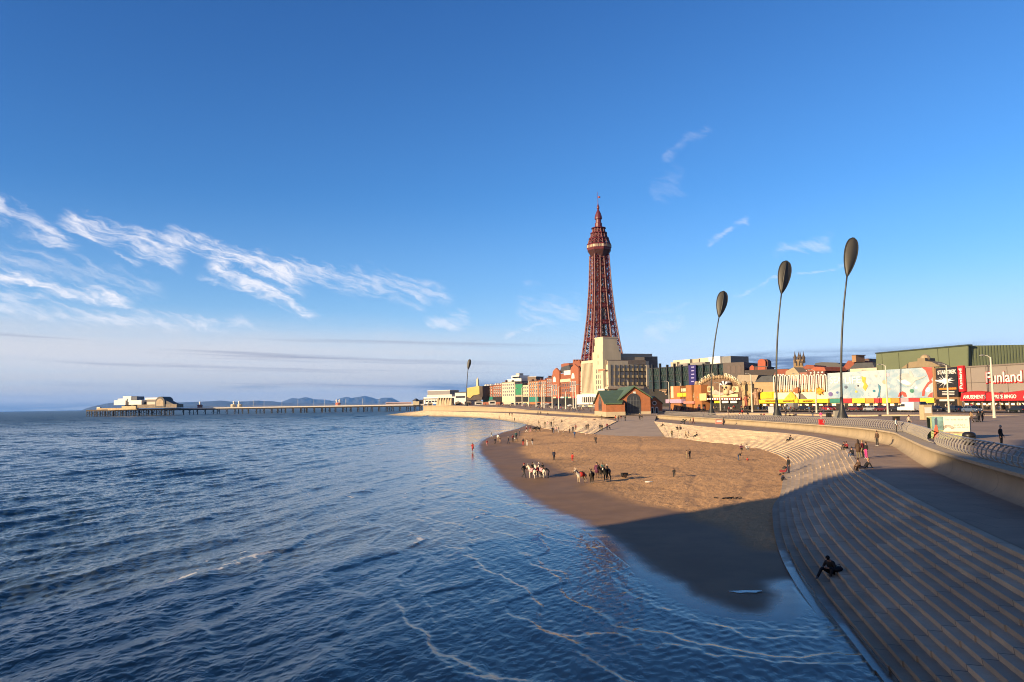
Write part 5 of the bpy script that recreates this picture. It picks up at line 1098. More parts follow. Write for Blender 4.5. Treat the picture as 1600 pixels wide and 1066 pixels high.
# lamp standards on the far pier
lp = MB(); lp.tube([(0, 0, 0), (0, 0, 8.5)], .16, 5); lp.ball((0, 0, 8.7), .35, 6, 4); lpm = lp.mesh('pier_lamp', white)
for u in (440, 465, 490, 507, 540, 566, 592, 395, 412):
    x, z = P_.at(u, 634); o = link('pier_lamp', lpm); o.location = Vector((P_.a.x+math.cos(P_.th)*x, P_.a.y+math.sin(P_.th)*x+1.5, deck_z(x)+.6)); tag(o, 'thin white lamp standard on the far pier deck, seen against the hills', 'lamp post', 'lamp standards on the far pier')
# ------------------------------------------------------------------ promenade furniture
# road with kerb, markings and low retaining wall
asph = M('asphalt', (.055, .052, .05), .85, .2, .5, .2); pline = M('road_paint', (.7, .68, .6), .7)
Rd = np.array([(124, 60), (112, 120), (104, 165), (100, 185), (84, 230), (74, 262), (62, 300), (60, 350), (58, 420), (40, 520), (10, 640), (-25, 760), (-50, 900)], float)
Rd = spline(Rd, 10)
tn = np.gradient(Rd, axis=0); tn /= np.linalg.norm(tn, axis=1)[:, None]; nr = np.stack([tn[:, 1], -tn[:, 0]], 1)
def strip(name, o0, o1, dz, mat, rows=None, k0=0, k1=None):
    A = Rd[k0:k1]; N_ = nr[k0:k1]
    X = np.stack([A[:, 0]+N_[:, 0]*o for o in (o0, o1)]); Y = np.stack([A[:, 1]+N_[:, 1]*o for o in (o0, o1)])
    zc = np.array([max(ground_z(x, y) for x, y in ((A[i, 0]+N_[i, 0]*o0, A[i, 1]+N_[i, 1]*o0), (A[i, 0]+N_[i, 0]*o1, A[i, 1]+N_[i, 1]*o1), tuple(A[i]))) for i in range(len(A))])
    return tag(link(name, grid_mesh(name, X, Y, np.stack([zc, zc])+dz, [mat])), kind='structure')
strip('road', -5, 6, .03, asph)
strip('road_marking', .4, .6, .036, pline); strip('road_marking', -4.6, -4.4, .036, pline)
rw_pts = [G(1660, 651, 5.0), G(1600, 649.5, 5.0), G(1500, 648.3, 5.0), G(1400, 648, 5.0), G(1320, 648.2, 4.95), G(1250, 646.8, 4.9), G(1190, 646, 4.9), G(1120, 645.5, 4.9)]
lowwall = empty('retaining_wall', (0, 0, 0), 0, 'long low pale retaining wall along the promenade in front of the parked cars', 'low wall')
sp = spline(np.array([(p.x, p.y, p.z) for p in rw_pts]), 8)
b = MB()
for (xa_, ya_, za_), (xb_, yb_, zb_) in zip(sp[:-1], sp[1:]):
    t_ = Vector((xb_-xa_, yb_-ya_)).normalized(); n_ = Vector((t_.y, -t_.x))*(-.25)
    b.add([(xa_-n_.x, ya_-n_.y, 3.9), (xb_-n_.x, yb_-n_.y, 3.9), (xb_-n_.x, yb_-n_.y, zb_), (xa_-n_.x, ya_-n_.y, za_), (xa_+n_.x, ya_+n_.y, za_), (xb_+n_.x, yb_+n_.y, zb_), (xb_+n_.x, yb_+n_.y, 3.9), (xa_+n_.x, ya_+n_.y, 3.9)], [(0, 1, 2, 3), (3, 2, 5, 4), (4, 5, 6, 7)])
b.build('wall', M('retaining_concrete', (.50, .38, .24), .8, .15), lowwall)

# --- dune-grass sculptures
scm = M('grass_steel', (.045, .046, .042), .45, .2, .3, metal=.3); sch = M('grass_head_shell', (.055, .052, .043), .5, .15, .3)
def grass(uB, vB, Y, uN, vN, uT, vT, wpx, label, slot):
    B_ = D(uB, vB, Y); N_ = D(uN, vN, Y); T_ = D(uT, vT, Y); z0 = ground_z(B_.x, Y) if Y < 500 else B_.z
    t = empty('grass_sculpture', (B_.x, Y, z0), 0, label, 'sculpture', 'giant steel grass sculptures on the promenade')
    n = N_-Vector((B_.x, Y, z0)); h = n.z; k = h/25.
    pts = [Vector((n.x*(f**2.2), 0, h*f)) for f in np.linspace(.06, 1, 16)]
    b = MB(); b.tube(pts, list(np.linspace(.27, .17, 16)*(1.0 if Y < 500 else 1.5)), 8); b.build('stem', scm, t, True)
    b = MB(); b.lathe([(1.22, -.1), (1.16, .2), (.85, 1.05), (.56, 1.95), (.38, 3.0), (.29, 4.6)], 14); b.build('base_cone', scm, t, True)
    # head: two curved blades meeting at a spine, in a pointed leaf outline
    ax = (T_-N_); L = ax.length; a = ax.normalized(); s = Vector((0, 1, 0)).cross(a).normalized(); f = Vector((0, -1, 0)); W = wpx/FPX*Y/2
    b = MB(); vs = []; M_ = 22; K = 9
    for i in range(M_+1):
        q = i/M_; w = W*2.49*q**.9*(1-q)**.5 + .02
        for j in range(-K, K+1):
            r = j/K; depth = .36*W*(1-abs(r)**1.6)*math.sin(math.pi*min(1, max(0, q)))**.5 if 0 < q < 1 else 0
            vs.append(n + a*(L*q) + s*(w*r) + f*depth)
    b2 = 2*K+1; nb = len(vs); vs += [v - f*(.35*W*(1-abs(((i % b2)-K)/K)**2)+.06)-f*0 for i, v in enumerate(vs[:])]
    fs = [(i*b2+j, i*b2+j+1, (i+1)*b2+j+1, (i+1)*b2+j) for i in range(M_) for j in range(2*K)]; fs += [(nb+i*b2+j, nb+(i+1)*b2+j, nb+(i+1)*b2+j+1, nb+i*b2+j+1) for i in range(M_) for j in range(2*K)]
    b.add(vs, fs); hd = b.build('head', sch, t, True)
    if slot:
        b = MB(); b.tube([n + a*(L*q) + s*(W*slot[0]*math.sin(math.pi*q)) + f*(.36*W*math.sin(math.pi*q)**.5*1.0+.05) for q in np.linspace(.04, .96, 14)], [slot[1]*W*math.sin(math.pi*q)**.6+.02 for q in np.linspace(.04, .96, 14)], 6); b.build('slot', black, hd, True)
    b = MB(); b.tube([n + a*(L*q) + s*((W*2.49*q**.9*(1-q)**.5+.05)*sd_) for sd_ in (1,) for q in np.linspace(0, 1, 18)], .09*k+.03, 5); b.tube([n + a*(L*q) - s*(W*2.49*q**.9*(1-q)**.5+.05) for q in np.linspace(0, 1, 18)], .09*k+.03, 5); b.build('rim', scm, hd)
grass(1316.5, 654, 158, 1323.5, 432, 1333.5, 371.5, 19.5, 'tallest nearest giant steel grass blade with plain oval head, by the retaining wall', None)
grass(1214.5, 650, 190, 1221, 459, 1229, 407.5, 19, 'giant steel grass blade with split oval head, between the tallest one and the lower one', (-.12, .20))
grass(1112, 648, 228, 1123.5, 496, 1131, 455, 16, 'giant steel grass blade standing before the glass building, black slit down its head', (.12, .2))
grass(729, 634, 600, 731.2, 578, 734.2, 561.5, 5.2, 'small far off giant grass blade beside the gold building', (.1, .25))

# --- curved-rib railings along the sea wall
alu = M('railing_steel', (.40, .36, .31), .4, .1, 1., metal=.2)
Cn = S1[:, 7:10]; cl = np.concatenate([[0], np.cumsum(np.hypot(np.diff(Cn[:, 0]), np.diff(Cn[:, 1])))])
rb = MB(); rb.tube([(.55, 0, .0), (.18, 0, .10), (.02, 0, .36), (.06, 0, .66), (.26, 0, .95), (.5, 0, 1.12)],   .055, 5); rib = rb.mesh('rib', alu)
def railing(s0, s1, label):
    x0, y0 = np.interp(s0, cl, Cn[:, 0]), np.interp(s0, cl, Cn[:, 1]); z0 = np.interp(s0, cl, Cn[:, 2])
    t = empty('railing', (x0, y0, z0), 0, label, 'railing', 'curved-rib railings along the sea wall')
    ss = np.arange(s0, s1, .95); P = []
    for s in list(ss)+[s1]:
        x, y, z = [np.interp(s, cl, Cn[:, i]) for i in range(3)]; x2, y2 = np.interp(s+.4, cl, Cn[:, 0]), np.interp(s+.4, cl, Cn[:, 1]); an = math.atan2(y2-y, x2-x)-math.pi/2
        P.append((x, y, z, an))
    for x, y, z, an in P[:-1]:
        o = link('rib', rib, t); o.location = (x-x0, y-y0, z-z0); o.rotation_euler = (0, 0, an)
    for nm, off, hz, r in (('top_rail', .5, 1.13, .055), ('rail', .03, .38, .022), ('rail', .07, .68, .022), ('rail', .27, .96, .022)):
        b = MB(); b.tube([(x-x0+off*math.cos(an), y-y0+off*math.sin(an), z-z0+hz) for x, y, z, an in P], r, 6); b.build(nm, alu, t)
secs = [(6, 24, 'railing at the right edge of the picture, in shade below the promenade'), (24.4, 42, 'shaded railing length just right of where the sunlight ends'), (42.4, 62, 'railing beside the black bin and white billboard'), (62.4, 79, 'railing length right of the gap in the wall, below the billboard'), (84, 102, 'railing length left of the wall gap, where one man sits'), (102.4, 122, 'railing length curving behind the pink-trousered group'), (122.4, 142, 'railing before the tallest grass blade'), (142.4, 164, 'railing under the second tallest grass blade'), (164.4, 190, 'railing length between two grass blades above the upper steps'), (190.4, 216, 'railing length before the lower grass blade'), (216.4, 256, 'farthest railing length beside the slipway')]
for a, b_, l in secs:
    if a < cl[-1]: railing(a, min(b_, cl[-1]-.5), l)

# --- street lamps
lampm = M('lamp_cream', (.62, .58, .48), .5, .08)
def lamp(u, vb, vt, Y, label, arm=-1, thick=1.):
    B_, T_ = D(u, vb, Y), D(u, vt, Y); z0 = ground_z(B_.x, B_.y) if Y < 700 else B_.z; h = T_.z-z0
    t = empty('street_lamp', (B_.x, Y, z0), 0, label, 'street lamp', 'street lamps along the promenade road')
    b = MB(); b.tube([(0, 0, 0), (0, 0, h*.12), (0, 0, h)], [.26*thick, .2*thick, .12*thick], 8); b.build('post', lampm, t)
    b = MB(); b.tube([(0, 0, h-.15), (arm*.5, 0, h+.25), (arm*1.2, 0, h+.35)], .07*thick, 6); b.build('arm', lampm, t)
    b = MB(); b.ball((arm*1.45, 0, h+.33), (.42*thick, .18*thick, .12*thick), 8, 5); b.build('lamp_head', M('lamp_head', (.3, .3, .3)), t)
lamp(1553.5, 647, 558, 133, 'tall cream lamp post before the grey arcade lettering, nearest lamp of all', -1, 1.15)
lamp(1483, 643.5, 571, 172, 'cream lamp post crossing the black poster board', -1, 1.1); lamp(1387.3, 643.5, 571.5, 174, 'cream lamp post in front of the painted shark', -1, 1.1); lamp(1276, 643.5, 579.5, 208, 'cream lamp post between hooped arcade and aquarium mural', -1, 1.1)
lamp(1358.3, 640, 580, 235, 'thin cream lamp post in the middle of the aquarium mural'); lamp(1249, 641, 585, 250, 'thin cream lamp post before the hooped arcade'); lamp(1175.5, 642, 585.5, 240, 'cream lamp post right of the arched entrance beside the pillar', -1, 1.1); lamp(1126, 646, 599, 262, 'cream lamp post standing before the pirate skull arch'); lamp(1103.5, 636, 592, 300, 'cream lamp post at the left edge of the arch'); lamp(1046, 637, 597, 300, 'cream lamp post right of the lifeboat station annex'); lamp(982, 628, 595, 400, 'cream lamp post rising behind the lifeboat station roof'); lamp(1064, 634, 598, 340, 'thin lamp post before the brown arcade')
for u, vb, vt, Y, l in ((896, 633, 603, 430, 'pale lamp post before the brick block, right one of a close pair'), (884, 634, 612, 440, 'short pale lamp post with an arm before the brick block'), (873, 634, 604.5, 450, 'pale lamp post before the left gable of the brick block'), (863, 634, 603, 470, 'pale lamp post at the left corner of the brick block'), (850.5, 635, 600, 490, 'pale lamp post before the orange brick hotel, right one'), (847, 634, 603, 510, 'pale lamp post before the orange brick hotel, left one'), (838, 634, 600, 520, 'pale lamp post before the mid seafront hotels'), (826.5, 634, 595, 540, 'tall pale lamp post before the yellow shop'), (816, 632, 606, 560, 'pale lamp post right of the green netting'), (805, 630, 608, 590, 'pale lamp post left of the green netting'), (900, 633, 602, 420, 'pale lamp post before the cream building ground floor')): lamp(u, vb, vt, Y, l, 1, 1.9)

# --- parked and passing cars
tyre = M('tyre', (.015, .015, .016), .8); rim = M('wheel_rim', (.4, .4, .42), .35, metal=.6)
whm = MB(); whm.tube([(0, -.11, 0), (0, .11, 0)], .32, 14); wheel_me = whm.mesh('wheel', tyre)
rmm = MB(); rmm.tube([(0, -.125, 0), (0, .125, 0)], .18, 10); rim_me = rmm.mesh('rim', rim)
def frustum(b, x0, x1, y, z0, X0, X1, Y, z1): b.add([(x0, -y, z0), (x1, -y, z0), (x1, y, z0), (x0, y, z0), (X0, -Y, z1), (X1, -Y, z1), (X1, Y, z1), (X0, Y, z1)], [(0, 3, 2, 1), (4, 5, 6, 7), (0, 1, 5, 4), (1, 2, 6, 5), (2, 3, 7, 6), (3, 0, 4, 7)])
def car(u, v, Y, rz, colr, label, kind='car'):
    p = D(u, v, Y); z = max(ground_z(p.x, p.y), 4.9)+.035; van = kind == 'van'
    t = empty('parked_'+kind, (p.x, p.y, z), rz, label, kind, 'vehicles on the promenade road')
    pm = M('car_paint_%d' % int(colr[0]*1000+colr[1]*10000+colr[2]*100000), colr, .22, .03, 1., spec=.6); b = MB()
    if van: frustum(b, -2.5, 2.6, .97, .35, -2.5, 2.55, .97, 1.15); frustum(b, -2.5, 1.7, .97, 1.15, -2.45, 1.1, .88, 2.35)
    else: frustum(b, -2.1, 2.1, .86, .22, -2.12, 2.15, .88, .55); frustum(b, -2.12, 2.15, .88, .55, -2.05, 1.95, .84, .86); frustum(b, -1.75, .95, .80, .86, -1.25, .35, .66, 1.42)
    body = b.build('body', pm, t); b = MB()
    if van: frustum(b, .2, 1.62, .985, 1.25, .2, 1.3, .93, 1.85)
    else:
        frustum(b, -1.6, -.42, .812, .90, -1.22, -.42, .70, 1.34); frustum(b, -.34, .78, .812, .90, -.34, .36, .70, 1.34)
    b.build('side_window', glass, body); b = MB()
    if van: b.add([(1.72, -.85, 1.2), (1.72, .85, 1.2), (1.2, .78, 2.2), (1.2, -.78, 2.2)], [(0, 1, 2, 3)])
    else: b.add([(.97, -.72, .9), (.97, .72, .9), (.42, .6, 1.37), (.42, -.6, 1.37)], [(0, 1, 2, 3)]); b.add([(-1.77, -.72, .9), (-1.77, .72, .9), (-1.32, .6, 1.37), (-1.32, -.6, 1.37)], [(0, 3, 2, 1)])
    b.build('windscreen', glass, body); xe = 2.6 if van else 2.15
    for s_ in (-1, 1):
        b = MB(); b.ball((xe-.06, s_*.62, .62 if not van else .85), (.1, .17, .1), 8, 5); b.build('headlight', M('headlight', (.7, .7, .66), .2), t); b = MB(); b.ball((-xe+.06, s_*.66, .66), (.08, .15, .12), 8, 5); b.build('tail_light', M('tail_light', (.4, .01, .01), .3), t)
        for x in ((-1.6, 1.6) if van else (-1.32, 1.32)):
            o = link('wheel', wheel_me, t); o.location = (x, s_*.80, .32); r_ = link('rim', rim_me, o)
rd_dir = lambda Y: math.atan2(*(np.array([np.interp(Y+2, Rd[:, 1], Rd[:, 0]), Y+2])-np.array([np.interp(Y-2, Rd[:, 1], Rd[:, 0]), Y-2]))[::-1])
for u, v, Y, c_, lb_, kd in ((1336, 642.5, 214, (.16, .03, .03), 'dark red hatchback right of the tallest grass blade cone', 'car'), (1362, 642.5, 205, (.32, .34, .37), 'silver estate car parked below the aquarium mural', 'car'), (1380, 642.8, 200, (.14, .02, .025), 'maroon car right behind the silver estate', 'car'), (1404, 643, 193, (.02, .021, .024), 'black car left of the white van', 'car'), (1420, 643, 188, (.78, .78, .76), 'white van parked before the orange shop signs', 'van'), (1437, 643.5, 190, (.015, .025, .09), 'dark blue van just right of the white van', 'van'), (1463, 643.5, 182, (.018, .018, .02), 'black car below the black poster board, left side', 'car'), (1492, 643.5, 175, (.02, .022, .028), 'black car below the black poster board, right side', 'car'), (1519, 643, 168, (.10, .14, .22), 'slate blue car in front of the grey arcade left of the tall lamp', 'car'), (1590, 643, 158, (.015, .02, .018), 'dark green car at the right edge before the grey arcade', 'car'), (1257, 642, 238, (.02, .02, .022), 'black car below the yellow signs', 'car'), (1236, 641.5, 243, (.22, .22, .23), 'grey van before the hooped arcade', 'van'), (1205, 641, 252, (.03, .03, .05), 'dark car left of the second grass blade', 'car'), (1295, 642, 226, (.3, .02, .03), 'bright red car below the green shop sign', 'car'), (1146, 640, 283, (.05, .05, .06), 'dark grey car before the arched entrance', 'car'), (1060, 637, 320, (.6, .6, .6), 'white car near the brown arcade', 'car'), (1090, 638, 305, (.08, .1, .16), 'navy car at the left foot of the arch', 'car')):
    car(u, v, Y, rd_dir(Y)+(math.pi if int(u) % 2 else 0), c_, lb_, kd)

# --- billboard, bin, boxes near the wall
bb = Fac('billboard', 'wide low billboard with green picture and white lettered half, behind the railing', 'billboard', 1449, 77.5, 1517, 75.5, zb=4.3)
bb.block('panel', 1449, 650.5, 1517, .5, M('board_white', (.72, .68, .58), .6, .05), 688); bb.block('picture', 1449.5, 651, 1473.5, -.0, M('picture_green', (.30, .36, .14), .5, .6, 1.6), 687, .04); bb.block('picture', 1456, 651.5, 1473.5, -.03, M('picture_teal', (.13, .26, .26), .5, .7, 1.2), 672, .07)
bb.poly('painted_dress', [(1459, 687), (1459.5, 672), (1461, 664), (1464, 664), (1466, 673), (1466.5, 687)], -.1, -.02, M('dress_red', (.60, .08, .03), .5, .3, 3.)); bb.poly('painted_figure', [(1460.5, 664), (1460, 655), (1463, 652), (1464.5, 656), (1464.5, 664)], -.1, -.02, M('figure_dark', (.05, .07, .12)))
bb.block('picture_strip', 1475, 678, 1514, 0, M('strip_green', (.48, .52, .20), .6, .5, 2.5), 687, .04); bb.block('border_strip', 1475, 674.5, 1516, 0, M('strip_brown', (.35, .24, .15), .6, .5, 4.), 677.5, .04)
x, z = bb.at(1481, 668); b = MB()
for r in (.42, .34, .25): b.tube([(x+r*1.25*math.cos(a), -.04, z-.2+r*math.sin(a)) for a in np.linspace(.1, 3.04, 12)], .022, 4)
b.build('arch_logo', M('logo_grey', (.32, .26, .2)), bb.o)
for v0, u0, u1 in ((655.5, 1477, 1512), (664, 1490, 1508), (667.5, 1490, 1513)):
    me = text_mesh('lllilllillill', .3, .02, None, 0); x0, x1, z0, z1 = bb.rect(u0, v0-1.2, u1, v0+1.2); b = MB()
    n_ = 16
    for k in range(n_): 
        if k % 5 != 3: b.box(x0+(x1-x0)*k/n_, -.03, z0, x0+(x1-x0)*(k+.6)/n_, .01, z0+(z1-z0)*(.7 if k % 3 else 1))
    b.build('faint_print', M('print_grey', (.55, .50, .42)), bb.o)
for u in (1450, 1516): bb.block('post', u, 652, u+.8, -.55, darkmetal, 694, -.5)
bp_ = place(1515, 695); bn = empty('litter_bin', (bp_.x, bp_.y, bp_.z), 0, 'round black domed litter bin by the railing, right of the billboard', 'litter bin')
b = MB(); b.lathe([(.46, 0), (.50, .1), (.50, .72)], 18); b.build('body', M('bin_black', (.018, .016, .015), .4, .2, 3.), bn); b = MB(); b.lathe([(.54, .72), (.54, .80), (.50, .95), (.36, 1.06), (.10, 1.12), (.02, 1.12)], 18); b.build('hood', M('bin_black', (.018, .016, .015)), bn, True); b = MB(); b.box(-.25, -.55, .45, .25, -.48, .68); b.build('opening', dark, bn)
def boxy(name, label, cat, u, v, Y, w, d, h, mat, extra=None, grp=None):
    p = D(u, v, Y); z = ground_z(p.x, p.y); t = empty(name, (p.x, p.y, z), 0, label, cat, grp); b = MB(); b.prism_xy([(-w/2, -d/2), (w/2, -d/2), (w/2, d/2), (-w/2, d/2)], 0, h); b.build('body', mat, t)
    if extra: b = MB(); b.box(-w*.4, -d/2-.03, h*.45, w*.4, -d/2, h*.85); b.build('notice', extra, t)
    b = MB(); b.box(-w/2-.05, -d/2-.05, h, w/2+.05, d/2+.05, h+.06); b.build('lid', mat, t)
boxy('kiosk_pillar', 'square tan pillar with white poster standing before the white van', 'pillar', 1447, 651, 138, 1.5, 1.5, 2.6, M('pillar_tan', (.55, .42, .25)), white)
boxy('planter', 'small dark planter beside the low retaining wall, left of the white van', 'planter', 1400, 651, 140, .9, .9, .7, dark); boxy('planter', 'small dark planter between the two tallest grass blades', 'planter', 1295, 648.5, 172, .9, .9, .9, dark)
boxy('utility_cabinet', 'grey cabinet beside the cone of the tallest grass blade', 'cabinet', 1307, 650, 162, 1., .8, 1.6, M('cabinet_grey', (.35, .33, .28))); boxy('sign_board', 'white advertising board left of the second grass blade cone', 'sign', 1205, 645, 205, 1.3, .3, 2.2, white)
boxy('lifebelt_box', 'small red lifebelt box on the railing by the wall buttress', 'lifebelt box', 1284, 665, 126, .8, .5, .8, red); boxy('notice_box', 'pale red-lettered notice box on the railing below the arch lamp', 'notice box', 1123, 653, 180, 1.5, .5, 1.0, M('pale_red', (.6, .25, .2)), white)
bt = empty('wall_buttress', place(1285, 676), math.radians(95), 'tan concrete access ramp block jutting from the sea wall under the red box', 'buttress')
b = MB(); b.box(-2.8, -.9, -.2, -.2, .9, 1.25); b.box(.5, -.9, -.2, 2.6, .9, 1.3); b.build('block', M('buttress_tan', (.36, .26, .16), .8, .2), bt); b = MB(); b.box(-.2, -.8, -.2, .5, .8, .3); b.build('step', PAVE, bt)
# --- far promenade stalls and shelters
random.seed(21)
for i, (u, v, w, cm, lb_) in enumerate(((672, 632, 5, cream, 'small cream stall left end of the far headland'), (716, 631, 6, M('stall_tan', (.45, .35, .22)), 'tan stall below the white pavilion'), (731, 630, 6, M('stall_brown', (.25, .18, .12)), 'brown stall below the gold building'), (748, 629.5, 7, white, 'white stall right below the gold building'), (769, 628.5, 6, white, 'white van-shaped stall below the red terrace'), (722, 634, 4, white, 'small white kiosk on the headland wall'), (828, 629, 3, white, 'small white kiosk below the yellow shop'))):
    p = D(u, v, 640+(-u+860)*.6); t = empty('market_stall', (p.x, p.y, p.z-2.5), .1, lb_, 'stall', 'stalls on the far promenade'); b = MB(); b.prism_xy([(-w/2, -2), (w/2, -2), (w/2, 2), (-w/2, 2)], -1, 3.6); b.build('body', cm, t); b = MB(); b.prism_xz([(-w/2-.4, 3.6), (w/2+.4, 3.6), (0, 4.9)], -2.4, 2.4); b.build('roof', M('stall_roof', (.3, .28, .26)), t); b = MB(); b.box(-w*.35, -2.05, 1.2, w*.35, -1.9, 2.8); b.build('counter', dark, t)

# far cars along the road beyond the slipway: a few pixels each, one mesh apiece (far_cars)
fb = MB(); frustum(fb, -2.1, 2.1, .86, .2, -2.1, 2.1, .86, .85); frustum(fb, -1.75, .95, .82, .85, -1.25, .35, .68, 1.42); fb.mi = 1
frustum(fb, -1.66, .86, .84, .92, -1.3, .42, .72, 1.36)
random.seed(33)
for k in range(34):
    Y = 330+k*11.5+random.uniform(-2, 2); x = float(np.interp(Y, Rd[:, 1], Rd[:, 0])); n = random.choice(['black', 'dark grey', 'silver', 'white', 'dark red', 'navy']); cc = dict(zip(('black', 'dark grey', 'silver', 'white', 'dark red', 'navy'), ((.015, .015, .016), (.06, .06, .062), (.35, .36, .38), (.8, .8, .78), (.16, .02, .02), (.02, .03, .08))))[n]
    o = link('parked_car', fb.mesh('far_car', [M('car_far_'+n.replace(' ', '_'), cc, .25, .03), glass])); x += random.choice((-3.6, 4.2)); o.location = (x, Y, max(ground_z(x, Y), 4.9)+.04); o.rotation_euler = (0, 0, rd_dir(Y)); tag(o, 'tiny %s car among the far traffic beyond the lifeboat station' % n, 'car', 'far traffic on the promenade road')
# ------------------------------------------------------------------ PEOPLE AND DONKEYS
def skin_mesh(name, verts, edges, extra=None, sub=1):
    """verts: (x, y, z, r, region); one continuous skinned surface; faces take the region of the nearest bone"""
    me = bpy.data.meshes.new(name); me.from_pydata([v[:3] for v in verts], edges, []); o = bpy.data.objects.new(name, me); col.objects.link(o)
    md = o.modifiers.new('skin', 'SKIN'); md.use_smooth_shade = True; md.branch_smoothing = .6
    for sv, v in zip(me.skin_vertices[0].data, verts): sv.radius = (v[3], v[3]) if not isinstance(v[3], tuple) else v[3]; sv.use_root = False
    me.skin_vertices[0].data[0].use_root = True
    s = o.modifiers.new('sub', 'SUBSURF'); s.levels = sub; s.render_levels = sub
    dg = bpy.context.evaluated_depsgraph_get(); dg.update(); out = bpy.data.meshes.new_from_object(o.evaluated_get(dg)); bpy.data.objects.remove(o); bpy.data.meshes.remove(me)
    V = [Vector(v[:3]) for v in verts]; segs = [(V[a], V[b], verts[b][4]) for a, b in edges]
    vs = [tuple(v.co) for v in out.vertices]; fs = [tuple(p.vertices) for p in out.polygons]; mi = []
    for p in out.polygons:
        c = p.center; best = None
        for a, b_, rg in segs:
            d = b_-a; t = max(0, min(1, (c-a).dot(d)/max(d.length_squared, 1e-9))); q = (c-a-d*t).length
            if best is None or q < best[0]: best = (q, rg)
        mi.append(best[1])
    mb = MB(); mb.v = vs; mb.f = fs; mb.m = mi
    if extra: extra(mb)
    return mb
REG = {'coat': 0, 'legs': 1, 'skin': 2, 'shoe': 3}
def person_mesh(pose):
    C_, L_, S_, F_ = 0, 1, 2, 3
    P = {'stand': dict(pel=(0, 0, .95), ch=(0, .01, 1.33), hd=(0, -.02, 1.64), kn=[(-.10, -.02, .50), (.10, -.01, .50)], an=[(-.11, .02, .08), (.11, .03, .08)], el=[(-.25, .03, 1.12), (.25, .03, 1.12)], wr=[(-.25, -.08, .88), (.25, -.08, .88)]),
         'walk': dict(pel=(0, 0, .93), ch=(0, -.03, 1.31), hd=(0, -.07, 1.61), kn=[(-.09, -.20, .50), (.09, .02, .48)], an=[(-.09, -.28, .09), (.09, .34, .14)], el=[(-.24, .14, 1.12), (.24, -.10, 1.10)], wr=[(-.24, .08, .88), (.24, -.30, .95)]),
         'sit': dict(pel=(0, 0, .12), ch=(0, -.10, .50), hd=(0, -.16, .80), kn=[(-.14, -.42, .22), (.14, -.42, .22)], an=[(-.13, -.52, -.24), (.13, -.54, -.24)], el=[(-.27, -.20, .32), (.27, -.20, .32)], wr=[(-.14, -.40, .30), (.14, -.40, .30)]),
         'hunch': dict(pel=(0, 0, .13), ch=(0, -.13, .52), hd=(0, -.31, .77), kn=[(-.24, -.42, .32), (.22, -.40, .30)], an=[(-.28, -.80, -.08), (.20, -.56, -.20)], el=[(-.30, -.20, .33), (.30, -.20, .33)], wr=[(-.10, -.42, .36), (.10, -.42, .34)]),
         'recline': dict(pel=(0, 0, .12), ch=(0, .30, .38), hd=(0, .36, .70), kn=[(-.11, -.42, .20), (.11, -.40, .06)], an=[(-.11, -.70, -.26), (.11, -.84, -.24)], el=[(-.27, .42, .22), (.27, .42, .22)], wr=[(-.30, .52, .04), (.30, .52, .04)]),
         'bend': dict(pel=(0, .12, .90), ch=(0, -.22, 1.12), hd=(0, -.48, 1.22), kn=[(-.10, -.02, .48), (.10, .02, .48)], an=[(-.11, .06, .08), (.11, .08, .08)], el=[(-.22, -.28, .90), (.22, -.28, .90)], wr=[(-.16, -.42, .70), (.16, -.42, .70)]),
         'ride': dict(pel=(0, 0, .12), ch=(0, -.02, .50), hd=(0, -.04, .81), kn=[(-.30, -.14, -.10), (.30, -.14, -.10)], an=[(-.31, .02, -.46), (.31, .02, -.46)], el=[(-.24, -.06, .32), (.24, -.06, .32)], wr=[(-.10, -.30, .26), (.10, -.30, .26)]),
         'crouch': dict(pel=(0, .05, .34), ch=(0, -.16, .66), hd=(0, -.26, .95), kn=[(-.13, -.30, .46), (.13, -.30, .46)], an=[(-.12, -.02, .07), (.12, 0, .07)], el=[(-.24, -.30, .50), (.24, -.30, .50)], wr=[(-.12, -.45, .34), (.12, -.45, .34)])}[pose]
    B_ = 1.32 if pose == 'hunch' else 1.08
    pel, ch, hd = map(Vector, (P['pel'], P['ch'], P['hd'])); up = (ch-pel).normalized(); hu = (hd-ch).normalized()
    bk = Vector((0, 1, 0)); v = []; e = []
    def add(p, r, rg, par=None):
        if rg in (C_, L_): r = tuple(x*B_ for x in r) if isinstance(r, tuple) else r*B_
        v.append((*p, r, rg)); i = len(v)-1
        if par is not None: e.append((par, i))
        return i
    p0 = add(pel, (.155, .125), C_); sp_ = add(pel.lerp(ch, .5), (.145, .12), C_, p0); c0 = add(ch, (.165, .13), C_, sp_); c1 = add(ch + up*.13, (.10, .09), C_, c0)
    nk = add(ch + up*.17 + hu*.02, .058, S_, c1); h0 = add(hd - hu*.07, (.072, .082), S_, nk); h1 = add(hd + hu*.03, (.082, .098), S_, h0); add(hd + hu*.115, (.052, .06), S_, h1)
    for i, s in ((0, -1), (1, 1)):
        hp = add(pel + Vector((s*.095, 0, -.06)), .095, L_, p0); kn = add(Vector(P['kn'][i]), .064, L_, hp); an = add(Vector(P['an'][i]), .045, L_, kn); d = Vector((0, -1, 0)); toe = add(Vector(P['an'][i]) + Vector((s*.01, -.15, -.045)), .036, F_, an)
        sh = add(ch + up*.085 + Vector((s*.18, 0, 0)), .07, C_, c0); el = add(Vector(P['el'][i]), .05, C_, sh); wr = add(Vector(P['wr'][i]), .036, C_, el); dr = (Vector(P['wr'][i])-Vector(P['el'][i])).normalized(); add(Vector(P['wr'][i]) + dr*.09, .036, S_, wr)
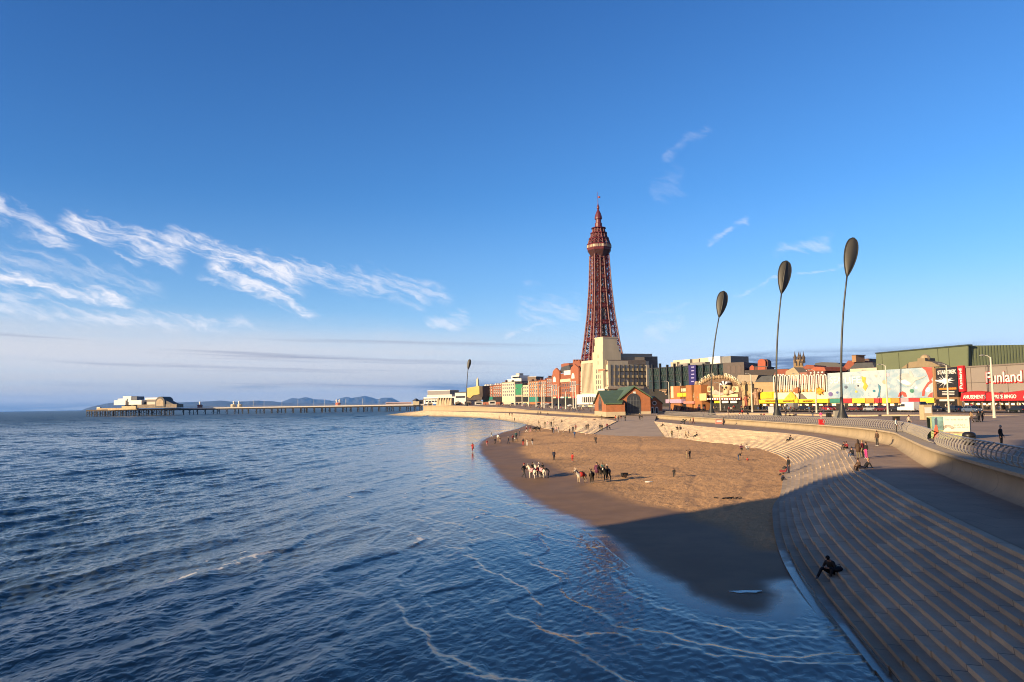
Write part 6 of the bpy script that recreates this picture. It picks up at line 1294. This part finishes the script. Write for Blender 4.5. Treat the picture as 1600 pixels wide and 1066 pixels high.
    def extra(mb):
        mb.mi = 2
        for i, s in ((0, -1), (1, 1)):
            w = Vector(P['wr'][i]); dr = (w-Vector(P['el'][i])).normalized(); side = dr.cross(Vector((s, .2, 0))).normalized(); pal = side.cross(dr).normalized()
            for k, L in enumerate((.062, .074, .079, .07)):
                a = w + dr*.085 + side*((k-1.5)*.019); mb.tube([a, a+dr*L*.5+pal*.006*k, a+dr*L*.85+pal*.03], [.0095, .0085, .006], 5)
            a = w + dr*.045 + side*.036; mb.tube([a, a+side*.03+dr*.03, a+side*.035+dr*.06], [.011, .0095, .007], 5)
        # nose, ears, eyes
        mb.tube([hd + Vector((0, -.085, .03)), hd + Vector((0, -.112, -.012))], [.010, .017], 5)
        for s in (-1, 1): mb.ball(hd + Vector((s*.083, .01, .0)), (.012, .022, .034), 6, 4)
        mb.mi = 3
        for s in (-1, 1): mb.ball(hd + Vector((s*.033, -.088, .035)), (.011, .008, .008), 6, 4)
    mb = skin_mesh('person', v, e, extra)
    me = mb.mesh('person_'+pose, [black]*4, True)
    # hair cap
    hb = MB(); hb.ball(hd + hu*.035 + Vector((0, .018, 0)), (.098, .108, .108), 10, 7); hair = hb.mesh('hair_'+pose, black, True)
    lb_ = MB(); lb_.ball(hd + hu*.035 + Vector((0, .018, 0)), (.100, .11, .11), 10, 7); lb_.tube([hd+Vector((0, .06, 0)), hd+Vector((0, .09, -.14)), hd+Vector((0, .10, -.30))], [.085, .10, .06], 8, True, .6); longh = lb_.mesh('long_hair_'+pose, black, True)
    # a knee-length coat skirt over the hips (standing poses)
    kb = MB(); 
    if pose in ('stand', 'walk'): kb.lathe([(.165, pel.z+.22), (.185, pel.z), (.22, pel.z-.32), (.20, pel.z-.32), (.15, pel.z)], 12); skirt = kb.mesh('coat_skirt_'+pose, black, True)
    else: skirt = None
    # hood or hat
    return me, hair, longh, skirt
PM = {p: person_mesh(p) for p in ('stand', 'walk', 'sit', 'hunch', 'recline', 'bend', 'ride', 'crouch')}
_cloth = {}
CL = dict(black=(.012, .012, .015), navy=(.018, .024, .055), charcoal=(.03, .03, .033), brown=(.09, .05, .03), red=(.50, .03, .025), crimson=(.22, .02, .03), white=(.72, .70, .66), cream=(.55, .47, .36), teal=(.03, .13, .13), blue=(.05, .14, .36), jeans=(.06, .10, .20), grey=(.16, .16, .165), pink=(.72, .05, .25), palepink=(.68, .32, .34), purple=(.13, .03, .08), olive=(.10, .09, .04), tan=(.30, .20, .11), khaki=(.22, .18, .10), skin=(.46, .25, .16), skin2=(.20, .10, .06), hair=(.03, .018, .012), fair=(.34, .22, .10), greyhair=(.4, .39, .37), orange=(.55, .17, .03))
def cl(n):
    if n not in _cloth: _cloth[n] = M('cloth_'+n, CL[n], .85 if 'skin' not in n else .55, .18, 6.)
    return _cloth[n]
def person(loc, h, pose, face, coat, legs, label, hair='hair', skin='skin', shoe='black', group=None, long=False, skirt=False, hat=None, cat='person'):
    me, hm, lm_, sk_ = PM[pose]; o = link('person', me); s = h/1.75
    o.location = loc; o.rotation_euler = (0, 0, math.radians(face)); o.scale = (s*random.uniform(.95, 1.06), s, s); tag(o, label, cat, group)
    for i, c in enumerate((coat, legs, skin, shoe)): o.material_slots[i].link = 'OBJECT'; o.material_slots[i].material = cl(c)
    q = link('hair' if not hat else 'hat', lm_ if long else hm, o); q.material_slots[0].link = 'OBJECT'; q.material_slots[0].material = cl(hat or hair)
    if skirt and sk_: q = link('coat_skirt', sk_, o); q.material_slots[0].link = 'OBJECT'; q.material_slots[0].material = cl(coat)
    return o
def pp(u, v, *a, dz=0., **k):
    q = place(u, v)
    if q is None: return None
    return person(q + Vector((0, 0, dz)), *a, **k)
random.seed(5)
# face: 0 looks towards the viewer, 90 looks right (+x), -90 looks left, 180 looks away
BG = 'people on the beach'; SG = 'people on the steps and walkway'
pp(738.7, 706, 1.65, 'walk', 200, 'red', 'crimson', 'person in a red coat standing in the shallow water, its reflection below', group=BG, skirt=True)
pp(761, 697, 1.2, 'walk', 30, 'red', 'palepink', 'small child in red walking at the water line', group=BG, hat='red')
pp(768, 684, 1.3, 'walk', 120, 'charcoal', 'white', 'person in dark top and white trousers at the foam edge', group=BG)
pp(773.5, 694.7, 1.4, 'walk', 60, 'charcoal', 'black', 'person in charcoal stepping along the wet sand behind the red child', group=BG)
pp(778.3, 690.5, 1.75, 'stand', 150, 'white', 'tan', 'person in a bright white top at the water edge', group=BG)
pp(781.5, 692.5, 1.4, 'walk', -40, 'brown', 'skin', 'bare legged person in brown beside the white top', group=BG)
pp(794.7, 694.5, 1.7, 'walk', -60, 'black', 'navy', 'person in black strolling alone between water edge and the teal coat', group=BG, hair='greyhair')
pp(801.5, 690.5, 1.6, 'stand', 20, 'crimson', 'black', 'person in dark red coat with two small children', group=BG)
pp(806.5, 687, 1.8, 'stand', -160, 'teal', 'charcoal', 'tall person in a teal coat on the wet sand', group=BG)
pp(812, 681.5, 1.6, 'stand', 90, 'navy', 'black', 'person in navy behind the teal coat', group=BG, hair='fair')
pp(809, 690.5, .9, 'stand', 90, 'black', 'black', 'very small child in black beside the teal coat', group=BG)
pp(804.5, 690, .95, 'stand', 0, 'white', 'grey', 'very small child in white beside the dark red coat', group=BG)
pp(817.5, 696.3, 1.45, 'stand', 10, 'black', 'red', 'child in black jacket and red trousers', group=BG)
pp(823.7, 697, 1.35, 'stand', 0, 'cream', 'white', 'child all in cream between two darker children', group=BG)
pp(831.8, 695.6, 1.4, 'walk', 20, 'charcoal', 'white', 'child in charcoal top and white trousers', group=BG)
pp(822.5, 676, 1.7, 'walk', 90, 'red', 'white', 'person in red with white trousers before the far dark donkeys', group=BG, hat='white')
pp(828.5, 675.5, 1.65, 'walk', 70, 'crimson', 'palepink', 'person in crimson leading the far dark donkeys', group=BG)
pp(844, 674.5, 1.75, 'stand', -90, 'black', 'black', 'person in black behind the far dark donkeys', group=BG)
pp(865.5, 677.5, 1.7, 'stand', -60, 'black', 'jeans', 'person in black top and jeans bunched with others below the left steps', group=BG); pp(863, 676.5, 1.6, 'stand', 40, 'navy', 'charcoal', 'person in navy at the left of the bunch below the left steps', group=BG); pp(869, 675.5, 1.5, 'stand', 0, 'palepink', 'grey', 'person in pale pink scarf among the bunch below the left steps', group=BG); pp(872.3, 676.5, 1.75, 'stand', -90, 'charcoal', 'white', 'person with white trousers at the right of the bunch', group=BG)
pp(880.7, 681.5, 1.35, 'walk', -90, 'cream', 'tan', 'person in pale clothes with arms out on the sand', group=BG)
pp(890, 677.3, 1.35, 'stand', 0, 'brown', 'black', 'short person in brown standing by the sand edge', group=BG); pp(895.3, 676.3, 1.7, 'stand', 0, 'black', 'charcoal', 'person in black beside the short brown one', group=BG); pp(899.7, 672.5, 1.6, 'walk', 180, 'crimson', 'brown', 'person in dark red on the lowest left step', group=BG)
pp(898, 684, 1.55, 'stand', 20, 'blue', 'jeans', 'person in bright blue on the sand near the slipway foot', group=BG)
pp(916, 671.8, 1.5, 'stand', 0, 'brown', 'black', 'shorter one of two people at the left slipway edge', group=BG); pp(919, 672.2, 1.8, 'stand', 0, 'black', 'brown', 'taller one of two people at the left slipway edge', group=BG)
pp(915, 679.3, .95, 'crouch', 90, 'palepink', 'white', 'small child in pale pink crouching on the sand below the slipway', group=BG)
pp(937.5, 673.2, 1.75, 'stand', 20, 'charcoal', 'grey', 'left one of two people close together low on the slipway', group=BG); pp(940.7, 673.2, 1.65, 'stand', -40, 'black', 'olive', 'right one of two people close together low on the slipway', group=BG); pp(948.7, 672, 1.75, 'stand', 0, 'crimson', 'black', 'person in dark red beside a crouching one on the slipway', group=BG); pp(953.5, 671, 1.6, 'crouch', -90, 'navy', 'charcoal', 'person crouching on the slipway', group=BG)
pp(931, 694.8, 1.65, 'walk', -20, 'charcoal', 'charcoal', 'person in charcoal with white shoes walking alone in mid beach', group=BG, shoe='white')
pp(865.6, 719, 1.45, 'stand', 0, 'navy', 'black', 'person in long navy coat standing alone above the white donkeys', group=BG, skirt=True, hair='fair')
pp(894.6, 721.5, 1.2, 'stand', -30, 'red', 'red', 'person in a long bright red coat alone on the sand', group=BG, skirt=True, shoe='white')
pp(933, 747.5, 1.75, 'stand', 0, 'purple', 'brown', 'person in a purple coat behind the right-hand donkeys', group=BG, skirt=True)
pp(1053.5, 746, 1.0, 'stand', 160, 'black', 'charcoal', 'small child in black close against a grey one, alone in mid beach right', group=BG); pp(1052, 745.5, .95, 'stand', -100, 'grey', 'black', 'small child in grey close against the black one in mid beach', group=BG)
pp(1073.3, 717.3, 1.2, 'stand', 90, 'tan', 'khaki', 'person in tan on the dry sand beside a darker one', group=BG); pp(1078, 717, 1.35, 'stand', -60, 'black', 'charcoal', 'person in black on the dry sand beside the tan one', group=BG)
pp(1154.5, 720, 1.4, 'bend', 60, 'charcoal', 'jeans', 'person bending over towards a red child on the sand', group=BG); pp(1169, 721, .9, 'crouch', -60, 'red', 'crimson', 'red child crouching on the dry sand', group=BG)
pp(1158, 704, 1.6, 'sit', 0, 'purple', 'black', 'person in dark coat sitting on the bottom step edge', group=SG, dz=.15); pp(1166.5, 704, 1.55, 'sit', 20, 'white', 'grey', 'person in white sitting on the bottom step edge', group=SG, dz=.15)
pp(1232.5, 740, 1.75, 'stand', -80, 'black', 'navy', 'man in black standing at the corner of the steps beside a pram', group=SG)
pp(1221.5, 752, 1.3, 'crouch', 90, 'navy', 'black', 'child in navy crouching on sand beside the pram', group=BG)
pp(1233, 688.5, 1.75, 'recline', -55, 'black', 'black', 'person in black lying back on the sunlit upper steps, knees raised', group=SG)
pp(1034.5, 666, 1.7, 'recline', -40, 'black', 'brown', 'person lounging on the top steps right of the slipway', group=SG); pp(1058, 671.5, 1.75, 'sit', 0, 'black', 'black', 'left one of a dark pair sitting high on the far steps', group=SG); pp(1063.5, 671.3, 1.6, 'sit', -10, 'charcoal', 'navy', 'right one of a dark pair sitting high on the far steps', group=SG)
pp(1050, 683.3, 1.5, 'stand', 0, 'olive', 'black', 'child standing on the lowest step by the slipway corner', group=SG); pp(1071.5, 684.3, 1.4, 'walk', 120, 'tan', 'brown', 'left one of two slim children on the lowest far steps', group=SG); pp(1075.5, 684.3, 1.4, 'walk', 60, 'cream', 'tan', 'right one of two slim children on the lowest far steps', group=SG); pp(1087, 682, 1.75, 'recline', -50, 'black', 'charcoal', 'person stretched out on the lower far steps', group=SG)
pp(1070, 663, 1.6, 'bend', 90, 'charcoal', 'black', 'person bending over a push chair on the walkway', group=SG); pp(1079, 662.8, 1.6, 'walk', -90, 'brown', 'tan', 'person in brown walking on the walkway by the sea wall', group=SG); pp(1083.6, 662.6, 1.75, 'walk', -90, 'red', 'crimson', 'person in red walking on the walkway by the sea wall', group=SG)
pp(1130.5, 664.8, 1.85, 'stand', -90, 'charcoal', 'black', 'man in charcoal standing close to the sea wall', group=SG)
pp(999.5, 657, 1.75, 'walk', 160, 'black', 'black', 'left one of two people walking up the slipway', group=SG); pp(1003, 657.3, 1.7, 'walk', 200, 'charcoal', 'grey', 'right one of two people walking up the slipway', group=SG)
for u, c1_, c2_, l in ((962, 'red', 'brown', 'person in red at the left top of the slipway'), (966.5, 'charcoal', 'black', 'person in charcoal next to the red one at the slipway top'), (970.5, 'crimson', 'grey', 'person in dark red in front of the pale arch shelter'), (977, 'black', 'black', 'person in black at the right of the slipway top group')): pp(u, 658.3, 1.7, 'stand', random.uniform(-90, 90), c1_, c2_, l, group=SG)
for u, v, ps, c1_, c2_, l in ((839.5, 648.3, 'stand', 'black', 'charcoal', 'left one of three people on the far walkway'), (842, 648.3, 'stand', 'charcoal', 'black', 'middle one of three people on the far walkway'), (845, 648.3, 'stand', 'navy', 'black', 'right one of three people on the far walkway'), (856, 647.8, 'sit', 'black', 'brown', 'person sitting by the far wall'), (911, 656, 'stand', 'black', 'black', 'person in black before the left sea wall'), (940.5, 656.6, 'stand', 'charcoal', 'charcoal', 'person in charcoal before the left sea wall near the slipway'), (928, 656.8, 'recline', 'black', 'crimson', 'person lying at the top of the left steps'), (866, 656.5, 'sit', 'white', 'black', 'person in white top sitting on the left steps'), (877.5, 660, 'sit', 'black', 'black', 'person in black sitting mid way on the left steps'), (842, 665.3, 'walk', 'charcoal', 'tan', 'person stepping down the far left steps'), (851.5, 667, 'stand', 'olive', 'tan', 'person in olive on the lowest left step'), (855.5, 667.3, 'stand', 'palepink', 'cream', 'child in pale pink on the lowest left step'), (859.5, 667, 'stand', 'black', 'brown', 'person in black on the lowest left step'), (861.5, 666.5, 'stand', 'charcoal', 'olive', 'person in charcoal behind the black one on the lowest left step'), (865.6, 664.6, 'stand', 'olive', 'black', 'person standing two steps up at the left'), (780, 655.5, 'stand', 'black', 'charcoal', 'lone person on the far steps by the sea, left one'), (804, 658.6, 'stand', 'charcoal', 'black', 'lone person on the far steps by the sea, right one'), (796, 650, 'stand', 'brown', 'tan', 'brown one of two on the far upper walkway'), (800, 650, 'stand', 'black', 'black', 'black one of two on the far upper walkway')): pp(u, v, 1.75, ps, random.uniform(-120, 120), c1_, c2_, l, group=SG)
# the group by the top of the steps
pp(1341.5, 716.5, 1.75, 'stand', 170, 'brown', 'khaki', 'woman with long dark hair and brown coat, back turned, top of the steps', group=SG, long=True, skirt=True)
pp(1348, 715.3, 1.62, 'stand', -150, 'crimson', 'khaki', 'person in crimson jacket between the long haired woman and pink trousers', group=SG, hair='fair')
pp(1353.8, 717, 1.55, 'stand', -70, 'black', 'pink', 'girl in black top and bright pink trousers', group=SG, shoe='white', long=True)
pp(1333, 712, 1.65, 'sit', -75, 'black', 'jeans', 'person in black top and blue jeans sitting on the top step', group=SG)
pp(1320.5, 700.5, 1.45, 'sit', -70, 'black', 'charcoal', 'left child of a pair sitting on the top step', group=SG); pp(1324, 701, 1.5, 'sit', -60, 'crimson', 'black', 'right child of a pair sitting on the top step', group=SG)
pp(1350.5, 732, 1.75, 'recline', -80, 'black', 'navy', 'person in black lounging on the top step at the shadow edge', group=SG, hair='fair'); pp(1343.5, 732, 1.55, 'sit', -80, 'brown', 'brown', 'person in brown huddled on the top step at the shadow edge', group=SG)
pp(1371, 697.2, 1.78, 'stand', -70, 'brown', 'charcoal', 'man in dark brown standing on the sunlit walkway', group=SG, shoe='white')
q = place(1406.5, 691.5); 
if q: person(q+Vector((0, 0, .05)), 1.75, 'sit', -85, 'charcoal', 'black', 'man sitting on the wall coping with legs hanging over', group=SG, shoe='white')
pp(1565, 698.5, 1.75, 'stand', 30, 'black', 'black', 'man in black standing on the promenade with pale scarf', group='people on the promenade', hair='greyhair')
pp(1421, 668.5, 1.7, 'stand', 0, 'cream', 'black', 'person in cream top with white bags behind the railing', group='people on the promenade')
pp(1401, 676, 1.7, 'stand', 60, 'white', 'charcoal', 'person in white top leaning at the railing', group='people on the promenade')
pp(1518, 660, 1.7, 'walk', -40, 'tan', 'brown', 'person in tan striding beside the push chair', group='people on the promenade', shoe='white'); pp(1530, 659.5, 1.75, 'walk', -30, 'black', 'charcoal', 'person in black pushing the push chair', group='people on the promenade'); pp(1535.5, 659, 1.75, 'walk', -20, 'charcoal', 'black', 'person in charcoal walking right of the push chair', group='people on the promenade')
for u, v, ps, c1_, c2_, l in ((1283, 656, 'stand', 'pink', 'palepink', 'child in pink near the red lifebelt box'), (1270, 653, 'stand', 'black', 'jeans', 'person in black between the two tallest grass blades'), (1240, 652, 'sit', 'charcoal', 'black', 'person sitting on the low wall right of the second grass blade'), (1234, 652.5, 'sit', 'brown', 'navy', 'person in brown sitting right of the second grass blade'), (1228, 653, 'stand', 'navy', 'charcoal', 'person in navy right beside the second grass cone'), (1194, 650.5, 'sit', 'crimson', 'black', 'person in crimson sitting left of the second grass blade'), (1189, 650.5, 'sit', 'brown', 'black', 'person in brown sitting left of the second grass blade'), (1160, 649.5, 'stand', 'red', 'black', 'person in red before the right arch pillar'), (1157, 650, 'crouch', 'red', 'white', 'child in red and white before the arch pillar'), (1168, 649, 'stand', 'charcoal', 'charcoal', 'person in charcoal right of the red child'), (1142, 648.5, 'stand', 'black', 'black', 'left one of a dark pair below the arch'), (1145.5, 648.5, 'stand', 'charcoal', 'brown', 'right one of a dark pair below the arch'), (1138, 649, 'stand', 'cream', 'skin', 'person in cream below the arch lamp'), (1053, 645, 'stand', 'palepink', 'white', 'person in pale pink by the slipway railing'), (1049, 645.5, 'stand', 'crimson', 'cream', 'person in crimson by the slipway railing')): pp(u, v, 1.72, ps, random.uniform(-150, 150), c1_, c2_, l, group='people on the promenade')
# crowd in front of the arcades and on the far promenade
names = {'black': 'black', 'navy': 'navy', 'charcoal': 'charcoal', 'brown': 'brown', 'red': 'red', 'white': 'white', 'cream': 'cream', 'grey': 'grey', 'crimson': 'dark red', 'olive': 'olive', 'blue': 'blue', 'tan': 'tan'}
random.seed(9)
def crowd(n, us, off, where, grp):
    for _ in range(n):
        u = random.uniform(*us); Y = float(np.interp(u, [760, 1050, 1085, 1188, 1293, 1461, 1502, 1610], [640, 330, 297, 268, 240, 211, 198, 180]))-random.uniform(*off); p = D(u, 640, Y); z = ground_z(p.x, p.y)
        c = random.choice(['black', 'black', 'navy', 'charcoal', 'brown', 'red', 'white', 'cream', 'grey', 'crimson', 'olive', 'blue', 'tan'])
        person((p.x, p.y, z+.035), random.uniform(1.45, 1.85), random.choice(['stand', 'walk', 'walk']), random.uniform(0, 360), c, random.choice(['black', 'jeans', 'charcoal', 'navy', 'tan', 'grey']), 'distant person in %s among the crowd %s' % (names[c], where), group=grp, hair=random.choice(['hair', 'hair', 'fair', 'greyhair']))
crowd(84, (1045, 1605), (1.5, 11), 'outside the seafront arcades', 'crowd outside the arcades')
crowd(40, (1045, 1300), (14, 42), 'on the open promenade before the arch', 'crowd on the open promenade')
def far_crowd(n, u0, u1):
    for _ in range(n):
        u = random.uniform(u0, u1); s = float(np.interp(u, [660, 860, 940], [720, 400, 290])); k = random.uniform(.0, 1.)
        y = s + k*70; x = (u-800)/1200*y; z = ground_z(x, y); c = random.choice(['black', 'black', 'navy', 'charcoal', 'brown', 'red', 'white', 'cream', 'grey', 'tan'])
        if z < 3.6: continue
        person((x, y, z), random.uniform(1.5, 1.85), random.choice(['stand', 'walk']), random.uniform(0, 360), c, random.choice(['black', 'jeans', 'charcoal', 'tan']), 'distant person in %s on the far promenade beyond the slipway' % names[c], group='crowd on the far promenade')
far_crowd(95, 690, 930)

# the nearest figure: hunched on the shaded steps
q = place(1300, 897)
CL['soft_black'] = (.022, .022, .025)
near = person(q+Vector((0, 0, -.0)), 1.72, 'hunch', -52, 'soft_black', 'black', 'person in black hunched over on the shaded steps with a bag beside', group=SG, shoe='grey', hat='black')
q2 = place(1309, 895); bg_ = empty('shoulder_bag', q2+Vector((.05, .1, 0)), .5, 'black shoulder bag lying on the step beside the hunched person', 'bag')
b = MB(); b.ball((0, 0, .13), (.30, .16, .14), 12, 7); b.build('body', cl('black'), bg_, True); b = MB(); b.tube([(-.22, 0, .2), (-.1, -.03, .34), (.1, -.03, .34), (.22, 0, .2)], .014, 5); b.build('strap', cl('charcoal'), bg_)

# --- donkeys
def donkey_mesh():
    A, Bc = 0, 1; v = []; e = []
    def add(p, r, rg, par=None):
        v.append((*p, r, rg)); i = len(v)-1
        if par is not None: e.append((par, i))
        return i
    m = add((0, 0, .86), (.23, .25), 0); ru = add((0, .34, .93), (.21, .22), 0, m); ta = add((0, .55, .88), .14, 0, ru); ch = add((0, -.34, .90), (.20, .24), 1, m); nb = add((0, -.54, 1.05), (.13, .17), 1, ch); nk = add((0, -.70, 1.24), (.095, .13), 1, nb); po = add((0, -.80, 1.38), .095, 1, nk); fc = add((0, -.96, 1.26), .085, 1, po); mz = add((0, -1.10, 1.12), .062, 2, fc)
    for s in (-1, 1):
        a = add((s*.12, -.36, .68), .095, 1, ch); k = add((s*.12, -.38, .40), .052, 0, a); f = add((s*.12, -.37, .12), .042, 0, k); add((s*.12, -.40, .03), .05, 2, f)
        a = add((s*.13, .40, .70), .12, 0, ru); st = add((s*.13, .30, .56), .085, 0, a); hk = add((s*.13, .50, .36), .05, 0, st); f = add((s*.13, .46, .12), .04, 0, hk); add((s*.13, .43, .03), .05, 2, f)
    t1 = add((0, .64, .80), .035, 0, ta); t2 = add((0, .68, .55), .028, 0, t1); add((0, .67, .40), .045, 2, t2)
    def extra(mb):
        mb.mi = 1
        for s in (-1, 1): mb.tube([(s*.05, -.77, 1.43), (s*.10, -.75, 1.56), (s*.12, -.76, 1.68)], [.030, .045, .012], 7, True, .6)
        mb.mi = 2
        for s in (-1, 1): mb.ball((s*.078, -.90, 1.34), .018, 6, 4)
        for k in range(7): mb.tube([(0, -.46-k*.045, 1.16+k*.038), (0, -.44-k*.045, 1.28+k*.038)], [.03, .012], 5)
    return skin_mesh('donkey', v, e, extra).mesh('donkey', [black]*3, True)
DM = donkey_mesh()
for n_, c_ in dict(d_white=(.66, .60, .50), d_brown=(.16, .09, .05), d_black=(.016, .014, .013), d_grey=(.2, .17, .15), d_cream=(.55, .42, .28), d_dark=(.04, .028, .02)).items(): CL[n_] = c_
sad = MB(); 
for i in range(9): pass
ang = np.linspace(-.25*math.pi, 1.25*math.pi, 15); P0 = [(.285*math.cos(a), .90+.285*math.sin(a)) for a in ang]; P1 = [(.265*math.cos(a), .90+.265*math.sin(a)) for a in ang]
sad.prism_xz(P0 + P1[::-1], -.30, .26); saddle_me = sad.mesh('saddle_cloth', black, True)
st_ = MB(); st_.ball((0, -.02, 1.17), (.17, .24, .07), 10, 5); seat_me = st_.mesh('saddle', black, True)
def donkey(u, v, face, c0, c1, c2, cloth, label, s=1.0):
    q = place(u, v); o = link('donkey', DM); o.location = q; o.rotation_euler = (0, 0, math.radians(face)); o.scale = (s, s, s); tag(o, label, 'donkey', 'beach donkeys')
    for i, c in enumerate((c0, c1, c2)): o.material_slots[i].link = 'OBJECT'; o.material_slots[i].material = cl(c)
    for nm, me, c in (('saddle_cloth', saddle_me, cloth), ('saddle', seat_me, 'brown')): k = link(nm, me, o); k.material_slots[0].link = 'OBJECT'; k.material_slots[0].material = cl(c)
    return o
def rider(dk, h, coat, legs, label, **k):
    return person(dk.location + Vector((0, 0, 1.12*dk.scale.z)), h, 'ride', math.degrees(dk.rotation_euler.z), coat, legs, label, group='riders on the beach donkeys', **k)
dA = donkey(832.5, 748, -140, 'd_white', 'd_white', 'd_cream', 'palepink', 'white donkey with a pink saddle cloth, nearest the water, led by the person in black', 1.02); rider(dA, 1.3, 'black', 'charcoal', 'child in black riding the white donkey nearest the water')
dB = donkey(848, 747.3, -150, 'd_white', 'd_white', 'd_brown', 'palepink', 'white donkey with brown patch and pink cloth behind the first white one'); rider(dB, 1.15, 'charcoal', 'black', 'child in charcoal riding the second white donkey')
dC = donkey(842.5, 745, -135, 'd_dark', 'd_white', 'd_white', 'crimson', 'dark donkey with white face half hidden between the two white donkeys', .95); rider(dC, 1.1, 'purple', 'black', 'small child in dark coat on the half hidden donkey', hat='white')
pp(818.5, 747.3, 1.75, 'walk', 60, 'black', 'charcoal', 'person in black and red hat leading the white donkeys', group=BG, hat='crimson'); pp(856.5, 747.3, 1.7, 'bend', -90, 'black', 'navy', 'person in black leaning over the second white donkey', group=BG)
donkey(909, 755, -60, 'd_cream', 'd_white', 'd_brown', 'red', 'pale donkey with red saddle cloth, left of the dark donkeys'); donkey(925, 755.5, -12, 'd_dark', 'd_dark', 'd_grey', 'charcoal', 'dark brown donkey facing the viewer with upright ears')
dD = donkey(949, 752, -30, 'd_black', 'd_black', 'd_white', 'charcoal', 'black donkey with pale muzzle, largest of the right-hand group', 1.12); dE = donkey(942, 748, -40, 'd_black', 'd_dark', 'd_black', 'black', 'black donkey partly hidden behind the largest one'); rider(dE, 1.15, 'teal', 'black', 'child in teal riding the hidden black donkey'); rider(dD, 1.0, 'black', 'black', 'small child in black with white hat on the largest donkey', hat='white')
donkey(835, 674.5, 85, 'd_black', 'd_black', 'd_dark', 'black', 'far black donkey by the left steps, front one of two'); donkey(840.5, 674.8, 95, 'd_dark', 'd_dark', 'd_white', 'charcoal', 'far dark brown donkey by the left steps, rear one of two')
# pram, push chairs, handcart, flotsam
def pram(u, v, rz, c, label, s=1.):
    q = place(u, v); t = empty('pushchair', q, rz, label, 'pushchair'); b = MB(); b.prism_xz([(-.35, .45), (.35, .40), (.45, .62), (.3, .70), (-.25, .62), (-.42, .95), (-.5, .9)], -.22, .22); b.build('seat', cl(c), t)
    b = MB(); b.lathe([(.3, 0), (.26, .2), (.02, .32)], 10); hd = b.build('hood', cl('charcoal'), t); hd.location = (-.2, 0, .85); b = MB(); b.tube([(-.4, .2, .5), (.35, .2, .12)], .02, 5); b.tube([(-.4, -.2, .5), (.35, -.2, .12)], .02, 5); b.tube([(.3, .2, .5), (-.4, .2, .12)], .02, 5); b.tube([(.3, -.2, .5), (-.4, -.2, .12)], .02, 5); b.tube([(-.45, -.2, .9), (-.75, -.2, 1.05), (-.75, .2, 1.05), (-.45, .2, .9)], .02, 5); b.build('frame', darkmetal, t)
    for x in (-.4, .38):
        for y in (-.24, .24): b = MB(); b.tube([(x, y-.025, .12), (x, y+.025, .12)], .12, 10); b.build('wheel', tyre, t)
    t.scale = (s, s, s)
pram(1224, 743, 2.6, 'crimson', 'pushchair with dark red lining on the sand below the standing man', .85); pram(1526.5, 659.7, 1.8, 'black', 'black pushchair pushed along the promenade'); pram(1066.5, 662.6, 3.0, 'charcoal', 'dark pushchair on the far walkway by the sea wall')
q = place(976, 746.5); t = empty('handcart', q, .4, 'small dark two-wheeled handcart left on the sand right of the donkeys', 'handcart'); t.scale = (.62, .62, .62); b = MB(); b.prism_xz([(-.5, .35), (.4, .35), (.55, .85), (-.6, .85)], -.35, .35); b.build('tub', cl('black'), t)
for y in (-.42, .42): b = MB(); b.tube([(-.1, y-.04, .32), (-.1, y+.04, .32)], .32, 14); b.build('wheel', cl('brown'), t)
b = MB(); b.tube([(.5, -.25, .7), (1.2, -.22, .45)], .025, 5); b.tube([(.5, .25, .7), (1.2, .22, .45)], .025, 5); b.build('handle', cl('brown'), t)
q = place(1013, 754); b = MB(); b.ball((0, 0, .06), (.38, .2, .09), 10, 5); b.ball((.3, .05, .05), (.2, .14, .07), 8, 4); o = b.build('paper_scrap', cl('white'), None, True); o.location = q; tag(o, 'crumpled white scrap lying on the sand right of the donkeys', 'litter')
q = place(1137, 779); b = MB()
for k in range(14): x = random.uniform(-1.2, 1.2); y = random.uniform(-.3, .3); b.tube([(x, y, .02), (x+random.uniform(-.4, .4), y+random.uniform(-.2, .2), .06)], .05, 5)
o = b.build('seaweed', cl('black'), None); o.location = q; tag(o, 'dark clump of seaweed on the dry sand near the shadow edge', 'seaweed')
for u, v, sz, l in ((1166, 927, .55, 'pale puddle catching the sky on the shaded wet sand'),):
    q = G(u, v, 0); z = ground_z(q.x, q.y); b = MB(); b.v = []; pts = [(.66*math.cos(a)*(1+.2*math.sin(3*a)+.12*math.sin(7*a+1)), .26*math.sin(a)*(1+.25*math.cos(2*a)+.15*math.sin(5*a))) for a in np.linspace(0, 6.283, 24, endpoint=False)]
    b.prism_xy(pts, -.05, .012); pm_ = bpy.data.materials.new('puddle_water'); pm_.use_nodes = True; q_ = pm_.node_tree.nodes['Principled BSDF']; q_.inputs['Base Color'].default_value = (.12, .125, .13, 1); q_.inputs['Roughness'].default_value = .12; q_.inputs['Specular IOR Level'].default_value = .6
    o = b.build('puddle', pm_); o.location = (q.x, q.y, z+.02); tag(o, kind='structure')
